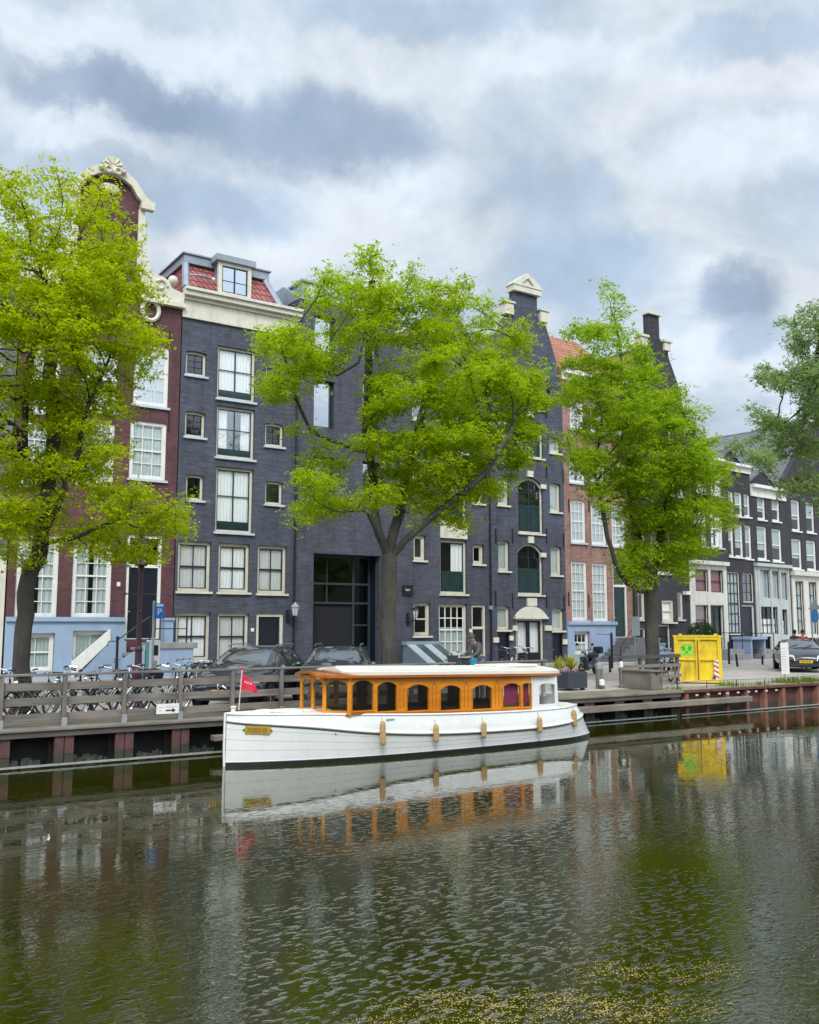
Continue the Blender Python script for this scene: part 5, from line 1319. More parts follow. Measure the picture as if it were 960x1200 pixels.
# cabin inside: sole, benches, table
m = MB(); m.box(xa-.3, xe-.1, cy+.06, -cy-.06, .55, .60); m.box(xa+.2, xo, cy+.07, cy+.45, .60, .98); m.box(xa+.2, xo, -cy-.45, -cy-.07, .60, .98); m.box(xa+.6, xo-.3, -.2, .2, .92, .96)
m.build('saloon_furniture', wood('dark_saloon_wood', (.06, .025, .012), (.12, .05, .02), .4), bt)
m = MB(); m.tube([(xa-.05, .1, .6), (xa-.05, .1, ztl(xa))], .04, 6); m.box(xa-.2, xa-.15, -.15, .35, .9, 1.05); m.build('helm_post', M['varnish_dk'], bt)
# foredeck: folded canvas, bollard, cleats
m = MB(); rnd = random.Random(8)
for k in range(5): m.ball((-4.2+.33*k, -.1+.1*rnd.random(), 1.03-.01*k), .16+.05*rnd.random(), 1.4, 1, .28, n=8)
m.build('folded_cover', M['canvas'], bt, smooth=True)
m = MB(); m.lathe([(.05, 0), (.045, .1), (.065, .11), (.065, .14), (.02, .15)], (-4.85, 0, 1.03), 8); m.tube([(-4.15, -.30, 1.05), (-3.9, -.34, 1.05)], .02, 6)
m.build('bollard', M['hull'], bt)
m = MB(); xs_, zs_ = bp(395.5, 861, 17.3); m.lathe([(.035, -.02), (.035, .03), (.02, .03), (.02, -.02)], (xs_-.02, -.60, zs_), 10, 'y'); m.build('exhaust_port', M['black'], bt)
m = MB(); 
for u, v in ((456, 842.5), (666, 830)): x, z = bp(u, v, 17.05); m.tube([(x-.1, -.955 if u < 500 else -.80, z), (x+.1, -.955 if u < 500 else -.80, z)], .015, 5); m.tube([(x, -.90 if u < 500 else -.7, z), (x, -.96 if u < 500 else -.8, z)], .015, 5)
m.build('cleat', M['galv'], bt)
# brass name board on the bow
px0, px1 = bp(287.5, 854, 17.6)[0], bp(322, 855, 17.4)[0]
def hull_y(x, z):
    for i in range(len(SS)-1):
        if SS[i][0] <= x <= SS[i+1][0]:
            f = (x-SS[i][0])/(SS[i+1][0]-SS[i][0]); s = [SS[i][k]*(1-f)+SS[i+1][k]*f for k in range(7)]
            sec = section(s, -1)
            for j in range(3, len(sec)-1):
                if sec[j][2] <= z <= sec[j+1][2]:
                    g = (z-sec[j][2])/(sec[j+1][2]-sec[j][2]); return sec[j][1]*(1-g)+sec[j+1][1]*g
    return 0
zc = .70
pa, pb = Vector((px0, hull_y(px0, zc)-.018, zc+.02)), Vector((px1, hull_y(px1, zc)-.018, zc-.005)); d = pb-pa; L = d.length; d /= L
up_ = Vector((0, -(hull_y((px0+px1)/2, zc-.08)-hull_y((px0+px1)/2, zc+.08)), .16)); up_ = Vector((0, hull_y((px0+px1)/2, zc+.08)-hull_y((px0+px1)/2, zc-.08), .16)).normalized(); nn = d.cross(up_).normalized(); up_ = nn.cross(d)
if nn.y > 0: nn = -nn
T = Matrix(((d.x, -nn.x, up_.x, pa.x), (d.y, -nn.y, up_.y, pa.y), (d.z, -nn.z, up_.z, pa.z), (0, 0, 0, 1)))
hh = .082
m = MB(); m.T = T; m.panel([(0, 0), (.05, -hh*.55), (.05, -hh), (L-.05, -hh), (L-.05, -hh*.55), (L, 0), (L-.05, hh*.55), (L-.05, hh), (.05, hh), (.05, hh*.55)], [], -.012, .03)
nb = m.build('name_board', M['brass'], bt)
m = MB(); m.T = T; rnd = random.Random(2); k = 8; cw_ = (L-.2)/k
for i in range(k):
    x0 = .1+cw_*i; w = cw_*.66; tt = .012
    m.box(x0, x0+tt, -.02, -.013, -.045, .045)
    if i % 4 != 1: m.box(x0+w-tt, x0+w, -.02, -.013, -.045, .045)
    if i % 3 != 2: m.box(x0, x0+w, -.0202, -.0132, .033, .045)
    if i % 2: m.box(x0, x0+w, -.0202, -.0132, -.006, .006)
    if i % 3: m.box(x0, x0+w, -.0202, -.0132, -.045, -.033)
m.build('lettering', painted('dark_gold_letters', (.22, .12, .015), .5), nb)
m = MB(); m.T = T
for x in (.028, L-.028): m.ball((x, -.016, 0), .012, n=6)
m.build('screw', M['black'], nb)

# red pennant on the bow staff: its staff stands on the deck (part of the flag)
fx, fz = bp(283, 832, 17.95); tzf = bp(283, 784, 17.95)[1]
fl = empty('pennant', (BX+fx, BY, fz), 0, 'red pennant with small white crosses on a short staff at the bow', 'flag')
Hf = tzf-fz
m = MB(); m.tube([(-.06, 0, 0), (0, 0, Hf)], .011, 6); m.build('staff', painted('white_pink_staff', (.75, .5, .48), .5), fl)
m = MB(); m.ball((0, 0, Hf+.015), .032, n=6); m.build('finial', painted('flag_red', (.62, .02, .055), .6, .1), fl)
m = MB(); vs, fs = [], []; n = 10; zt = Hf-.09; zb_ = Hf*.40
for i in range(n+1):
    f = i/n; x = .36*f; yy = .035*math.sin(f*7)*f
    top = zt-(zt-zb_-.0)*(.85*f**1.4); bot = zb_+.06+.02*math.sin(f*5)-.06*f
    vs += [(x-.03*(1-(bot/Hf)), yy, min(bot, top-.02)), (x, yy, top)]
m.add(vs, [(2*i, 2*i+2, 2*i+3, 2*i+1) for i in range(n)]); cl = m.build('cloth', bpy.data.materials['flag_red'], fl, recalc=False)
m = MB(); zc = (zt+zb_)/2+.03
for i in range(3):
    cx = .07+.055*i; s_ = .020; yy = -.012+.035*math.sin(cx/.36*7)*cx/.36
    for sg in (-1, 1): m.add([(cx-s_-.006, yy, zc-sg*s_-.02*i), (cx-s_+.006, yy, zc-sg*s_-.02*i), (cx+s_+.006, yy-.002, zc+sg*s_-.02*i), (cx+s_-.006, yy-.002, zc+sg*s_-.02*i)], [(0, 1, 2, 3)])
m.build('white_cross', M['white'], cl)

# rope fenders hanging on the near side
FL = ['longest tan rope fender, hanging under the second cabin window', 'tan rope fender under the third arched window, second from the bow', 'tan rope fender under the middle of the orange cabin side, third from the bow', 'tan rope fender slanting beneath the joint of orange and white cabin', 'tan rope fender hanging at the curved stern']
for i, (u, v0, v1) in enumerate([(448.5, 845, 873.5), (511, 849, 869.5), (567, 846, 864.5), (632, 840, 858.5), (672.5, 832, 851)]):
    Y = [16.86, 16.82, 16.82, 16.86, 17.1][i]
    t_, b_ = at(u, v0, Y), at(u+(1.5 if i > 2 else .5), v1, Y-.0)
    f = empty('rope_fender', (t_.x, t_.y, b_.z), 0, FL[i], 'fender', 'rope fenders along the near side of the boat')
    H = t_.z-b_.z; dx = b_.x-t_.x; r = .062
    m = MB(); pts = [(dx, 0, 0), (dx, 0, .02), (dx*.9, 0, .05), (dx*.2, 0, H-.06), (0, 0, H-.02), (0, 0, H)]
    P = []; rr = []
    for k in range(25):
        g = k/24; P.append((dx*(1-g), 0, H*g)); e_ = min(1, min(g, 1-g)*9)
        rr.append(r*(.55+.45*math.sqrt(e_))*(1+.05*(k % 2))*(1 if g < .8 else 1-.9*(g-.8)))
    m.tube(P, rr, 10); m.build('rope_body', M['rope'], f)
    m = MB(); m.tube([(0, 0, H-.01), (.0, .06, H+.10)], .009, 5); m.build('lanyard', painted('grey_lanyard', (.35, .33, .3), .8) if i == 0 else bpy.data.materials['grey_lanyard'], f)
# ------------------------------------------------------------------ timber railing along the quay
FY = 19.86
def fence_thing(label, x0, x1, posts, planks=True):
    f = empty('quay_railing', (x0, FY, STREET), 0, label, 'railing')
    L = x1-x0; rnd = random.Random(int(x0*10)); H = 1.05
    for x in posts:
        m = MB(); m.box(x-x0-.042, x-x0+.042, -.045, .045, 0, H-.052); p = m.build('post', M['oldwoodz'], f, bevel=.008)
        m = MB(); m.box(x-x0-.055, x-x0+.055, -.060, -.047, -.02, .17); m.build('post_shoe', M['galv'], p)
    m = MB(); m.box(-.15, L+.15, -.055, .055, H-.05, H); m.build('handrail', M['oldwood'], f, bevel=.012)
    if planks:
        for zc in (.79, .49, .19):
            xs_ = [0] + sorted(rnd.sample([p-x0 for p in posts[1:-1]], min(3, len(posts)-2))) + [L]
            for a, b in zip(xs_[:-1], xs_[1:]):
                m = MB(); j = rnd.uniform(-.022, .022); m.hexa([(a+.004, .047, zc-.076+j), (b-.004, .047, zc-.076), (b-.004, .082, zc-.076), (a+.004, .082, zc-.076+j), (a+.004, .047, zc+.076+j), (b-.004, .047, zc+.076), (b-.004, .082, zc+.076), (a+.004, .082, zc+.076+j)])
                m.build('plank', M['oldwood'], f, bevel=.006)
    return f
pl = [PX0+PDX*k for k in range(-4, 10)]
fence_thing('long weathered grey plank railing along the quay in front of the bicycles', pl[0], pl[-1], pl)
q2 = [15.6, 16.7, 17.75]
fence_thing('short open railing behind the aft roof of the boat', q2[0], q2[-1], q2, planks=False)
# white arrow sign on the railing
p0, p1 = at(183.5, 831, FY-.08), at(210, 830, FY-.08)
sg = empty('arrow_sign', (p0.x, FY-.068, (p0.z+p1.z)/2), 0, 'small white sign with black arrow on the lowest railing plank', 'sign')
w = p1.x-p0.x; hh = .105
m = MB(); m.box(0, w, -.012, 0, -hh, hh); m.build('sign_plate', M['white'], sg)
m = MB(); m.box(w*.40, w*.70, -.016, -.013, -.05, -.022); m.panel([(w*.70, -.085), (w*.84, -.036), (w*.70, .013)], [], -.016, -.013); m.build('arrow', M['black'], sg)
m = MB(); m.box(w*.12, w*.20, -.016, -.013, -.05, -.02); m.box(w*.06, w*.30, -.015, -.013, .03, .04); m.box(w*.4, w*.9, -.015, -.013, .045, .053); m.box(w*.4, w*.8, -.015, -.013, .02, .028); m.build('faded_lettering', painted('faded_pink_print', (.62, .42, .40), .6), sg)

# ------------------------------------------------------------------ text helper
def text(body, size, mat, parent, loc, rot, name, ext=.004, scale=(1, 1, 1)):
    cu = bpy.data.curves.new(name, 'FONT'); cu.body = body; cu.size = size; cu.extrude = ext; cu.align_x = 'CENTER'; cu.align_y = 'CENTER'
    tmp = bpy.data.objects.new('tmp', cu); COL.objects.link(tmp)
    me = bpy.data.meshes.new_from_object(tmp.evaluated_get(bpy.context.evaluated_depsgraph_get())); bpy.data.objects.remove(tmp); bpy.data.curves.remove(cu)
    me.materials.clear(); me.materials.append(mat)
    o = bpy.data.objects.new(name, me); COL.objects.link(o); o.parent = parent; o.location = loc; o.rotation_euler = rot; o.scale = scale
    return o

# ------------------------------------------------------------------ street lamp
lp = at(163.5, 732, 23.3)
e = empty('street_lamp', (lp.x, 23.3, STREET), 0, 'tall maroon cast iron street lamp with ladder bar by the parking meter', 'street lamp')
m = MB(); m.lathe([(.17, 0), (.17, .06), (.145, .1), (.145, .55), (.16, .6), (.13, .66), (.15, .78), (.165, .86), (.14, .93), (.09, 1.0), (.085, 1.35), (.10, 1.38), (.10, 1.43), (.065, 1.5), (.06, 2.3), (.075, 2.33), (.06, 2.37), (.052, 3.3), (.07, 3.36), (.10, 3.42), (.04, 3.5)], (0, 0, 0), 14); m.build('column', M['lampmaroon'], e, smooth=False)
m = MB(); m.tube([(-.36, 0, 2.78), (.36, 0, 2.78)], .018, 6)
for s_ in (-1, 1): m.ball((s_*.37, 0, 2.78), .03, n=6)
m.build('ladder_bar', M['lampmaroon'], e)
m = MB()
for k in range(6):
    a = k*math.pi/3; m.tube([(.13*math.cos(a), .13*math.sin(a), 3.5), (.21*math.cos(a), .21*math.sin(a), 3.98)], .012, 5)
m.lathe([(.05, 3.46), (.15, 3.49), (.15, 3.51), (.05, 3.51)], n=6)
m.build('lantern_frame', M['lampmaroon'], e)
m = MB(); m.lathe([(.12, 3.515), (.2, 3.98)], n=6); m.build('lantern_glass', glassmat('lantern_glass', (.8, .82, .8), .1), e)
m = MB(); m.lathe([(.25, 3.985), (.24, 4.02), (.12, 4.17), (.06, 4.2), (.06, 4.25), (.001, 4.33)], n=12); m.build('lantern_cap', M['lampmaroon'], e)

# parking sign and pay station
pp = at(180, 732, 25.0)
e = empty('parking_sign', (pp.x, 25.0, STREET), 0, 'blue parking sign with white P on a grey post', 'sign')
tz = at(180, 704, 25).z-STREET
m = MB(); m.tube([(0, 0, 0), (0, 0, tz)], .035, 8); m.build('post', M['galv'], e)
a, b = at(180.5, 725, 24.95), at(193, 707, 24.95); sx = a.x-pp.x; w = b.x-a.x; h0, h1 = a.z-STREET, b.z-STREET
m = MB(); m.box(sx+.0, sx+w, -.062, -.045, h0, h1); pb = m.build('sign_plate', painted('traffic_blue', (.02, .16, .56), .4, .05), e)
text('P', (h1-h0)*.62, M['white'], pb, (sx+w/2, -.067, h0+(h1-h0)*.42), (math.pi/2, 0, 0), 'letter')
m = MB(); m.box(sx+w*.2, sx+w*.85, -.068, -.063, h0+(h1-h0)*.80, h0+(h1-h0)*.93); m.build('white_panel', M['white'], pb)
pm = at(180.5, 732, 25.8)
e = empty('parking_meter', (pm.x, 25.8, STREET), 0, 'white and teal parking pay station behind the street lamp', 'parking meter')
a, b = at(174, 790, 25.8), at(188, 750, 25.8); w = b.x-a.x; H = b.z-STREET
m = MB(); m.box(-w/2, w/2, -.14, .14, .02, H); m.build('housing', M['white'], e, bevel=.015)
m = MB(); m.box(-w/2-.012, -w/2-.001, -.13, .13, .02, H-.05); m.build('side_panel', painted('teal_panel', (.05, .30, .30), .5), e)
m = MB(); m.box(-w*.2, w*.3, -.150, -.141, H-.42, H-.14); m.build('screen', M['navy'], e)
m = MB(); m.box(-w*.15, w*.25, -.150, -.141, H-.78, H-.56); m.box(-w*.1, w*.1, -.16, -.141, H-.9, H-.83); m.build('keypad', M['galv'], e)

# cellar hatch with glass lean-to in front of the hatch-column house
e = empty('glazed_cellar_hatch', (22.0, 36, STREET), 0, 'lean-to cellar hatch with striped grey glass roof by the barred window', 'cellar hatch')
a, b = at(476, 753, 35.6), at(514, 753, 35.6); x0, x1 = a.x-22, b.x-22; zt = a.z-STREET
yf = -2.5
m = MB(); m.sprofile([(yf, 0), (-.12, 0), (-.12, zt-.12), (-.45, zt-.12), (yf, .15)], x0, x0+.1); m.build('side_wall', painted('blue_grey_timber', (.16, .20, .26), .6, .1), e); m = MB(); m.sprofile([(yf, 0), (-.12, 0), (-.12, zt-.12), (-.45, zt-.12), (yf, .15)], x1-.1, x1); m.build('side_wall', bpy.data.materials['blue_grey_timber'], e)
m = MB(); m.box(x0-.05, x1+.05, -.50, -.12, zt-.118, zt+.04); m.build('top_ledge', M['lead'], e)
for k in range(4):
    xa_ = x0+(x1-x0)*k/4; xb_ = x0+(x1-x0)*(k+1)/4
    m = MB(); m.hexa([(xa_+.01, yf, .152), (xb_-.01, yf, .152), (xb_-.01, -.46, zt-.116), (xa_+.01, -.46, zt-.116), (xa_+.01, yf-.01, .19), (xb_-.01, yf-.01, .19), (xb_-.01, -.47, zt-.08), (xa_+.01, -.47, zt-.08)])
    m.build('roof_pane', painted('pale_wired_glass', (.42, .45, .46), .2, .05) if k == 0 else (bpy.data.materials['pale_wired_glass'] if k == 2 else (painted('dark_wired_glass', (.05, .09, .09), .15, .1) if k == 1 else bpy.data.materials['dark_wired_glass'])), e)

# black wall plaque and two wall lanterns
a, b = at(470.5, 697, 36), at(483, 686, 36)
e = empty('wall_plaque', (a.x, 35.94, a.z), 0, 'square black plaque with small white lettering on the dark brick', 'plaque')
m = MB(); m.box(0, b.x-a.x, -.03, 0, 0, b.z-a.z); m.build('plate', M['black'], e)
w, hh = b.x-a.x, b.z-a.z; m = MB()
for k in range(6): m.box(w*(.24+.09*k), w*(.24+.09*k)+w*.05, -.034, -.031, hh*.52, hh*.60)
for k in range(4): m.box(w*(.32+.09*k), w*(.32+.09*k)+w*.05, -.034, -.031, hh*.40, hh*.47)
m.build('lettering', M['white'], e)
for (u, v0, v1, lab) in ((346, 704, 728, 'wall lantern with pale glass beside the drainpipe left of the gateway'), (487, 706, 733, 'dark wall lantern on a curled bracket under the black plaque')):
    c0 = at(u, (v0+v1)/2, 35.5); e = empty('wall_lantern', (c0.x, 35.5, c0.z-.25), 0, lab, 'lantern', 'wall lanterns on the dark houses')
    m = MB(); m.tube([(-.1, .48, -.15), (-.05, .2, -.1), (0, .02, -.02), (0, 0, .05)], .03, 6); m.tube([(-.1, .48, .25), (-.05, .25, .0), (0, .05, -.04)], .018, 5); m.box(-.18, -.02, .44, .49, -.25, .3); m.build('bracket', M['iron'], e)
    m = MB(); m.lathe([(.09, .06), (.16, .42)], n=6); m.build('lamp_glass', painted('pale_lamp_glass', (.5, .53, .52), .2, .1) if u == 346 else bpy.data.materials['pale_lamp_glass'], e)
    m = MB()
    for k in range(6): q = k*math.pi/3; m.tube([(.09*math.cos(q), .09*math.sin(q), .06), (.16*math.cos(q), .16*math.sin(q), .42)], .012, 4)
    m.lathe([(.19, .425), (.17, .47), (.07, .55), (.02, .62)], n=8); m.build('lamp_cap', M['lead'] if u == 346 else M['iron'], e)

# ------------------------------------------------------------------ yellow container
a, b = onz(790, 798.5, STREET), None
cx0 = at(790.5, 770, 22.3); cx1 = at(842, 770, 22.3); e = empty('site_container', (cx0.x, 22.3, STREET), R(-49), 'yellow steel site container with green emblem and red white warning stripes', 'container')
W = 51.5/1108*(cx0-CAM).dot(FWD)*1.02; H = at(816, 746, 22.8).z-STREET
M['yellow'] = painted('worn_yellow_paint', (.74, .52, .012), .5, .16, 3.0, .85, .2, dirtcol=(.30, .15, .03))
m = MB(); m.box(0, W, .06, 1.9, .08, H-.04); body = m.build('body', M['yellow'], e)
m = MB()
for (x0, x1, z0, z1) in ((0, .07, .04, H), (W-.07, W, .04, H), (.072, W-.072, H-.09, H-.01), (.072, W-.072, .04, .12), (W/2-.075, W/2-.015, .122, H-.092), (W/2+.015, W/2+.075, .122, H-.092), (.072, W/2-.077, H*.50, H*.50+.05), (W/2+.077, W-.072, H*.50, H*.50+.05), (.072, .13, .122, H*.5-.002), (.072, .13, H*.5+.052, H-.092), (W-.13, W-.072, .122, H*.5-.002), (W-.13, W-.072, H*.5+.052, H-.092)): m.box(x0, x1, .0, .058, z0, z1)
m.build('door_frame', M['yellow'], e)
m = MB()
for (x0, x1, y0, y1) in ((-.03, W+.03, -.0, .06), (-.03, W+.03, 1.84, 1.93), (-.03, .05, .062, 1.838), (W-.05, W+.03, .062, 1.838)): m.box(x0, x1, y0, y1, H+.001, H+.05)
m.build('top_rim', M['yellow'], e)
m = MB()
for x in (W*.1, W*.85): m.box(x, x+.12, .02, .14, H+.052, H+.12)
m.build('lifting_eye', M['yellow'], e)
m = MB(); m.box(W*.80, W*.86, -.02, -.001, .16, .26); m.box(W/2-.012, W/2+.012, -.03, .05, .15, H-.1); m.build('lock', M['rust'], e)
for x0 in (.02, W-.27):
    m = MB(); m.box(x0, x0+.16, -.012, -.002, .15, .80); bd = m.build('warning_board', M['white'], e)
    m = MB()
    for k in range(4):
        z = .17+.165*k; m.add([(x0, -.0145, z), (x0+.16, -.0145, z+.09 if x0 < 1 else z), (x0+.16, -.0145, z+.17 if x0 < 1 else z+.08), (x0, -.0145, z+.08 if x0 < 1 else z+.17)] if x0 < 1 else [(x0, -.0145, z+.09), (x0+.16, -.0145, z), (x0+.16, -.0145, z+.08), (x0, -.0145, min(.80, z+.17))], [(0, 1, 2, 3)])
    m.build('red_stripe', painted('faded_red', (.55, .10, .055), .6) if x0 < .5 else bpy.data.materials['faded_red'], bd)
# emblem: bright plate with three dark green wedges
ex0, ex1, ez0, ez1 = W*.13, W*.40, H*.57, H*.86
m = MB(); m.box(ex0, ex1, .050, .0585, ez0, ez1); em = m.build('emblem', painted('bright_lime_plate', (.40, .62, .05), .5), e)
ecx, ecz = (ex0+ex1)/2, ez0+(ez1-ez0)*.52; s_ = (ex1-ex0)*.46
m = MB()
for (pts) in ([(-1, .55), (-.35, .75), (-.12, .1), (-.62, -.25)], [(1, .55), (.35, .75), (.12, .1), (.62, -.25)], [(-.42, -.62), (.42, -.62), (0, .02)]):
    m.panel([(ecx+x*s_, ecz+z*s_) for x, z in pts], [], .046, .0495)
m.box(ecx-.8*s_, ecx+.8*s_, .046, .0495, ecz+.84*s_, ecz+.95*s_); m.box(ecx-.8*s_, ecx+.8*s_, .046, .0495, ecz-.90*s_, ecz-.82*s_)
m.build('emblem_wedge', painted('emblem_green', (.02, .42, .03), .5), em)

# grey timber box at the quay edge, wooden barrier behind, timber mooring posts
b0 = at(763.5, 800, 20.35)
e = empty('timber_box', (b0.x, 20.35, STREET), 0, 'weathered grey timber storage box on the edge of the quay', 'box')
W = .52; H = at(745, 785, 20.9).z-STREET
m = MB(); m.box(.03, W-.05, .03, 1.33, .08, H-.06); m.build('chest', M['deckwood'], e)
m = MB(); m.box(-.03, W+.02, -.03, 1.38, H-.058, H); m.build('lid', M['oldwood'], e, bevel=.01)
m = MB(); 
for x in (0, W-.09): m.box(x, x+.09, 0, .028, .02, H-.06)
m.box(.092, W-.092, .0, .028, .02, .16); m.box(-.0, .028, .03, 1.33, .02, .14); m.box(-.0, .028, .03, .12, .142, H-.06); m.box(-.0, .028, 1.24, 1.33, .142, H-.06); m.build('corner_batten', M['oldwood'], e)
m = MB(); m.box(W*.5-.04, W*.5+.04, -.012, -.001, H-.14, H-.06); m.build('lock', M['iron'], e)
c0, c1 = at(728, 790, 21.9), at(794, 790, 21.9)
e = empty('timber_barrier', (c0.x, 21.9, STREET), 0, 'dark three-rail timber barrier behind the grey box, before the third tree', 'barrier')
L = c1.x-c0.x
for x in (0, L*.33, L*.66, L):
    m = MB(); m.box(x-.05, x+.05, -.05, .05, 0, 1.02); m.build('post', M['darkwood'], e, bevel=.008)
for z in (.97, .66, .30):
    m = MB(); m.box(-.15, L+.1, -.085, -.052, z-.055, z+.055); m.build('rail', M['oldwood'] if z < .9 else M['darkwood'], e)
m = MB(); m.hexa([(L-.45, -.13, 0), (L-.38, -.13, 0), (L-.38, -.09, 0), (L-.45, -.09, 0), (L-.02, -.13, .62), (L+.05, -.13, .62), (L+.05, -.09, .62), (L-.02, -.09, .62)]); m.build('brace', M['oldwood'], e)
def post(u, Y, v1, r, lab, name='mooring_post', mat='oldwoodz', cat='post', cap=None):
    p = at(u, 760, Y); z = at(u, v1, Y).z-STREET; e = empty(name, (p.x, Y, STREET), 0, lab, cat)
    m = MB(); m.lathe([(r, 0), (r, z-.12), (r*.9, z-.05), (r*.55, z)], n=10); m.build('shaft', M[mat], e)
    if cap: m = MB(); m.lathe([(r*1.08, z-.16), (r*1.08, z-.02), (r*.6, z+.02), (.001, z+.03)], n=10); m.build('cap', M[cap], e)
    return e
post(701.5, 21.75, 778, .115, 'stout weathered timber post with pale cap on the open quay edge', cap='galv')
post(727.5, 21.6, 776, .06, 'thin timber post with white top at the corner of the box', cap='white')
post(704.5, 21.6, 797, .085, 'short dark stub post with white top leaning against the stout timber post', mat='darkwood', cap='white')
for (u, v1, Y, lab) in ((717, 741, 31.5, 'tall black iron post in front of the grey stepped stoop'), (714.5, 768, 29, 'short black bollard before the grey stepped stoop'), (863.5, 766, 29.5, 'leaning black bollard on the pavement right of the yellow container'), (893, 768, 30.2, 'black bollard in front of the pale grey shopfront'), (854, 752, 31.5, 'thin tall iron post at the whitewashed shopfront')):
    p = post(u, Y, v1, .055, lab, 'bollard', 'iron', 'bollard')
    if u == 863.5: p.rotation_euler = (0, R(-7), 0)
# planter with yellow spiky plants
p = at(667, 790, 21.9)
e = empty('planter', (p.x, 21.9, STREET), 0, 'square anthracite planter on feet at the quay edge behind the boat stern', 'planter')
W = at(678, 795, 21.9).x-at(656, 795, 21.9).x; H = at(667, 787, 21.9).z-STREET
m = MB(); m.panel([(-W/2, .07), (W/2, .07), (W/2, H), (-W/2, H)], [], -W/2, W/2); m.build('tub', painted('anthracite_tub', (.035, .040, .052), .5, .1), e, bevel=.015)
m = MB(); 
for sx_ in (-1, 1):
    for sy_ in (-1, 1): m.box(sx_*W*.36-.05, sx_*W*.36+.05, sy_*W*.36-.05, sy_*W*.36+.05, 0, .069)
m.build('foot', M['black'], e)
def spiky(c, n, L, lab, seed):
    rnd = random.Random(seed); e = empty('spiky_plant', c, 0, lab, 'plant', 'spiky plants by the planter'); m = MB()
    for i in range(n):
        a = rnd.uniform(0, 6.28); el = rnd.uniform(.15, 1.45); l = L*rnd.uniform(.7, 1.1); d = Vector((math.cos(a)*math.cos(el), math.sin(a)*math.cos(el), math.sin(el))); s_ = Vector((-math.sin(a), math.cos(a), 0))*.022
        p0 = Vector((0, 0, .02)); p1 = p0+d*l*.6; p2 = p0+d*l+Vector((0, 0, -.10*l*math.cos(el)))
        m.add([p0-s_*.5, p0+s_*.5, p1+s_, p1-s_, p2], [(0, 1, 2, 3), (3, 2, 4)])
    m.build('leaves', M['yucca'], e, recalc=False)
    m = MB(); m.tube([(0, 0, -.15), (0, 0, .08)], .03, 6); m.build('stem', M['bark_grey'], e)
M['yucca'] = leafmat('yellow_green_spikes', (.34, .36, .03), (.62, .58, .10), (.5, .5, .05), .25)
spiky((p.x+.05, 21.85, STREET+H+.08), 90, .52, 'yellow spiky plant in the anthracite planter, the right of two', 3)
p2 = at(655, 785, 23.2); spiky((p2.x, 23.2, at(655, 786, 23.2).z), 80, .52, 'yellow spiky plant just left of the anthracite planter', 4)
e = empty('plant_pot', (p2.x, 23.2, STREET), 0, 'dark tub of the left spiky plant, mostly hidden by the boat roof', 'pot'); hz = at(655, 787, 23.2).z-STREET-.02
m = MB(); m.lathe([(.18, 0), (.24, hz-.06), (.27, hz-.06), (.27, hz), (.22, hz), (.2, hz-.1)], n=14); m.build('tub', M['black'], e)
m = MB(); m.lathe([(.001, hz-.08), (.205, hz-.08)], n=12); m.build('soil', M['bark_dark'], e)
rnd = random.Random(6); m = MB()
for k in range(60): m.ball((rnd.uniform(-W*.45, W*.45), rnd.uniform(-W*.45, W*.45), rnd.uniform(.0, .10)), rnd.uniform(.014, .03), n=4)
o = m.build('flowers', leafmat('pale_pink_petals', (.5, .22, .22), (.72, .55, .5), (.6, .4, .4), .3)); o.location = (p.x, 21.9, STREET+H)
tag(o, 'low pale pink flowers under the spikes in the anthracite planter', 'flowers')
o = None
# bush in a tub before the white shopfront
bp_ = at(822, 745, 30.0)
def bush(loc, rx, ry, rz, n, lab, seed, leaf, name='bush'):
    rnd = random.Random(seed); e = empty(name, loc, 0, lab, 'bush'); m = MB()
    for i in range(n):
        while True:
            x, y, z = rnd.uniform(-1, 1), rnd.uniform(-1, 1), rnd.uniform(-1, 1); r_ = x*x+y*y+z*z
            if .25 < r_ < 1 and math.sin(x*7+seed)*math.sin(y*6)*math.sin(z*8) > -.45: break
        c = Vector((x*rx, y*ry, z*rz)); a = rnd.uniform(0, 6.28); t_ = rnd.uniform(-.8, .8); d = Vector((math.cos(a)*math.cos(t_), math.sin(a)*math.cos(t_), math.sin(t_))); s_ = d.cross(Vector((rnd.gauss(0, .4), rnd.gauss(0, .4), 1))).normalized()*.025
        l = rnd.uniform(.05, .10); m.add([c, c+d*l*.5+s_, c+d*l, c+d*l*.5-s_], [(0, 1, 2, 3)])
    m.build('leaves', leaf, e, recalc=False)
    m = MB()
    for k in range(5): a = k*1.3; m.tube([(0, 0, -rz-.1), (.3*rx*math.cos(a), .3*ry*math.sin(a), 0), (.7*rx*math.cos(a), .7*ry*math.sin(a), .4*rz)], [.03, .02, .008], 5)
    m.build('stem', M['bark_dark'], e)
    return e
M['leafdark'] = leafmat('dark_box_leaves', (.02, .06, .02), (.06, .13, .035), (.08, .16, .03), .3)
rz = .52; zc = at(822, 741, 30).z
bush((bp_.x, 30, zc), .80, .6, rz, 4200, 'rounded dark green bush showing above the yellow container', 5, M['leafdark'])
e = empty('plant_tub', (bp_.x, 30, STREET), 0, 'stone tub carrying the dark green bush behind the yellow container', 'tub')
m = MB(); hz = zc-rz-.02-STREET; m.lathe([(.4, 0), (.5, hz-.1), (.55, hz-.1), (.55, hz), (.45, hz), (.42, hz-.1)], n=16); m.build('tub_body', M['stone'], e)

# low iron guard rail on the sheet piling
e = empty('guard_rail', (23.6, 20.15, .77), 0, 'low bent iron guard rail along the grassy quay edge', 'guard rail')
xs_ = [0, 1.4, 2.9, 4.4, 6.0, 7.6, 9.4, 11.4, 14, 17]
for x in xs_:
    m = MB(); m.tube([(x, 0, -.02), (x, 0, .23)], .014, 6); m.build('rail_post', M['iron'], e)
m = MB(); m.tube([(x, 0, .23+.02*math.sin(x)) for x in xs_], .018, 6); m.build('rail_bar', M['galv'], e)

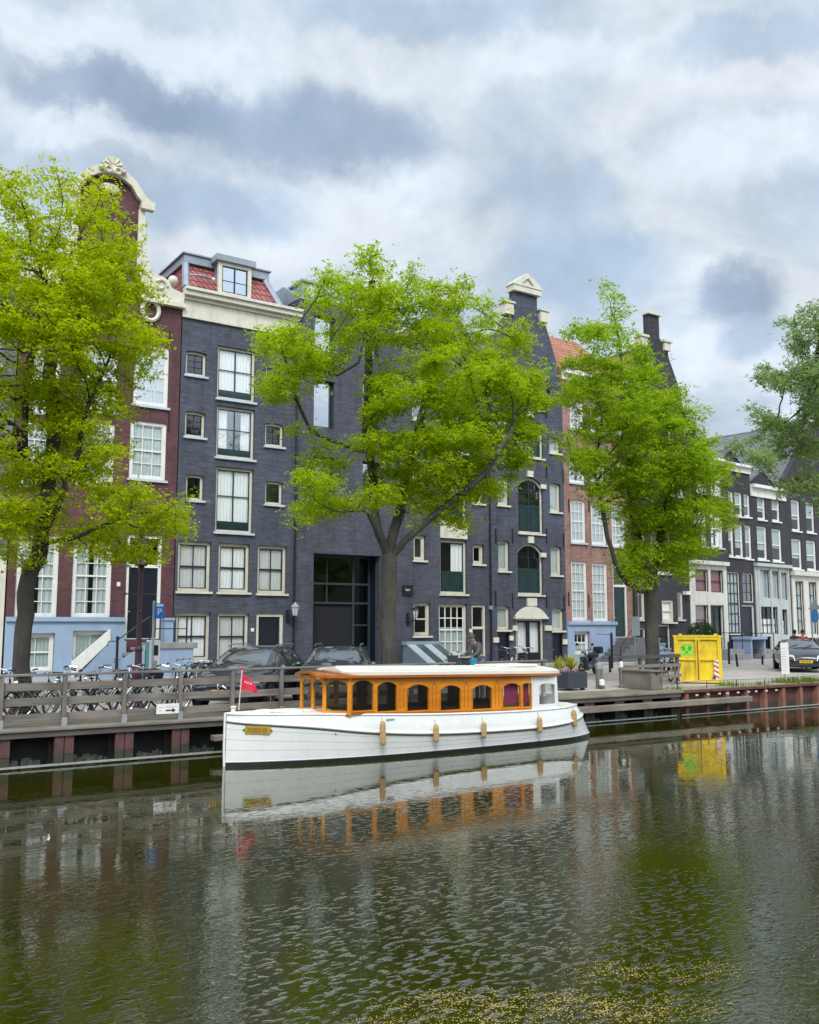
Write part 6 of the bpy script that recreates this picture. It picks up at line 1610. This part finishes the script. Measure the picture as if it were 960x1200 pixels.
# signs on posts at the right
def post_sign(u, vbot, Y, boards, lab, pr=.022, name='post_sign', postmat='galv'):
    p = at(u, 760, Y); e = empty(name, (p.x, Y, STREET), 0, lab, 'sign')
    tz = max(at(u, b[1], Y).z for b in boards)-STREET
    m = MB(); m.tube([(0, 0, -.02), (0, 0, tz)], pr, 8); m.build('post', M[postmat], e)
    for (u0, v0, u1, v1, mat, kind) in boards:
        a, b = at(u0, v1, Y), at(u1, v0, Y); x0, x1, z0, z1 = a.x-p.x, b.x-p.x, a.z-STREET, b.z-STREET
        m = MB()
        if kind == 'tri': m.panel([(x0, z0), (x1, z0), ((x0+x1)/2, z1)], [], -.045, -.03)
        elif kind == 'round':
            cx, cz, r = (x0+x1)/2, (z0+z1)/2, (z1-z0)/2; m.panel([(cx+r*math.cos(q*.2618), cz+r*math.sin(q*.2618)) for q in range(24)], [], -.045, -.03)
        else: m.box(x0, x1, -.045, -.03, z0, z1)
        m.build('sign_plate', mat, e)
    return e
palegrey = painted('pale_blue_grey_sign_back', (.40, .47, .52), .45, .06)
post_sign(744.5, 795, 24.0, [(740, 722.5, 748.5, 745, palegrey, 'box')], 'pale blue grey upright sign plate on a thin post left of the third trunk')
sgn = post_sign(918.5, 797, 20.55, [(915, 753, 922.5, 790, M['white'], 'box')], 'tall narrow white sign with faint red lines in front of the parked car')
tb = painted('sign_blue', (.02, .17, .42), .4, .06)
post_sign(953, 785, 26.5, [(945, 714, 963, 730, tb, 'round'), (946.5, 703, 961, 714, painted('grey_sign_back', (.26, .28, .29), .5), 'tri')], 'round blue traffic sign under a grey triangular one at the right edge', .03)
a = at(916, 786, 20.5); b = at(921.5, 757, 20.5); p = at(918.5, 760, 20.55); m = MB()
for k in range(9): z = a.z-STREET+(b.z-a.z)*k/9; m.box(a.x-p.x+.02, b.x-p.x-.02, -.0496, -.0466, z, z+.022)
m.build('faint_print', bpy.data.materials['faded_pink_print'], sgn)
# ------------------------------------------------------------------ cars
M['tyre'] = painted('tyre_rubber', (.018, .018, .018), .8, .2, 10)
M['alloy'] = painted('alloy_rim', (.35, .36, .37), .35, .1, 6, metal=.8)
M['chrome'] = painted('chrome_trim', (.75, .76, .78), .15, .05, 6, metal=.95, bump=0)
M['carglass'] = painted('dark_car_glass', (.02, .028, .028), .04, .1, 2, bump=0, coat=.6)
M['carglass'].node_tree.nodes['Principled BSDF'].inputs['IOR'].default_value = 3.2
M['lens'] = painted('headlight_lens', (.55, .58, .6), .08, .1, 8, bump=0, coat=1)
M['plate'] = painted('yellow_plate', (.70, .44, .01), .5, .05)
M['blacktrim'] = painted('black_plastic_trim', (.016, .016, .018), .55, .2, 8)

def make_car(loc, rz, bodymat, label, L=4.5, Wd=1.82, H=1.46, cab=(-1.75, .25, 1.15), hood=.98, group='cars parked along the quay', grille=True, star=False, wagon=True):
    e = empty('parked_car', loc, rz, label, 'car', group)
    hw = Wd/2; xr, xw, xh = cab        # roof rear, roof front, windscreen foot
    h = L/2
    # stations: x, z bottom, half width, belt z, roof z, roof half width, glass?
    S = [(-h, .45, hw*.80, .82, .90, hw*.62), (-h+.10, .30, hw*.93, .90, .98, hw*.68), (-h+.30, .22, hw, .95, H-.22 if wagon else 1.0, hw*.70), (xr, .20, hw, .96, H-.05, hw*.70), (xr+.7, .20, hw, .95, H, hw*.73), (xw-.4, .20, hw, .93, H, hw*.74), (xw, .20, hw, .92, H-.035, hw*.73),
         (xw+(xh-xw)*.55, .20, hw, .93, (H+hood)/2-.02, hw*.80), (xh, .20, hw, .95, hood+.03, hw*.86), (xh+.35, .20, hw, .90, hood-.01, hw*.84), (h-.55, .22, hw*.99, .80, hood-.09, hw*.80), (h-.18, .26, hw*.93, .70, hood-.20, hw*.74), (h-.02, .32, hw*.80, .60, hood-.34, hw*.62), (h, .38, hw*.74, .55, .58, hw*.58)]
    bm = bmesh.new(); rowsv = []; n = 9
    for x, zb, w, zl, zr, wr in S:
        pts = [(0, zb), (w*.82, zb), (w*.98, zb+.10), (w, (zb+zl)/2), (w*.975, zl), (wr+(w*.96-wr)*.06, zr-.10 if zr-zl > .2 else zl+(zr-zl)*.6), (wr*.90, zr-.015), (wr*.5, zr+.015), (0, zr+.022)]
        r = []
        for sgn in (1, -1):
            for k, (y, z) in enumerate(pts):
                if sgn < 0 and k in (0, n-1): r.append(r[k]); continue
                r.append(bm.verts.new((x, sgn*y, z)))
        rowsv.append(r)
    for i in range(len(S)-1):
        A, B = rowsv[i], rowsv[i+1]
        for sgn in (0, 1):
            o = sgn*n
            for k in range(n-1):
                vs = [A[o+k], B[o+k], B[o+k+1], A[o+k+1]]
                vs = list(dict.fromkeys(vs))
                f = bm.faces.new(vs); mi = 0
                xm = (S[i][0]+S[i+1][0])/2
                if k == 4 and S[i][0] >= -h+.3 and S[i+1][0] <= xw+.01 and S[i][4]-S[i][3] > .2 : mi = 1
                if k == 4 and i == 6: mi = 1
                if k in (6, 7) and i in (6, 7): mi = 2
                if k in (6, 7) and i in (1, 2) and wagon: mi = 4
                if mi == 1 and sgn: mi = 5
                if k in (0, 1): mi = 3
                f.material_index = mi; f.smooth = True
    for r in (rowsv[0], rowsv[-1]):
        loop = r[:n] + [v for v in reversed(r[n+1:2*n-1])]
        bm.faces.new(loop).smooth = True
    bmesh.ops.recalc_face_normals(bm, faces=bm.faces)
    me = bpy.data.meshes.new('tmp'); bm.to_mesh(me); bm.free()
    for k in range(6): me.materials.append(bodymat)
    tmp = bpy.data.objects.new('tmp', me); COL.objects.link(tmp); md = tmp.modifiers.new('s', 'SUBSURF'); md.levels = 2; md.render_levels = 2
    ev = tmp.evaluated_get(bpy.context.evaluated_depsgraph_get()); m2 = bpy.data.meshes.new_from_object(ev); bpy.data.objects.remove(tmp)
    for nm, idx, mat in (('body', 0, bodymat), ('side_window', 1, M['carglass']), ('windscreen', 2, M['carglass']), ('underbody', 3, M['blacktrim']), ('rear_window', 4, M['carglass']), ('side_window', 5, M['carglass'])):
        b = bmesh.new(); b.from_mesh(m2)
        if not any(f.material_index == idx for f in b.faces): continue
        bmesh.ops.delete(b, geom=[f for f in b.faces if f.material_index != idx], context='FACES')
        mm = bpy.data.meshes.new(nm); b.to_mesh(mm); b.free(); mm.materials.clear(); mm.materials.append(mat)
        mm.polygons.foreach_set('material_index', [0]*len(mm.polygons)); mm.polygons.foreach_set('use_smooth', [True]*len(mm.polygons))
        o = bpy.data.objects.new(nm, mm); COL.objects.link(o); o.parent = e
    # pillars between the side windows
    for sgn in (1, -1):
        for x in (xr+.75, xw-.45): m = MB(); m.hexa([(x-.05, sgn*hw*.965, .93), (x+.05, sgn*hw*.965, .93), (x+.05, sgn*hw*.95, .93), (x-.05, sgn*hw*.95, .93), (x-.04, sgn*hw*.80, H-.09), (x+.04, sgn*hw*.80, H-.09), (x+.04, sgn*hw*.76, H-.09), (x-.04, sgn*hw*.76, H-.09)]); m.build('window_pillar', M['blacktrim'], e)
    for sx in (h-.83, -h+.85):
        for sgn in (1, -1):
            w = empty('wheel', (sx, sgn*(hw-.10), .32)); w.parent = e
            m = MB(); m.lathe([(.20, -.10), (.29, -.11), (.32, -.07), (.32, .07), (.29, .11), (.20, .10)], n=20, axis='y'); m.build('tyre', M['tyre'], w, smooth=False)
            m = MB(); m.lathe([(.001, .085*sgn), (.05, .09*sgn), (.06, .06*sgn), (.18, .05*sgn), (.205, .10*sgn), (.205, -.05)], n=16, axis='y')
            for k in range(5): a = k*1.2566; m.tube([(0, .085*sgn, 0), (.19*math.cos(a), .085*sgn, .19*math.sin(a))], .025, 5)
            m.build('rim', M['alloy'], w)
    # dark wheel arches
    m = MB()
    for sx in (h-.83, -h+.85):
        for sgn in (1, -1): m.lathe([(.001, sgn*hw*1.001), (.385, sgn*hw*1.001)], (sx, 0, .34), 22, 'y')
    m.build('wheel_arch', M['blacktrim'], e)
    # front end
    zf = hood-.34; m = MB()
    if grille:
        m.hexa([(h-.03, -.42, zf-.14), (h+.005, -.42, zf-.14), (h+.005, .42, zf-.14), (h-.03, .42, zf-.14), (h-.10, -.47, zf+.08), (h-.05, -.47, zf+.08), (h-.05, .47, zf+.08), (h-.10, .47, zf+.08)])
        m.box(h-.06, h+.012, -.62, .62, .27, .39)
        g = m.build('grille', M['blacktrim'], e)
        m = MB()
        if star:
            m.box(h-.02, h+.03, -.40, .40, zf-.045, zf+.0); m.box(h-.01, h+.022, -.43, .43, zf-.145, zf-.125)
        else:
            for z in (zf-.14, zf-.085, zf-.03, zf+.025): m.box(h-.05, h+.012-.25*(z-zf+.14), -.40, .40, z, z+.014)
            for y in (-.44, .44): m.hexa([(h-.03, y-.015, zf-.14), (h+.01, y-.015, zf-.14), (h+.01, y+.015, zf-.14), (h-.03, y+.015, zf-.14), (h-.09, y*1.1-.015, zf+.08), (h-.04, y*1.1-.015, zf+.08), (h-.04, y*1.1+.015, zf+.08), (h-.09, y*1.1+.015, zf+.08)])
        if star:
            m.tube([(h+.04, .12*math.cos(q), zf-.03+.12*math.sin(q)) for q in [i*.4488 for i in range(14)]], .014, 6, closed=True)
            for k in range(3): a = math.pi/2+k*2.0944; m.tube([(h+.04, 0, zf-.03), (h+.04, .115*math.cos(a), zf-.03+.115*math.sin(a))], [.022, .006], 5)
        m.build('grille_trim', M['chrome'], g)
    for sgn in (1, -1):
        m = MB(); T0 = Matrix.Translation((h-.15, sgn*hw*.70, hood-.30)) @ Matrix.Rotation(sgn*.55, 4, 'Z') @ Matrix.Rotation(-.35, 4, 'Y'); m.T = T0
        m.ball((0, 0, 0), .1, .55, 2.0, .75, n=8); m.build('headlight', M['lens'], e, smooth=True)
        m = MB(); m.T = Matrix.Translation((xh-.35, sgn*(hw+.09), .98)); m.ball((0, 0, 0), .085, .7, 1.25, .85, n=8); m.tube([(-.02, -sgn*.14, -.04), (0, 0, -.02)], .025, 5); m.build('mirror', bodymat, e, smooth=True)
    m = MB(); m.box(h+.012, h+.026, -.26, .26, .41, .52); pl_ = m.build('number_plate', M['plate'], e)
    m = MB()
    for k in range(7): m.box(h+.027, h+.0285, -.20+.06*k, -.165+.06*k, .435, .495)
    m.build('plate_characters', M['black'], pl_)
    m = MB()
    for y0 in (-.55, .05): m.tube([(xh-.02, y0, hood+.045), (xh-.30, y0+.42, hood+.175)], .012, 5)
    m.build('wiper', M['blacktrim'], e)
    if wagon:
        m = MB()
        for sgn in (1, -1): m.tube([(xr+.1, sgn*hw*.66, H+.01), (xr+.3, sgn*hw*.66, H+.04), (xw-.3, sgn*hw*.68, H+.04), (xw-.1, sgn*hw*.68, H+.0)], .016, 5)
        m.build('roof_rail', M['alloy'], e)
    return e
HD = math.atan2(-math.cos(R(42)), -math.sin(R(42)))
M['car1'] = painted('black_blue_car_paint', (.016, .019, .026), .18, .1, 1, bump=0, coat=1)
M['car2'] = painted('dark_green_car_paint', (.008, .022, .018), .15, .1, 1, bump=0, coat=1)
M['car3'] = painted('midnight_blue_car_paint', (.008, .012, .022), .18, .1, 1, bump=0, coat=1)
fw = Vector((math.cos(HD), math.sin(HD), 0))
def nose_at(u, v, z, L, rz=HD):
    q = onz(u, v, z); d = Vector((math.cos(rz), math.sin(rz), 0)); c = q-d*L/2; return (c.x, c.y, STREET)
def nose_xy(u, Y, L, rz=HD):
    q = at(u, 760, Y); d = Vector((math.cos(rz), math.sin(rz), 0)); c = q-d*L/2; return (c.x, c.y, STREET)
make_car(nose_xy(262, 20.75, 4.6), HD, M['car1'], 'black car with star badge on a chrome bar grille, nosed up to the plank railing', L=4.6, H=1.47, star=True)
make_car(nose_xy(388, 20.9, 4.4, HD+R(8)), HD+R(8), M['car2'], 'dark green car parked behind the front of the boat cabin before the gateway', L=4.4, H=1.44)
hd3 = math.atan2(-math.cos(R(49)), -math.sin(R(49)))
make_car(nose_xy(944, 24.0, 4.5, hd3), hd3, M['car3'], 'dark blue car with yellow plate and chrome edged grille, parked beyond the narrow white sign', L=4.5, H=1.37, wagon=False, cab=(-1.35, .15, 1.1))
make_car(nose_xy(985, 25.0, 4.5, hd3), hd3, M['car1'], 'black car at the right edge beside the dark blue one', L=4.5, H=1.42, wagon=False, cab=(-1.35, .15, 1.1))

# ------------------------------------------------------------------ bicycles
M['spoke'] = painted('spoke_steel', (.40, .40, .40), .35, .1, 8, metal=.7, bump=0)
M['cream_mud'] = painted('pale_mudguard', (.62, .62, .58), .35, .05)
def make_bike(framemat, mudmat, crate=False):
    e = empty('bicycle', (0, 0, 0), 0)
    r = .34; xr, xf = -.54, .56
    f = MB(); bb = (-.06, 0, .29); seat = (-.24, 0, .86); head0 = (.36, 0, .62); head1 = (.31, 0, .88)
    f.tube([head0, bb], .019, 6); f.tube([(.33, 0, .80), (.02, 0, .55), (-.14, 0, .52)], .017, 6); f.tube([bb, seat], .017, 6); f.tube([head0, head1], .022, 6)
    for y in (-.06, .06): f.tube([(bb[0], y*.6, bb[2]), (xr, y, r)], .011, 5); f.tube([(-.2, y*.5, .74), (xr, y, r)], .009, 5); f.tube([(.36, y*.7, .62), (.42, y, .55), (xf, y, r)], .011, 5)
    f.tube([(-.06, -.1, .29), (.08, -.1, .20)], .012, 5); f.tube([(-.06, .1, .29), (-.2, .1, .38)], .012, 5); f.box(.03, .13, -.19, -.1, .185, .205); f.box(-.25, -.15, .1, .19, .37, .39)
    f.tube([(-.3, 0, .86), (-.18, 0, .86)], .012, 5)
    f.build('frame', framemat, e)
    m = MB(); m.hexa([(-.46, -.08, .62), (-.30, -.05, .62), (-.30, -.005, .62), (-.46, -.005, .62), (-.46, -.08, .64), (-.3, -.05, .64), (-.3, -.005, .64), (-.46, -.005, .64)])
    m.box(-.72, -.30, -.07, .07, .70, .715); 
    for y in (-.06, .06): m.tube([(-.66, y, .70), (xr, y, r)], .008, 4)
    m.build('luggage_rack', M['iron'], e)
    for x in (xr, xf):
        w = MB(); w.tube([(x+.305*math.cos(q), 0, r+.305*math.sin(q)) for q in [i*.314159 for i in range(20)]], .014, 4, closed=True)
        for k in range(10): a = k*math.pi/5; w.tube([(x, .02 if k % 2 else -.02, r), (x+.30*math.cos(a), 0, r+.30*math.sin(a))], .0035, 3, caps=False)
        w.tube([(x, -.06, r), (x, .06, r)], .02, 6)
        wo = w.build('wheel', M['spoke'], e)
        t = MB(); t.tube([(x+.328*math.cos(q), 0, r+.328*math.sin(q)) for q in [i*.2618 for i in range(24)]], .021, 6, closed=True); t.build('tyre', M['tyre'], wo)
    for x, a0, a1 in ((xr, .2, 3.3), (xf, .6, 3.0)):
        m = MB(); vs, fs = [], []; n = 14
        for i in range(n+1):
            a = a0+(a1-a0)*i/n
            for y in (-.032, 0, .032): vs.append((x+(.362-.12*abs(y))*math.cos(a), y, r+(.362-.12*abs(y))*math.sin(a)))
        for i in range(n): fs += [(3*i, 3*i+3, 3*i+4, 3*i+1), (3*i+1, 3*i+4, 3*i+5, 3*i+2)]
        m.add(vs, fs); m.build('mudguard', mudmat, e, recalc=False)
    m = MB(); m.hexa([(-.38, -.09, .92), (-.12, -.025, .92), (-.12, .025, .92), (-.38, .09, .92), (-.36, -.08, .98), (-.11, -.02, .965), (-.11, .02, .965), (-.36, .08, .98)]); m.tube([(-.24, 0, .84), (-.25, 0, .93)], .013, 5); m.build('saddle', M['black'], e, bevel=.015)
    m = MB(); m.tube([(.31, 0, .86), (.29, 0, 1.02)], .014, 6); m.tube([(.06, -.29, 1.03), (.18, -.27, 1.06), (.29, -.14, 1.04), (.30, 0, 1.02), (.29, .14, 1.04), (.18, .27, 1.06), (.06, .29, 1.03)], .012, 6); m.build('handlebar', M['chrome'], e)
    m = MB(); 
    for y in (-.29, .29): m.tube([(.05, y, 1.03), (.16, y*.95, 1.06)], .019, 6)
    m.build('grip', M['black'], e)
    m = MB(); m.lathe([(.02, 0), (.055, .06), (.05, .07)], (0, 0, 0), 8, 'x'); m.v = [(x+.40, y, z+.80) for x, y, z in m.v]; m.build('head_lamp', M['chrome'], e)
    m = MB(); m.tube([(-.30, .05, .30), (-.36, .17, .01)], .009, 5); m.build('kickstand', M['iron'], e)
    if crate:
        m = MB(); m.panel([(.42, .72), (.72, .72), (.76, .98), (.40, .98)], [], -.17, .17); m.build('front_crate', M['black'], e)
    return e
bikes = [make_bike(M['black'], M['black']), make_bike(M['iron'], M['cream_mud']), make_bike(painted('teal_bike_paint', (.02, .13, .14), .4), M['black'], True), make_bike(painted('grey_bike_paint', (.28, .29, .30), .4), M['cream_mud'])]
def kidmap():
    k = {}
    for c in bpy.data.objects:
        if c.parent: k.setdefault(c.parent.name, []).append(c)
    return k
KM = kidmap(); used = set()
def place_bike(kind, u, Y, deg, lab, lean=7, grp='bicycles parked along the quay'):
    p = at(u, 790, Y); src = bikes[kind]
    o = src if kind not in used else copy_tree(src, None, KM)
    used.add(kind); o.location = (p.x, Y, STREET); o.rotation_euler = (R(lean), 0, R(deg))
    tag(o, lab, 'bicycle', grp)
BK = [(0, -8, 21.6, 8, 'black bicycle at the far left edge behind the railing, with a black bag-like saddle cover'), (0, 22, 22.0, 172, 'black bicycle standing at the foot of the first elm trunk'), (1, 38, 21.1, 5, 'bicycle with pale curved mudguards right of the first elm trunk'), (0, 77, 22.2, 20, 'black bicycle turned away behind the second visible railing post'),
      (3, 92, 21.7, 165, 'grey bicycle with pale mudguards before the sloping white string of the stoop'), (1, 117, 21.3, 12, 'bicycle with pale mudguards below the black newel post of the stoop'), (0, 130, 22.3, 155, 'black bicycle close behind the pale one below the stoop steps'), (2, 150, 21.7, 8, 'teal bicycle with front crate left of the street lamp'),
      (0, 168, 22.4, 190, 'black bicycle directly behind the street lamp foot'), (3, 186, 21.5, 15, 'grey bicycle with pale mudguards below the pay station'), (0, 203, 22.6, 60, 'black bicycle turned towards the houses right of the pay station'), (0, 214, 24.6, 68, 'black bicycle leftmost of the row racked beside the black car'), (1, 221, 24.9, 70, 'bicycle with pale mudguards, middle of the row racked beside the black car'), (3, 229, 25.2, 72, 'grey bicycle rightmost of the row racked beside the black car'),
      (0, 318, 26.0, 60, 'black bicycle beyond the black car before the dark ground floor door'), (1, 334, 27.0, 65, 'bicycle with pale mudguards by the drainpipe and wall lantern'),
      (0, 538, 26.5, 170, 'black bicycle left of the stooping person'), (2, 551, 25.5, 150, 'teal bicycle with front crate held by the stooping person'), (0, 590, 31.5, 40, 'black bicycle leftmost of three before the arched warehouse door'), (3, 602, 31.5, 40, 'grey bicycle, middle of three before the arched warehouse door'), (0, 613, 31.5, 40, 'black bicycle rightmost of three before the arched warehouse door'),
      (1, 783, 25.0, 130, 'bicycle with pale mudguards squeezed between third elm trunk and yellow container'), (0, 779, 23.2, 20, 'black bicycle behind the timber barrier left of the yellow container')]
for b in BK: place_bike(*b)

# ------------------------------------------------------------------ scooter
sp_ = at(690, 780, 28.0)
e = empty('motor_scooter', (sp_.x, 28.0, STREET), R(200), 'black motor scooter with windshield parked before the blue basement', 'scooter')
for x in (-.62, .66):
    w = MB(); w.lathe([(.12, -.055), (.21, -.06), (.25, -.03), (.25, .03), (.21, .06), (.12, .055)], (x, 0, .25), 18, 'y'); wo = w.build('wheel', M['tyre'], e)
    w = MB(); w.lathe([(.001, -.06), (.12, -.04), (.12, .04), (.001, .06)], (x, 0, .25), 12, 'y'); w.build('rim', M['alloy'], wo)
m = MB()
m.tube([(-.85, 0, .66), (-.6, 0, .60), (-.25, 0, .50), (-.05, 0, .36), (.2, 0, .30), (.36, 0, .42), (.46, 0, .72), (.42, 0, .95)], [.08, .17, .19, .15, .14, .17, .16, .09], 10); m.ball((.62, 0, .46), .16, 1.3, .5, .7, n=8); m.build('body', M['car3'], e, smooth=True)
m = MB(); m.tube([(-.82, 0, .80), (-.5, 0, .79), (-.15, 0, .74), (-.05, 0, .70)], [.09, .15, .14, .08], 8); m.build('seat', M['blacktrim'], e, smooth=True)
m = MB(); m.tube([(.30, -.34, 1.02), (.42, -.12, 1.0), (.42, .12, 1.0), (.30, .34, 1.02)], .02, 6)
for y in (-.3, .3): m.tube([(.36, y*.8, 1.02), (.34, y*1.1, 1.2)], .01, 4); m.ball((.33, y*1.12, 1.23), .055, .5, 1.3, 1, n=6)
m.build('handlebar', M['blacktrim'], e)
m = MB(); m.add([(.55, -.17, .95), (.55, .17, .95), (.46, .19, 1.30), (.46, -.19, 1.30)], [(0, 1, 2, 3)]); m.build('windshield', M['glass'], e)
m = MB(); m.ball((.60, 0, .80), .09, .6, 1.3, .8, n=8); m.build('headlight', M['lens'], e)
m = MB(); m.box(-1.08, -.78, -.18, .18, .84, 1.12); m.build('top_box', M['blacktrim'], e, bevel=.05)

# ------------------------------------------------------------------ people
M['skin'] = painted('skin', (.46, .26, .18), .6, .05, 6, bump=0)
def skinmesh(name, chains, mat, parent, sub=2):
    """chains of joints with radii grown into one continuous surface"""
    vs, es, rs = [], [], []; idx = {}
    for ch in chains:
        prev = None
        for p, r in ch:
            k = tuple(round(c, 4) for c in p)
            if k not in idx: idx[k] = len(vs); vs.append(p); rs.append(r)
            i = idx[k]
            if prev is not None and prev != i: es.append((prev, i))
            prev = i
    me = bpy.data.meshes.new(name); me.from_pydata(vs, es, []); o = bpy.data.objects.new(name, me); COL.objects.link(o)
    md = o.modifiers.new('skin', 'SKIN'); md.use_smooth_shade = True
    for i, r in enumerate(rs): me.skin_vertices[0].data[i].radius = (r, r) if isinstance(r, (int, float)) else r
    me.skin_vertices[0].data[0].use_root = True
    sm = o.modifiers.new('sub', 'SUBSURF'); sm.levels = sub; sm.render_levels = sub
    m2 = bpy.data.meshes.new_from_object(o.evaluated_get(bpy.context.evaluated_depsgraph_get())); bpy.data.objects.remove(o)
    m2.materials.clear(); m2.materials.append(mat); m2.name = name
    o = bpy.data.objects.new(name, m2); COL.objects.link(o); o.parent = parent; return o
def ensure_skin():
    pass
def person(loc, rz, label, top, legs, hair, J, shoe='black', longsleeve=True):
    """J: joints in a frame facing +x. keys pel, chest, neck, head, and l/r sh, el, wr, hip, kn, an"""
    e = empty('person', loc, rz, label, 'person', None)
    V = {k: Vector(v) for k, v in J.items()}
    hd, nk = V['head'], V['neck']; ax = (hd-nk).normalized(); face = Vector(J.get('face', (1, 0, 0))).normalized()
    body = [[(tuple(V['pel']), .12), (tuple((V['pel']+V['chest'])/2), .115), (tuple(V['chest']), .13), (tuple(nk), .055), (tuple(hd-ax*.05), .075), (tuple(hd+ax*.03), .092), (tuple(hd+ax*.095), .075)]]
    for s in 'lr':
        sh, el, wr, hp, kn, an = (V[s+k] for k in ('sh', 'el', 'wr', 'hip', 'kn', 'an'))
        body.append([(tuple(V['chest']), .13), (tuple(sh), .062), (tuple(el), .042), (tuple(wr), .030)])
        f = (wr-el).normalized(); side = f.cross(Vector((0, 0, 1))); side = side.normalized() if side.length > .1 else Vector((0, 1, 0)); palm = wr+f*.06
        body.append([(tuple(wr), .030), (tuple(palm), .032)])
        dn = f.cross(side)
        for q, ln in ((-.030, .062), (-.010, .075), (.010, .070), (.030, .055)):
            b = palm+f*.04+side*q; body.append([(tuple(palm), .032), (tuple(b), .010), (tuple(b+f*ln*.55-dn*.012), .009), (tuple(b+f*ln*.9-dn*.035), .008)])
        body.append([(tuple(palm), .032), (tuple(wr+f*.05+side*.05), .012), (tuple(wr+f*.09+side*.065), .010)])
        body.append([(tuple(V['pel']), .12), (tuple(hp), .085), (tuple(kn), .055), (tuple(an), .040), (tuple(an+Vector((.13, 0, -.045))), .035)])
    skinmesh('body', body, M['skin'], e)
    skinmesh('jacket', [[(tuple(V['pel']+Vector((0, 0, .02))), .145), (tuple((V['pel']+V['chest'])/2), .145), (tuple(V['chest']), .155), (tuple(nk-ax*.02), .075)]] + [[(tuple(V['chest']), .155), (tuple(V[s+'sh']), .080), (tuple(V[s+'el']), .060), (tuple(V[s+'wr']), .045)] for s in 'lr'], top, e)
    skinmesh('trousers', [[(tuple(V['pel']), .135), (tuple(V[s+'hip']), .105), (tuple(V[s+'kn']), .075), (tuple(V[s+'an']), .062)] for s in 'lr'], legs, e)
    for s in 'lr':
        m = MB(); a = V[s+'an']; m.ball((a.x+.06, a.y, a.z-.045), .06, 2.0, .8, .75, n=8); m.build('shoe', M[shoe], e, smooth=True)
    m = MB(); c = hd+ax*.055-face*.025; m.ball(tuple(c), .108, 1, .95, 1.0, n=10)
    m.v = [p for p in m.v]; m.build('hair', hair, e, smooth=True)
    m = MB(); m.ball(tuple(hd+face*.098+ax*.005), .02, 1, .7, 1.3, n=6); m.build('nose', M['skin'], e)
    sd = face.cross(ax)
    m = MB()
    for q in (-1, 1): m.ball(tuple(hd+face*.085+ax*.035+sd*q*.034), .011, n=6)
    m.build('eye', M['black'], e)
    m = MB(); m.ball(tuple(hd+face*.088-ax*.04), .016, .5, 1.5, .5, n=6); m.build('mouth', painted('lips', (.35, .12, .10), .6) if 'lips' not in bpy.data.materials else bpy.data.materials['lips'], e)
    return e
jk = painted('grey_green_jacket', (.10, .115, .115), .8, .2, 8); jr = painted('red_jacket', (.42, .02, .03), .8, .15, 8); jd = painted('dark_coat', (.03, .022, .025), .8, .2, 8)
jeans = painted('blue_jeans', (.12, .17, .24), .85, .15, 10); dk = painted('dark_trousers', (.02, .02, .025), .85, .2, 8)
hb = painted('greying_hair', (.16, .12, .10), .8, .2, 20); hdk = painted('dark_hair', (.02, .014, .01), .7, .2, 20)
bend = dict(pel=(-.18, 0, .92), chest=(.02, 0, 1.28), neck=(.14, 0, 1.45), head=(.23, 0, 1.57), face=(.8, 0, -.55), lsh=(.02, .19, 1.33), lel=(.20, .24, 1.08), lwr=(.42, .20, .98), rsh=(.02, -.19, 1.33), rel=(.22, -.22, 1.08), rwr=(.44, -.16, .96), lhip=(-.17, .1, .86), lkn=(-.05, .11, .48), lan=(-.12, .11, .09), rhip=(-.17, -.1, .86), rkn=(-.14, -.11, .48), ran=(-.28, -.11, .09))
stand = dict(pel=(0, 0, .95), chest=(0, 0, 1.32), neck=(.01, 0, 1.50), head=(.03, 0, 1.63), lsh=(0, .19, 1.40), lel=(-.02, .24, 1.12), lwr=(.10, .22, .88), rsh=(0, -.19, 1.40), rel=(-.02, -.25, 1.12), rwr=(.16, -.16, 1.02), lhip=(0, .09, .90), lkn=(.04, .1, .49), lan=(0, .1, .09), rhip=(0, -.09, .90), rkn=(.02, -.1, .49), ran=(-.06, -.1, .09))
p = at(559, 760, 25.4); person((p.x, 25.4, STREET), R(185), 'person in a grey jacket and jeans stooping over a bicycle with a blue bag', jk, jeans, hb, bend)
e = empty('shoulder_bag', (p.x-.33, 25.15, STREET+.62), R(185), 'bright blue bag hanging in front of the stooping person', 'bag')
m = MB(); m.hexa([(-.16, -.07, 0), (.16, -.07, 0), (.16, .07, 0), (-.16, .07, 0), (-.13, -.04, .30), (.13, -.04, .30), (.13, .04, .30), (-.13, .04, .30)]); m.build('bag_body', painted('bright_blue_fabric', (.02, .24, .40), .7, .15, 8), e, bevel=.03)
m = MB(); m.tube([(-.11, 0, .29), (-.06, 0, .46), (.06, 0, .46), (.11, 0, .29)], .012, 5); m.build('strap', M['black'], e)
p = at(941.5, 760, 26.8); person((p.x, 26.8, STREET), R(230), 'person in a red jacket standing behind the dark blue car', jr, dk, hdk, stand)
p = at(932, 760, 27.6); person((p.x, 27.6, STREET), R(60), 'person in a dark coat standing left of the red jacket', jd, dk, hdk, stand)
